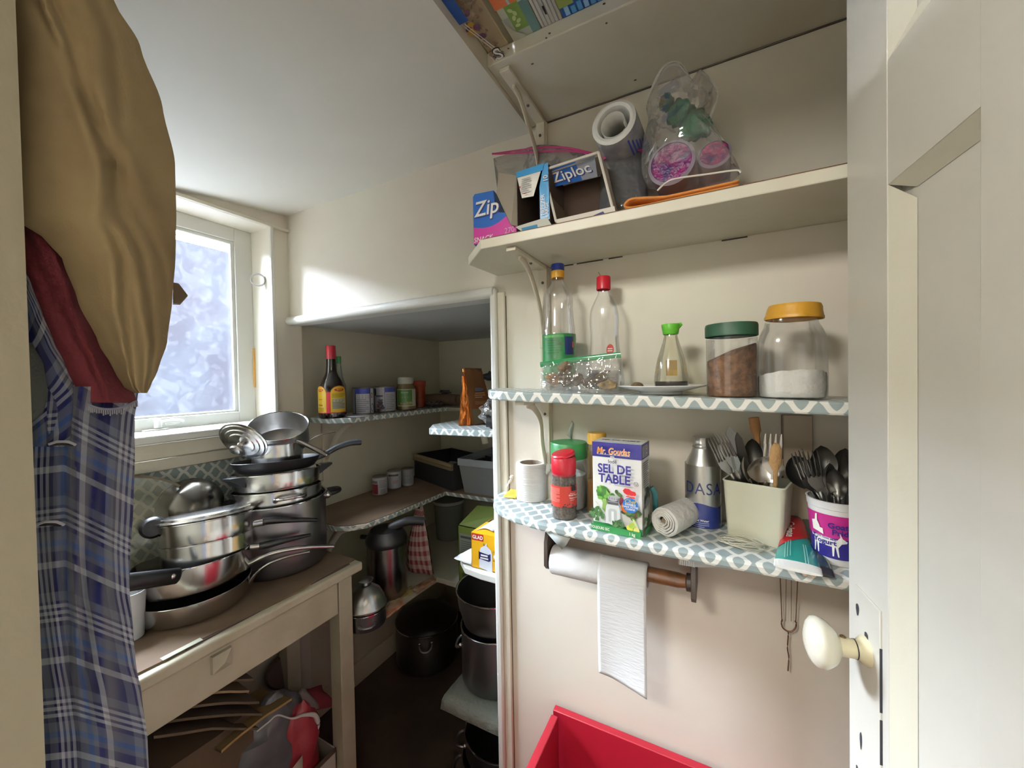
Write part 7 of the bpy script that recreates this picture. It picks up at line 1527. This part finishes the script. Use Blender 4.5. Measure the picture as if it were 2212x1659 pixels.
m.grid(lambda u, v: Vector((x0+.012+.15*u+.02*v, yb+.012+.06*v+.012*math.sin(9*u), zt+.004+(.085*u**.8)*math.sin(math.pi*(.08+.84*v))**.8+.012*noise.noise(Vector((u*5, v*5, 2)))*u)), 20, 12, WB)
solo('plastic_bag', m, 'white plastic bag pulled out of the top of yellow box', 'bag', tuple(p), solid=.0008, angle=60)
q = [PZ(x, y, ZC+.004) for x, y in ((990, 1208), (1022, 1212), (1024, 1196), (1000, 1190))]; m = MB(); xl = PY(991, 1205, 1.14)
m.grid(lambda u, v: Vector((xl.x+.075*u, 1.112+.04*v, ZC+.006+.055*u*v+.010*(1-u)+.004*noise.noise(Vector((u*3, v*3, 7))))), 8, 8, mat('d4d6dc', .6)); solo('plastic_bag', m, 'white bag corner lying flat left of the yellow box', 'bag', tuple(xl), solid=.0008)
# pan and pot standing on the towel on the low white shelf
ZT = ZD+.014; ex = PY(1022, 1420, 1.27); pc = Vector((ex.x+.125, 1.235, ZT)); rpt = .125; y2z = lambda py: ZA(pc.x, pc.y, py)-pc.z
hp_ = max(.20, PY(1030, 1345, 1.2).z-ZT)
m = MB(); tw = mat('82877f', .95, bump=.9, bscale=60)
def towel(u, v):
    x = -.862+.34*u; y = 1.062+.20*v; z = ZD+.0055+.0015*noise.noise(Vector((u*5, v*5, 0))); 
    if v < .06: z -= (.06-v)*.55
    return Vector((x, y-.004*(v < .06), z))
m.grid(towel, 22, 22, tw); m.grid(lambda u, v: towel(u, v)+Vector((.01, .006, .0045)), 22, 22, tw)
solo('towel', m, 'folded grey towel under the steel pot on the low white shelf', 'towel', (-.7, 1.15, ZD), solid=.002)
pot('stock_pot', 'dull steel stock pot standing on the grey towel', pc, cyl(rpt, hp_, .015), .003, M_STEELD, rim=.003, parts=[loop(math.radians(205), rpt, hp_-.07, .06, .02, M_STEELD, .005, .02)])
fx_ = PY(1000, 1290, 1.22); rpn = pc.x-fx_.x; rpn = max(.14, rpn); zpn = ZT+hp_+.006; hpn = PY(1005, 1262, 1.2).z-zpn
pot('saute_pan', 'deep grey saute pan resting on top of the dull stock pot', Vector((pc.x, pc.y, zpn)), [(rpn*.72, 0), (rpn*.82, .008), (rpn*.95, hpn*.55), (rpn, hpn)], .003, mat('8d8b88', .35, metal=1.0), mat('4a4846', .45, metal=.8), cat='pan', rim=.003)
# big pot on the floor at the back and stack of pots under the low white shelf
fc = PZ(925, 1466, 0); rF = .150; d_ = Vector((fc.x, fc.y, 0)).normalized(); fcn = fc+d_*rF; fcn.z = .001; rF = HW(66, fcn); fcn = fc+d_*rF; fcn.z = .001; hF = ZA(fcn.x, fcn.y, 1338)
t = pot('stock_pot', 'big lidded steel stock pot standing on the floor at the back', fcn, cyl(rF, hF, .02), .004, mat('6a6866', .4, metal=1.0), rim=.004, parts=[loop(facing(fcn)-.05, rF, hF-.03, .06, .03, M_STEELD, .005, .03)])
m = MB().lathe([(rF*1.01, hF+.004), (rF*.96, hF+.012), (rF*.9, hF+.02), (rF*.6, hF+.034), (0, hF+.04)], mat('4a4948', .4, metal=1.0), 40, fcn); part('lid', m, t, 'dark steel lid')
for k, (py, r_, h_) in enumerate(((1640, .155, .12), (1600, .145, .085))):
    cx_ = PY(1013, 1600, 1.22).x+.150; zb = .001 if k == 0 else .128
    pot('stock_pot' if k == 0 else 'casserole', ('dark steel pot on the floor under the low white shelf', 'dark steel casserole stacked on the floor pot under the low white shelf')[k], Vector((cx_, 1.235, zb)), cyl(r_, h_, .02), .003, mat('5f5e5e', .4, metal=1.0), rim=.003, parts=[loop(math.radians(215), r_, h_-.025, .06, .03, M_STEELD, .005, .01)])

# ================================================================ clothes hanging beside the doorway
def interp(rows, y, k):
    for a, b in zip(rows, rows[1:]):
        if a[0] <= y <= b[0]: f = (y-a[0])/(b[0]-a[0]); f = f*f*(3-2*f)*.5+f*.5; return a[k]+(b[k]-a[k])*f
    return rows[-1][k] if y > rows[-1][0] else rows[0][k]
def drape(rows, X0, bulge, thick, m, uvs, nu=36, nv=80):
    y0, y1 = rows[0][0], rows[-1][0]; b = MB()
    def S(u, v, front):
        y = y0+(y1-y0)*v; x = interp(rows, y, 1)+(interp(rows, y, 2)-interp(rows, y, 1))*u
        p = PX(x, y, X0); e = math.sin(math.pi*min(1, max(0, u)))**.5
        d = bulge(u, v)*e+.010*e if front else -thick*e
        q = p+(EYE-p).normalized()*d if front else p-(EYE-p).normalized()*(-d)
        return Vector((q.x, max(q.y, .1195), q.z))
    b.grid(lambda u, v: S(u, v, True), nu, nv, m, uvs); b.grid(lambda u, v: S(u, v, False), nu//2, nv//2, m, uvs); return b
CL = lambda s, v, c, w: math.exp(-((s-c)/w)**2)
# tan bag on top
rows = [(-120, 8, 190), (0, 20, 246), (100, 24, 303), (230, 26, 351), (350, 28, 378), (470, 30, 381), (520, 100, 380), (560, 135, 379), (650, 168, 372), (740, 212, 361), (800, 246, 341), (835, 266, 325), (849, 290, 318)]
def fb(u, v):
    f = .026*math.sin(math.pi*u)
    f += .008*CL(u, v, .25+.55*v, .06)-.011*CL(u, v, .35+.52*v, .05)+.005*CL(u, v, .80-.5*v, .07)-.007*CL(u, v, .92-.55*v, .05)-.006*CL(u, v, .10+1.1*v, .04)+.004*CL(u, v, .20+1.1*v, .05)
    return f+.006*noise.noise(Vector((u*2.5, v*4, 0)))+.002*noise.noise(Vector((u*7, v*14, 3)))
t = thing('garment_bag', 'limp tan bag hanging over the other clothes left of window', 'bag', tuple(PX(220, 300, -.66)))
TAN = mat('8d7c5c', .8, spec=.2, bump=.07, bscale=420, var=.5, vscale=9, col2='7a694c')
part('bag_body', drape(rows, -.655, fb, .03, TAN, None), t, angle=80)
a = PX(378, 612, -.70); q = [PX(x, y, -.70) for x, y in ((374, 610), (386, 612), (406, 638), (390, 656), (374, 655))]
part('tab', MB().add([tuple(v) for v in q]+[tuple(v+Vector((-.012, .004, 0))) for v in q], [(4, 3, 2, 1, 0), (5, 6, 7, 8, 9)]+[(i, i+5, (i+1) % 5+5, (i+1) % 5) for i in range(5)], mat('57452f', .6)), t, 'corner of the bag sticking out', smooth=False)
# red garment
rows = [(440, 30, 75), (480, 30, 110), (560, 34, 170), (640, 60, 205), (720, 95, 235), (780, 130, 262), (830, 150, 285), (870, 165, 295)]
solo('red_garment', drape(rows, -.690, lambda u, v: .012*math.sin(math.pi*u)+.006*CL(u, v, .7-.2*v, .1)-.006*CL(u, v, .25+.2*v, .1), .015, mat('4f0c14', .9, bump=.2, bscale=300), None, 24, 40), 'plain red garment hanging behind the limp tan bag', 'garment', tuple(PX(160, 700, -.69)), angle=80)
q = [PX(x, y, -.672) for x, y in ((88, 520), (130, 535), (155, 552), (150, 575), (160, 640), (125, 590), (105, 555))]
solo('red_strap', MB().add([tuple(v) for v in q]+[tuple(v+Vector((-.006, .002, 0))) for v in q], [(6, 5, 4, 3, 2, 1, 0), tuple(range(7, 14))]+[(i, i+7, (i+1) % 7+7, (i+1) % 7) for i in range(7)], mat('430c14', .8)), 'dark red flap hanging over the red garment', 'strap', tuple(q[0]), smooth=False)
# plaid pyjama bottoms and the plaid top beside them
UVP = lambda u, v: (u*1.45+.10*math.sin(v*5), v*4.3+.15*u-.9*max(0, u-.42)*(1-.5*v))
rows = [(835, 20, 300), (870, 22, 296), (900, 24, 291), (1000, 28, 291), (1100, 34, 288), (1200, 40, 281), (1280, 44, 280), (1350, 48, 287), (1430, 50, 293), (1500, 52, 306), (1600, 54, 319), (1720, 56, 324)]
def fp_(u, v):
    f = .022*math.sin(math.pi*u)
    f += .013*CL(u, v, .56-.12*v, .06)-.014*CL(u, v, .46-.06*v, .05)+.010*CL(u, v, .86-.22*v, .06)-.010*CL(u, v, .74-.30*v, .05)+.006*math.sin(16*u+5*v)*min(1, v*3)
    return f+.004*noise.noise(Vector((u*5, v*8, 3)))
t = thing('pyjama_bottoms', 'blue, grey and white plaid pyjama bottoms hanging beside the doorway', 'pyjamas', tuple(PX(190, 1250, -.70)))
part('cloth', drape(rows, -.705, fp_, .03, M_PLAID, UVP, 44, 110), t, angle=80)
m = MB(); p0 = [PX(x, y, -.672) for x, y in ((178, 868), (205, 880), (235, 884), (265, 880), (296, 866))]
for k in range(26):
    f = k/25*3.999; i = int(f); a = p0[i].lerp(p0[i+1], f-i); m.tube([a, a+Vector((0, 0, -.006-.003*random.random()))], .0007, mat('9a9aa0', .9), 5)
m.tube(catmull(p0, 5), .0016, mat('7d8090', .9), 6); part('seam', m, t, 'frayed pale waistband seam')
m = MB()
for x, y in ((133, 957), (108, 1130)):
    m.tube([PX(x-28, y+3, -.666), PX(x-10, y-3, -.663), PX(x+14, y-3, -.662), PX(x+30, y+4, -.664)], .0016, mat('a9abb4', .9), 6); m.tube([PX(x-22, y+4, -.666), PX(x, y+2, -.6635), PX(x+24, y+5, -.664)], .0016, M_BLACK, 6)
part('buttonhole', m, t, 'stitched buttonholes')
rows = [(560, 22, 40), (610, 24, 78), (680, 28, 110), (740, 34, 138), (800, 36, 170), (850, 40, 200), (890, 44, 204), (930, 46, 192), (965, 46, 176)]
solo('pyjama_shirt', drape(rows, -.700, lambda u, v: .016*math.sin(math.pi*u)+.008*CL(u, v, .7, .1)-.006*CL(u, v, .4, .1), .02, M_PLAID, lambda u, v: (v*1.6+u*.5, u*.9-v*.6), 24, 40), 'blue plaid pyjama top hanging left of the red garment', 'pyjamas', tuple(PX(80, 720, -.70)), angle=80)
rows = [(740, 20, 70), (790, 22, 95), (850, 26, 104), (890, 30, 95), (920, 32, 60)]
solo('grey_shirt', drape(rows, -.672, lambda u, v: .008*math.sin(math.pi*u), .006, mat('4b4f4a', .9, bump=.2, bscale=200), None, 16, 20), 'dark grey green shirt end hanging nearest the door jamb', 'shirt', tuple(PX(75, 830, -.672)), angle=80)
# hooks that carry the clothes
t = thing('coat_hooks', 'white rail with coat hooks above the clothes beside the doorway', 'coat hooks', (-.72, .118, 2.0))
part('rail', MB().box((-.95, .1175, 1.98), (-.66, .132, 2.05), M_CREAM), t, bevel=.003)
for x in (-.90, -.80, -.70): part('hook', MB().tube(catmull([(x, .132, 2.0), (x, .16, 1.985), (x, .175, 1.99), (x, .18, 2.01)], 4), .004, M_STEELD, 8), t)
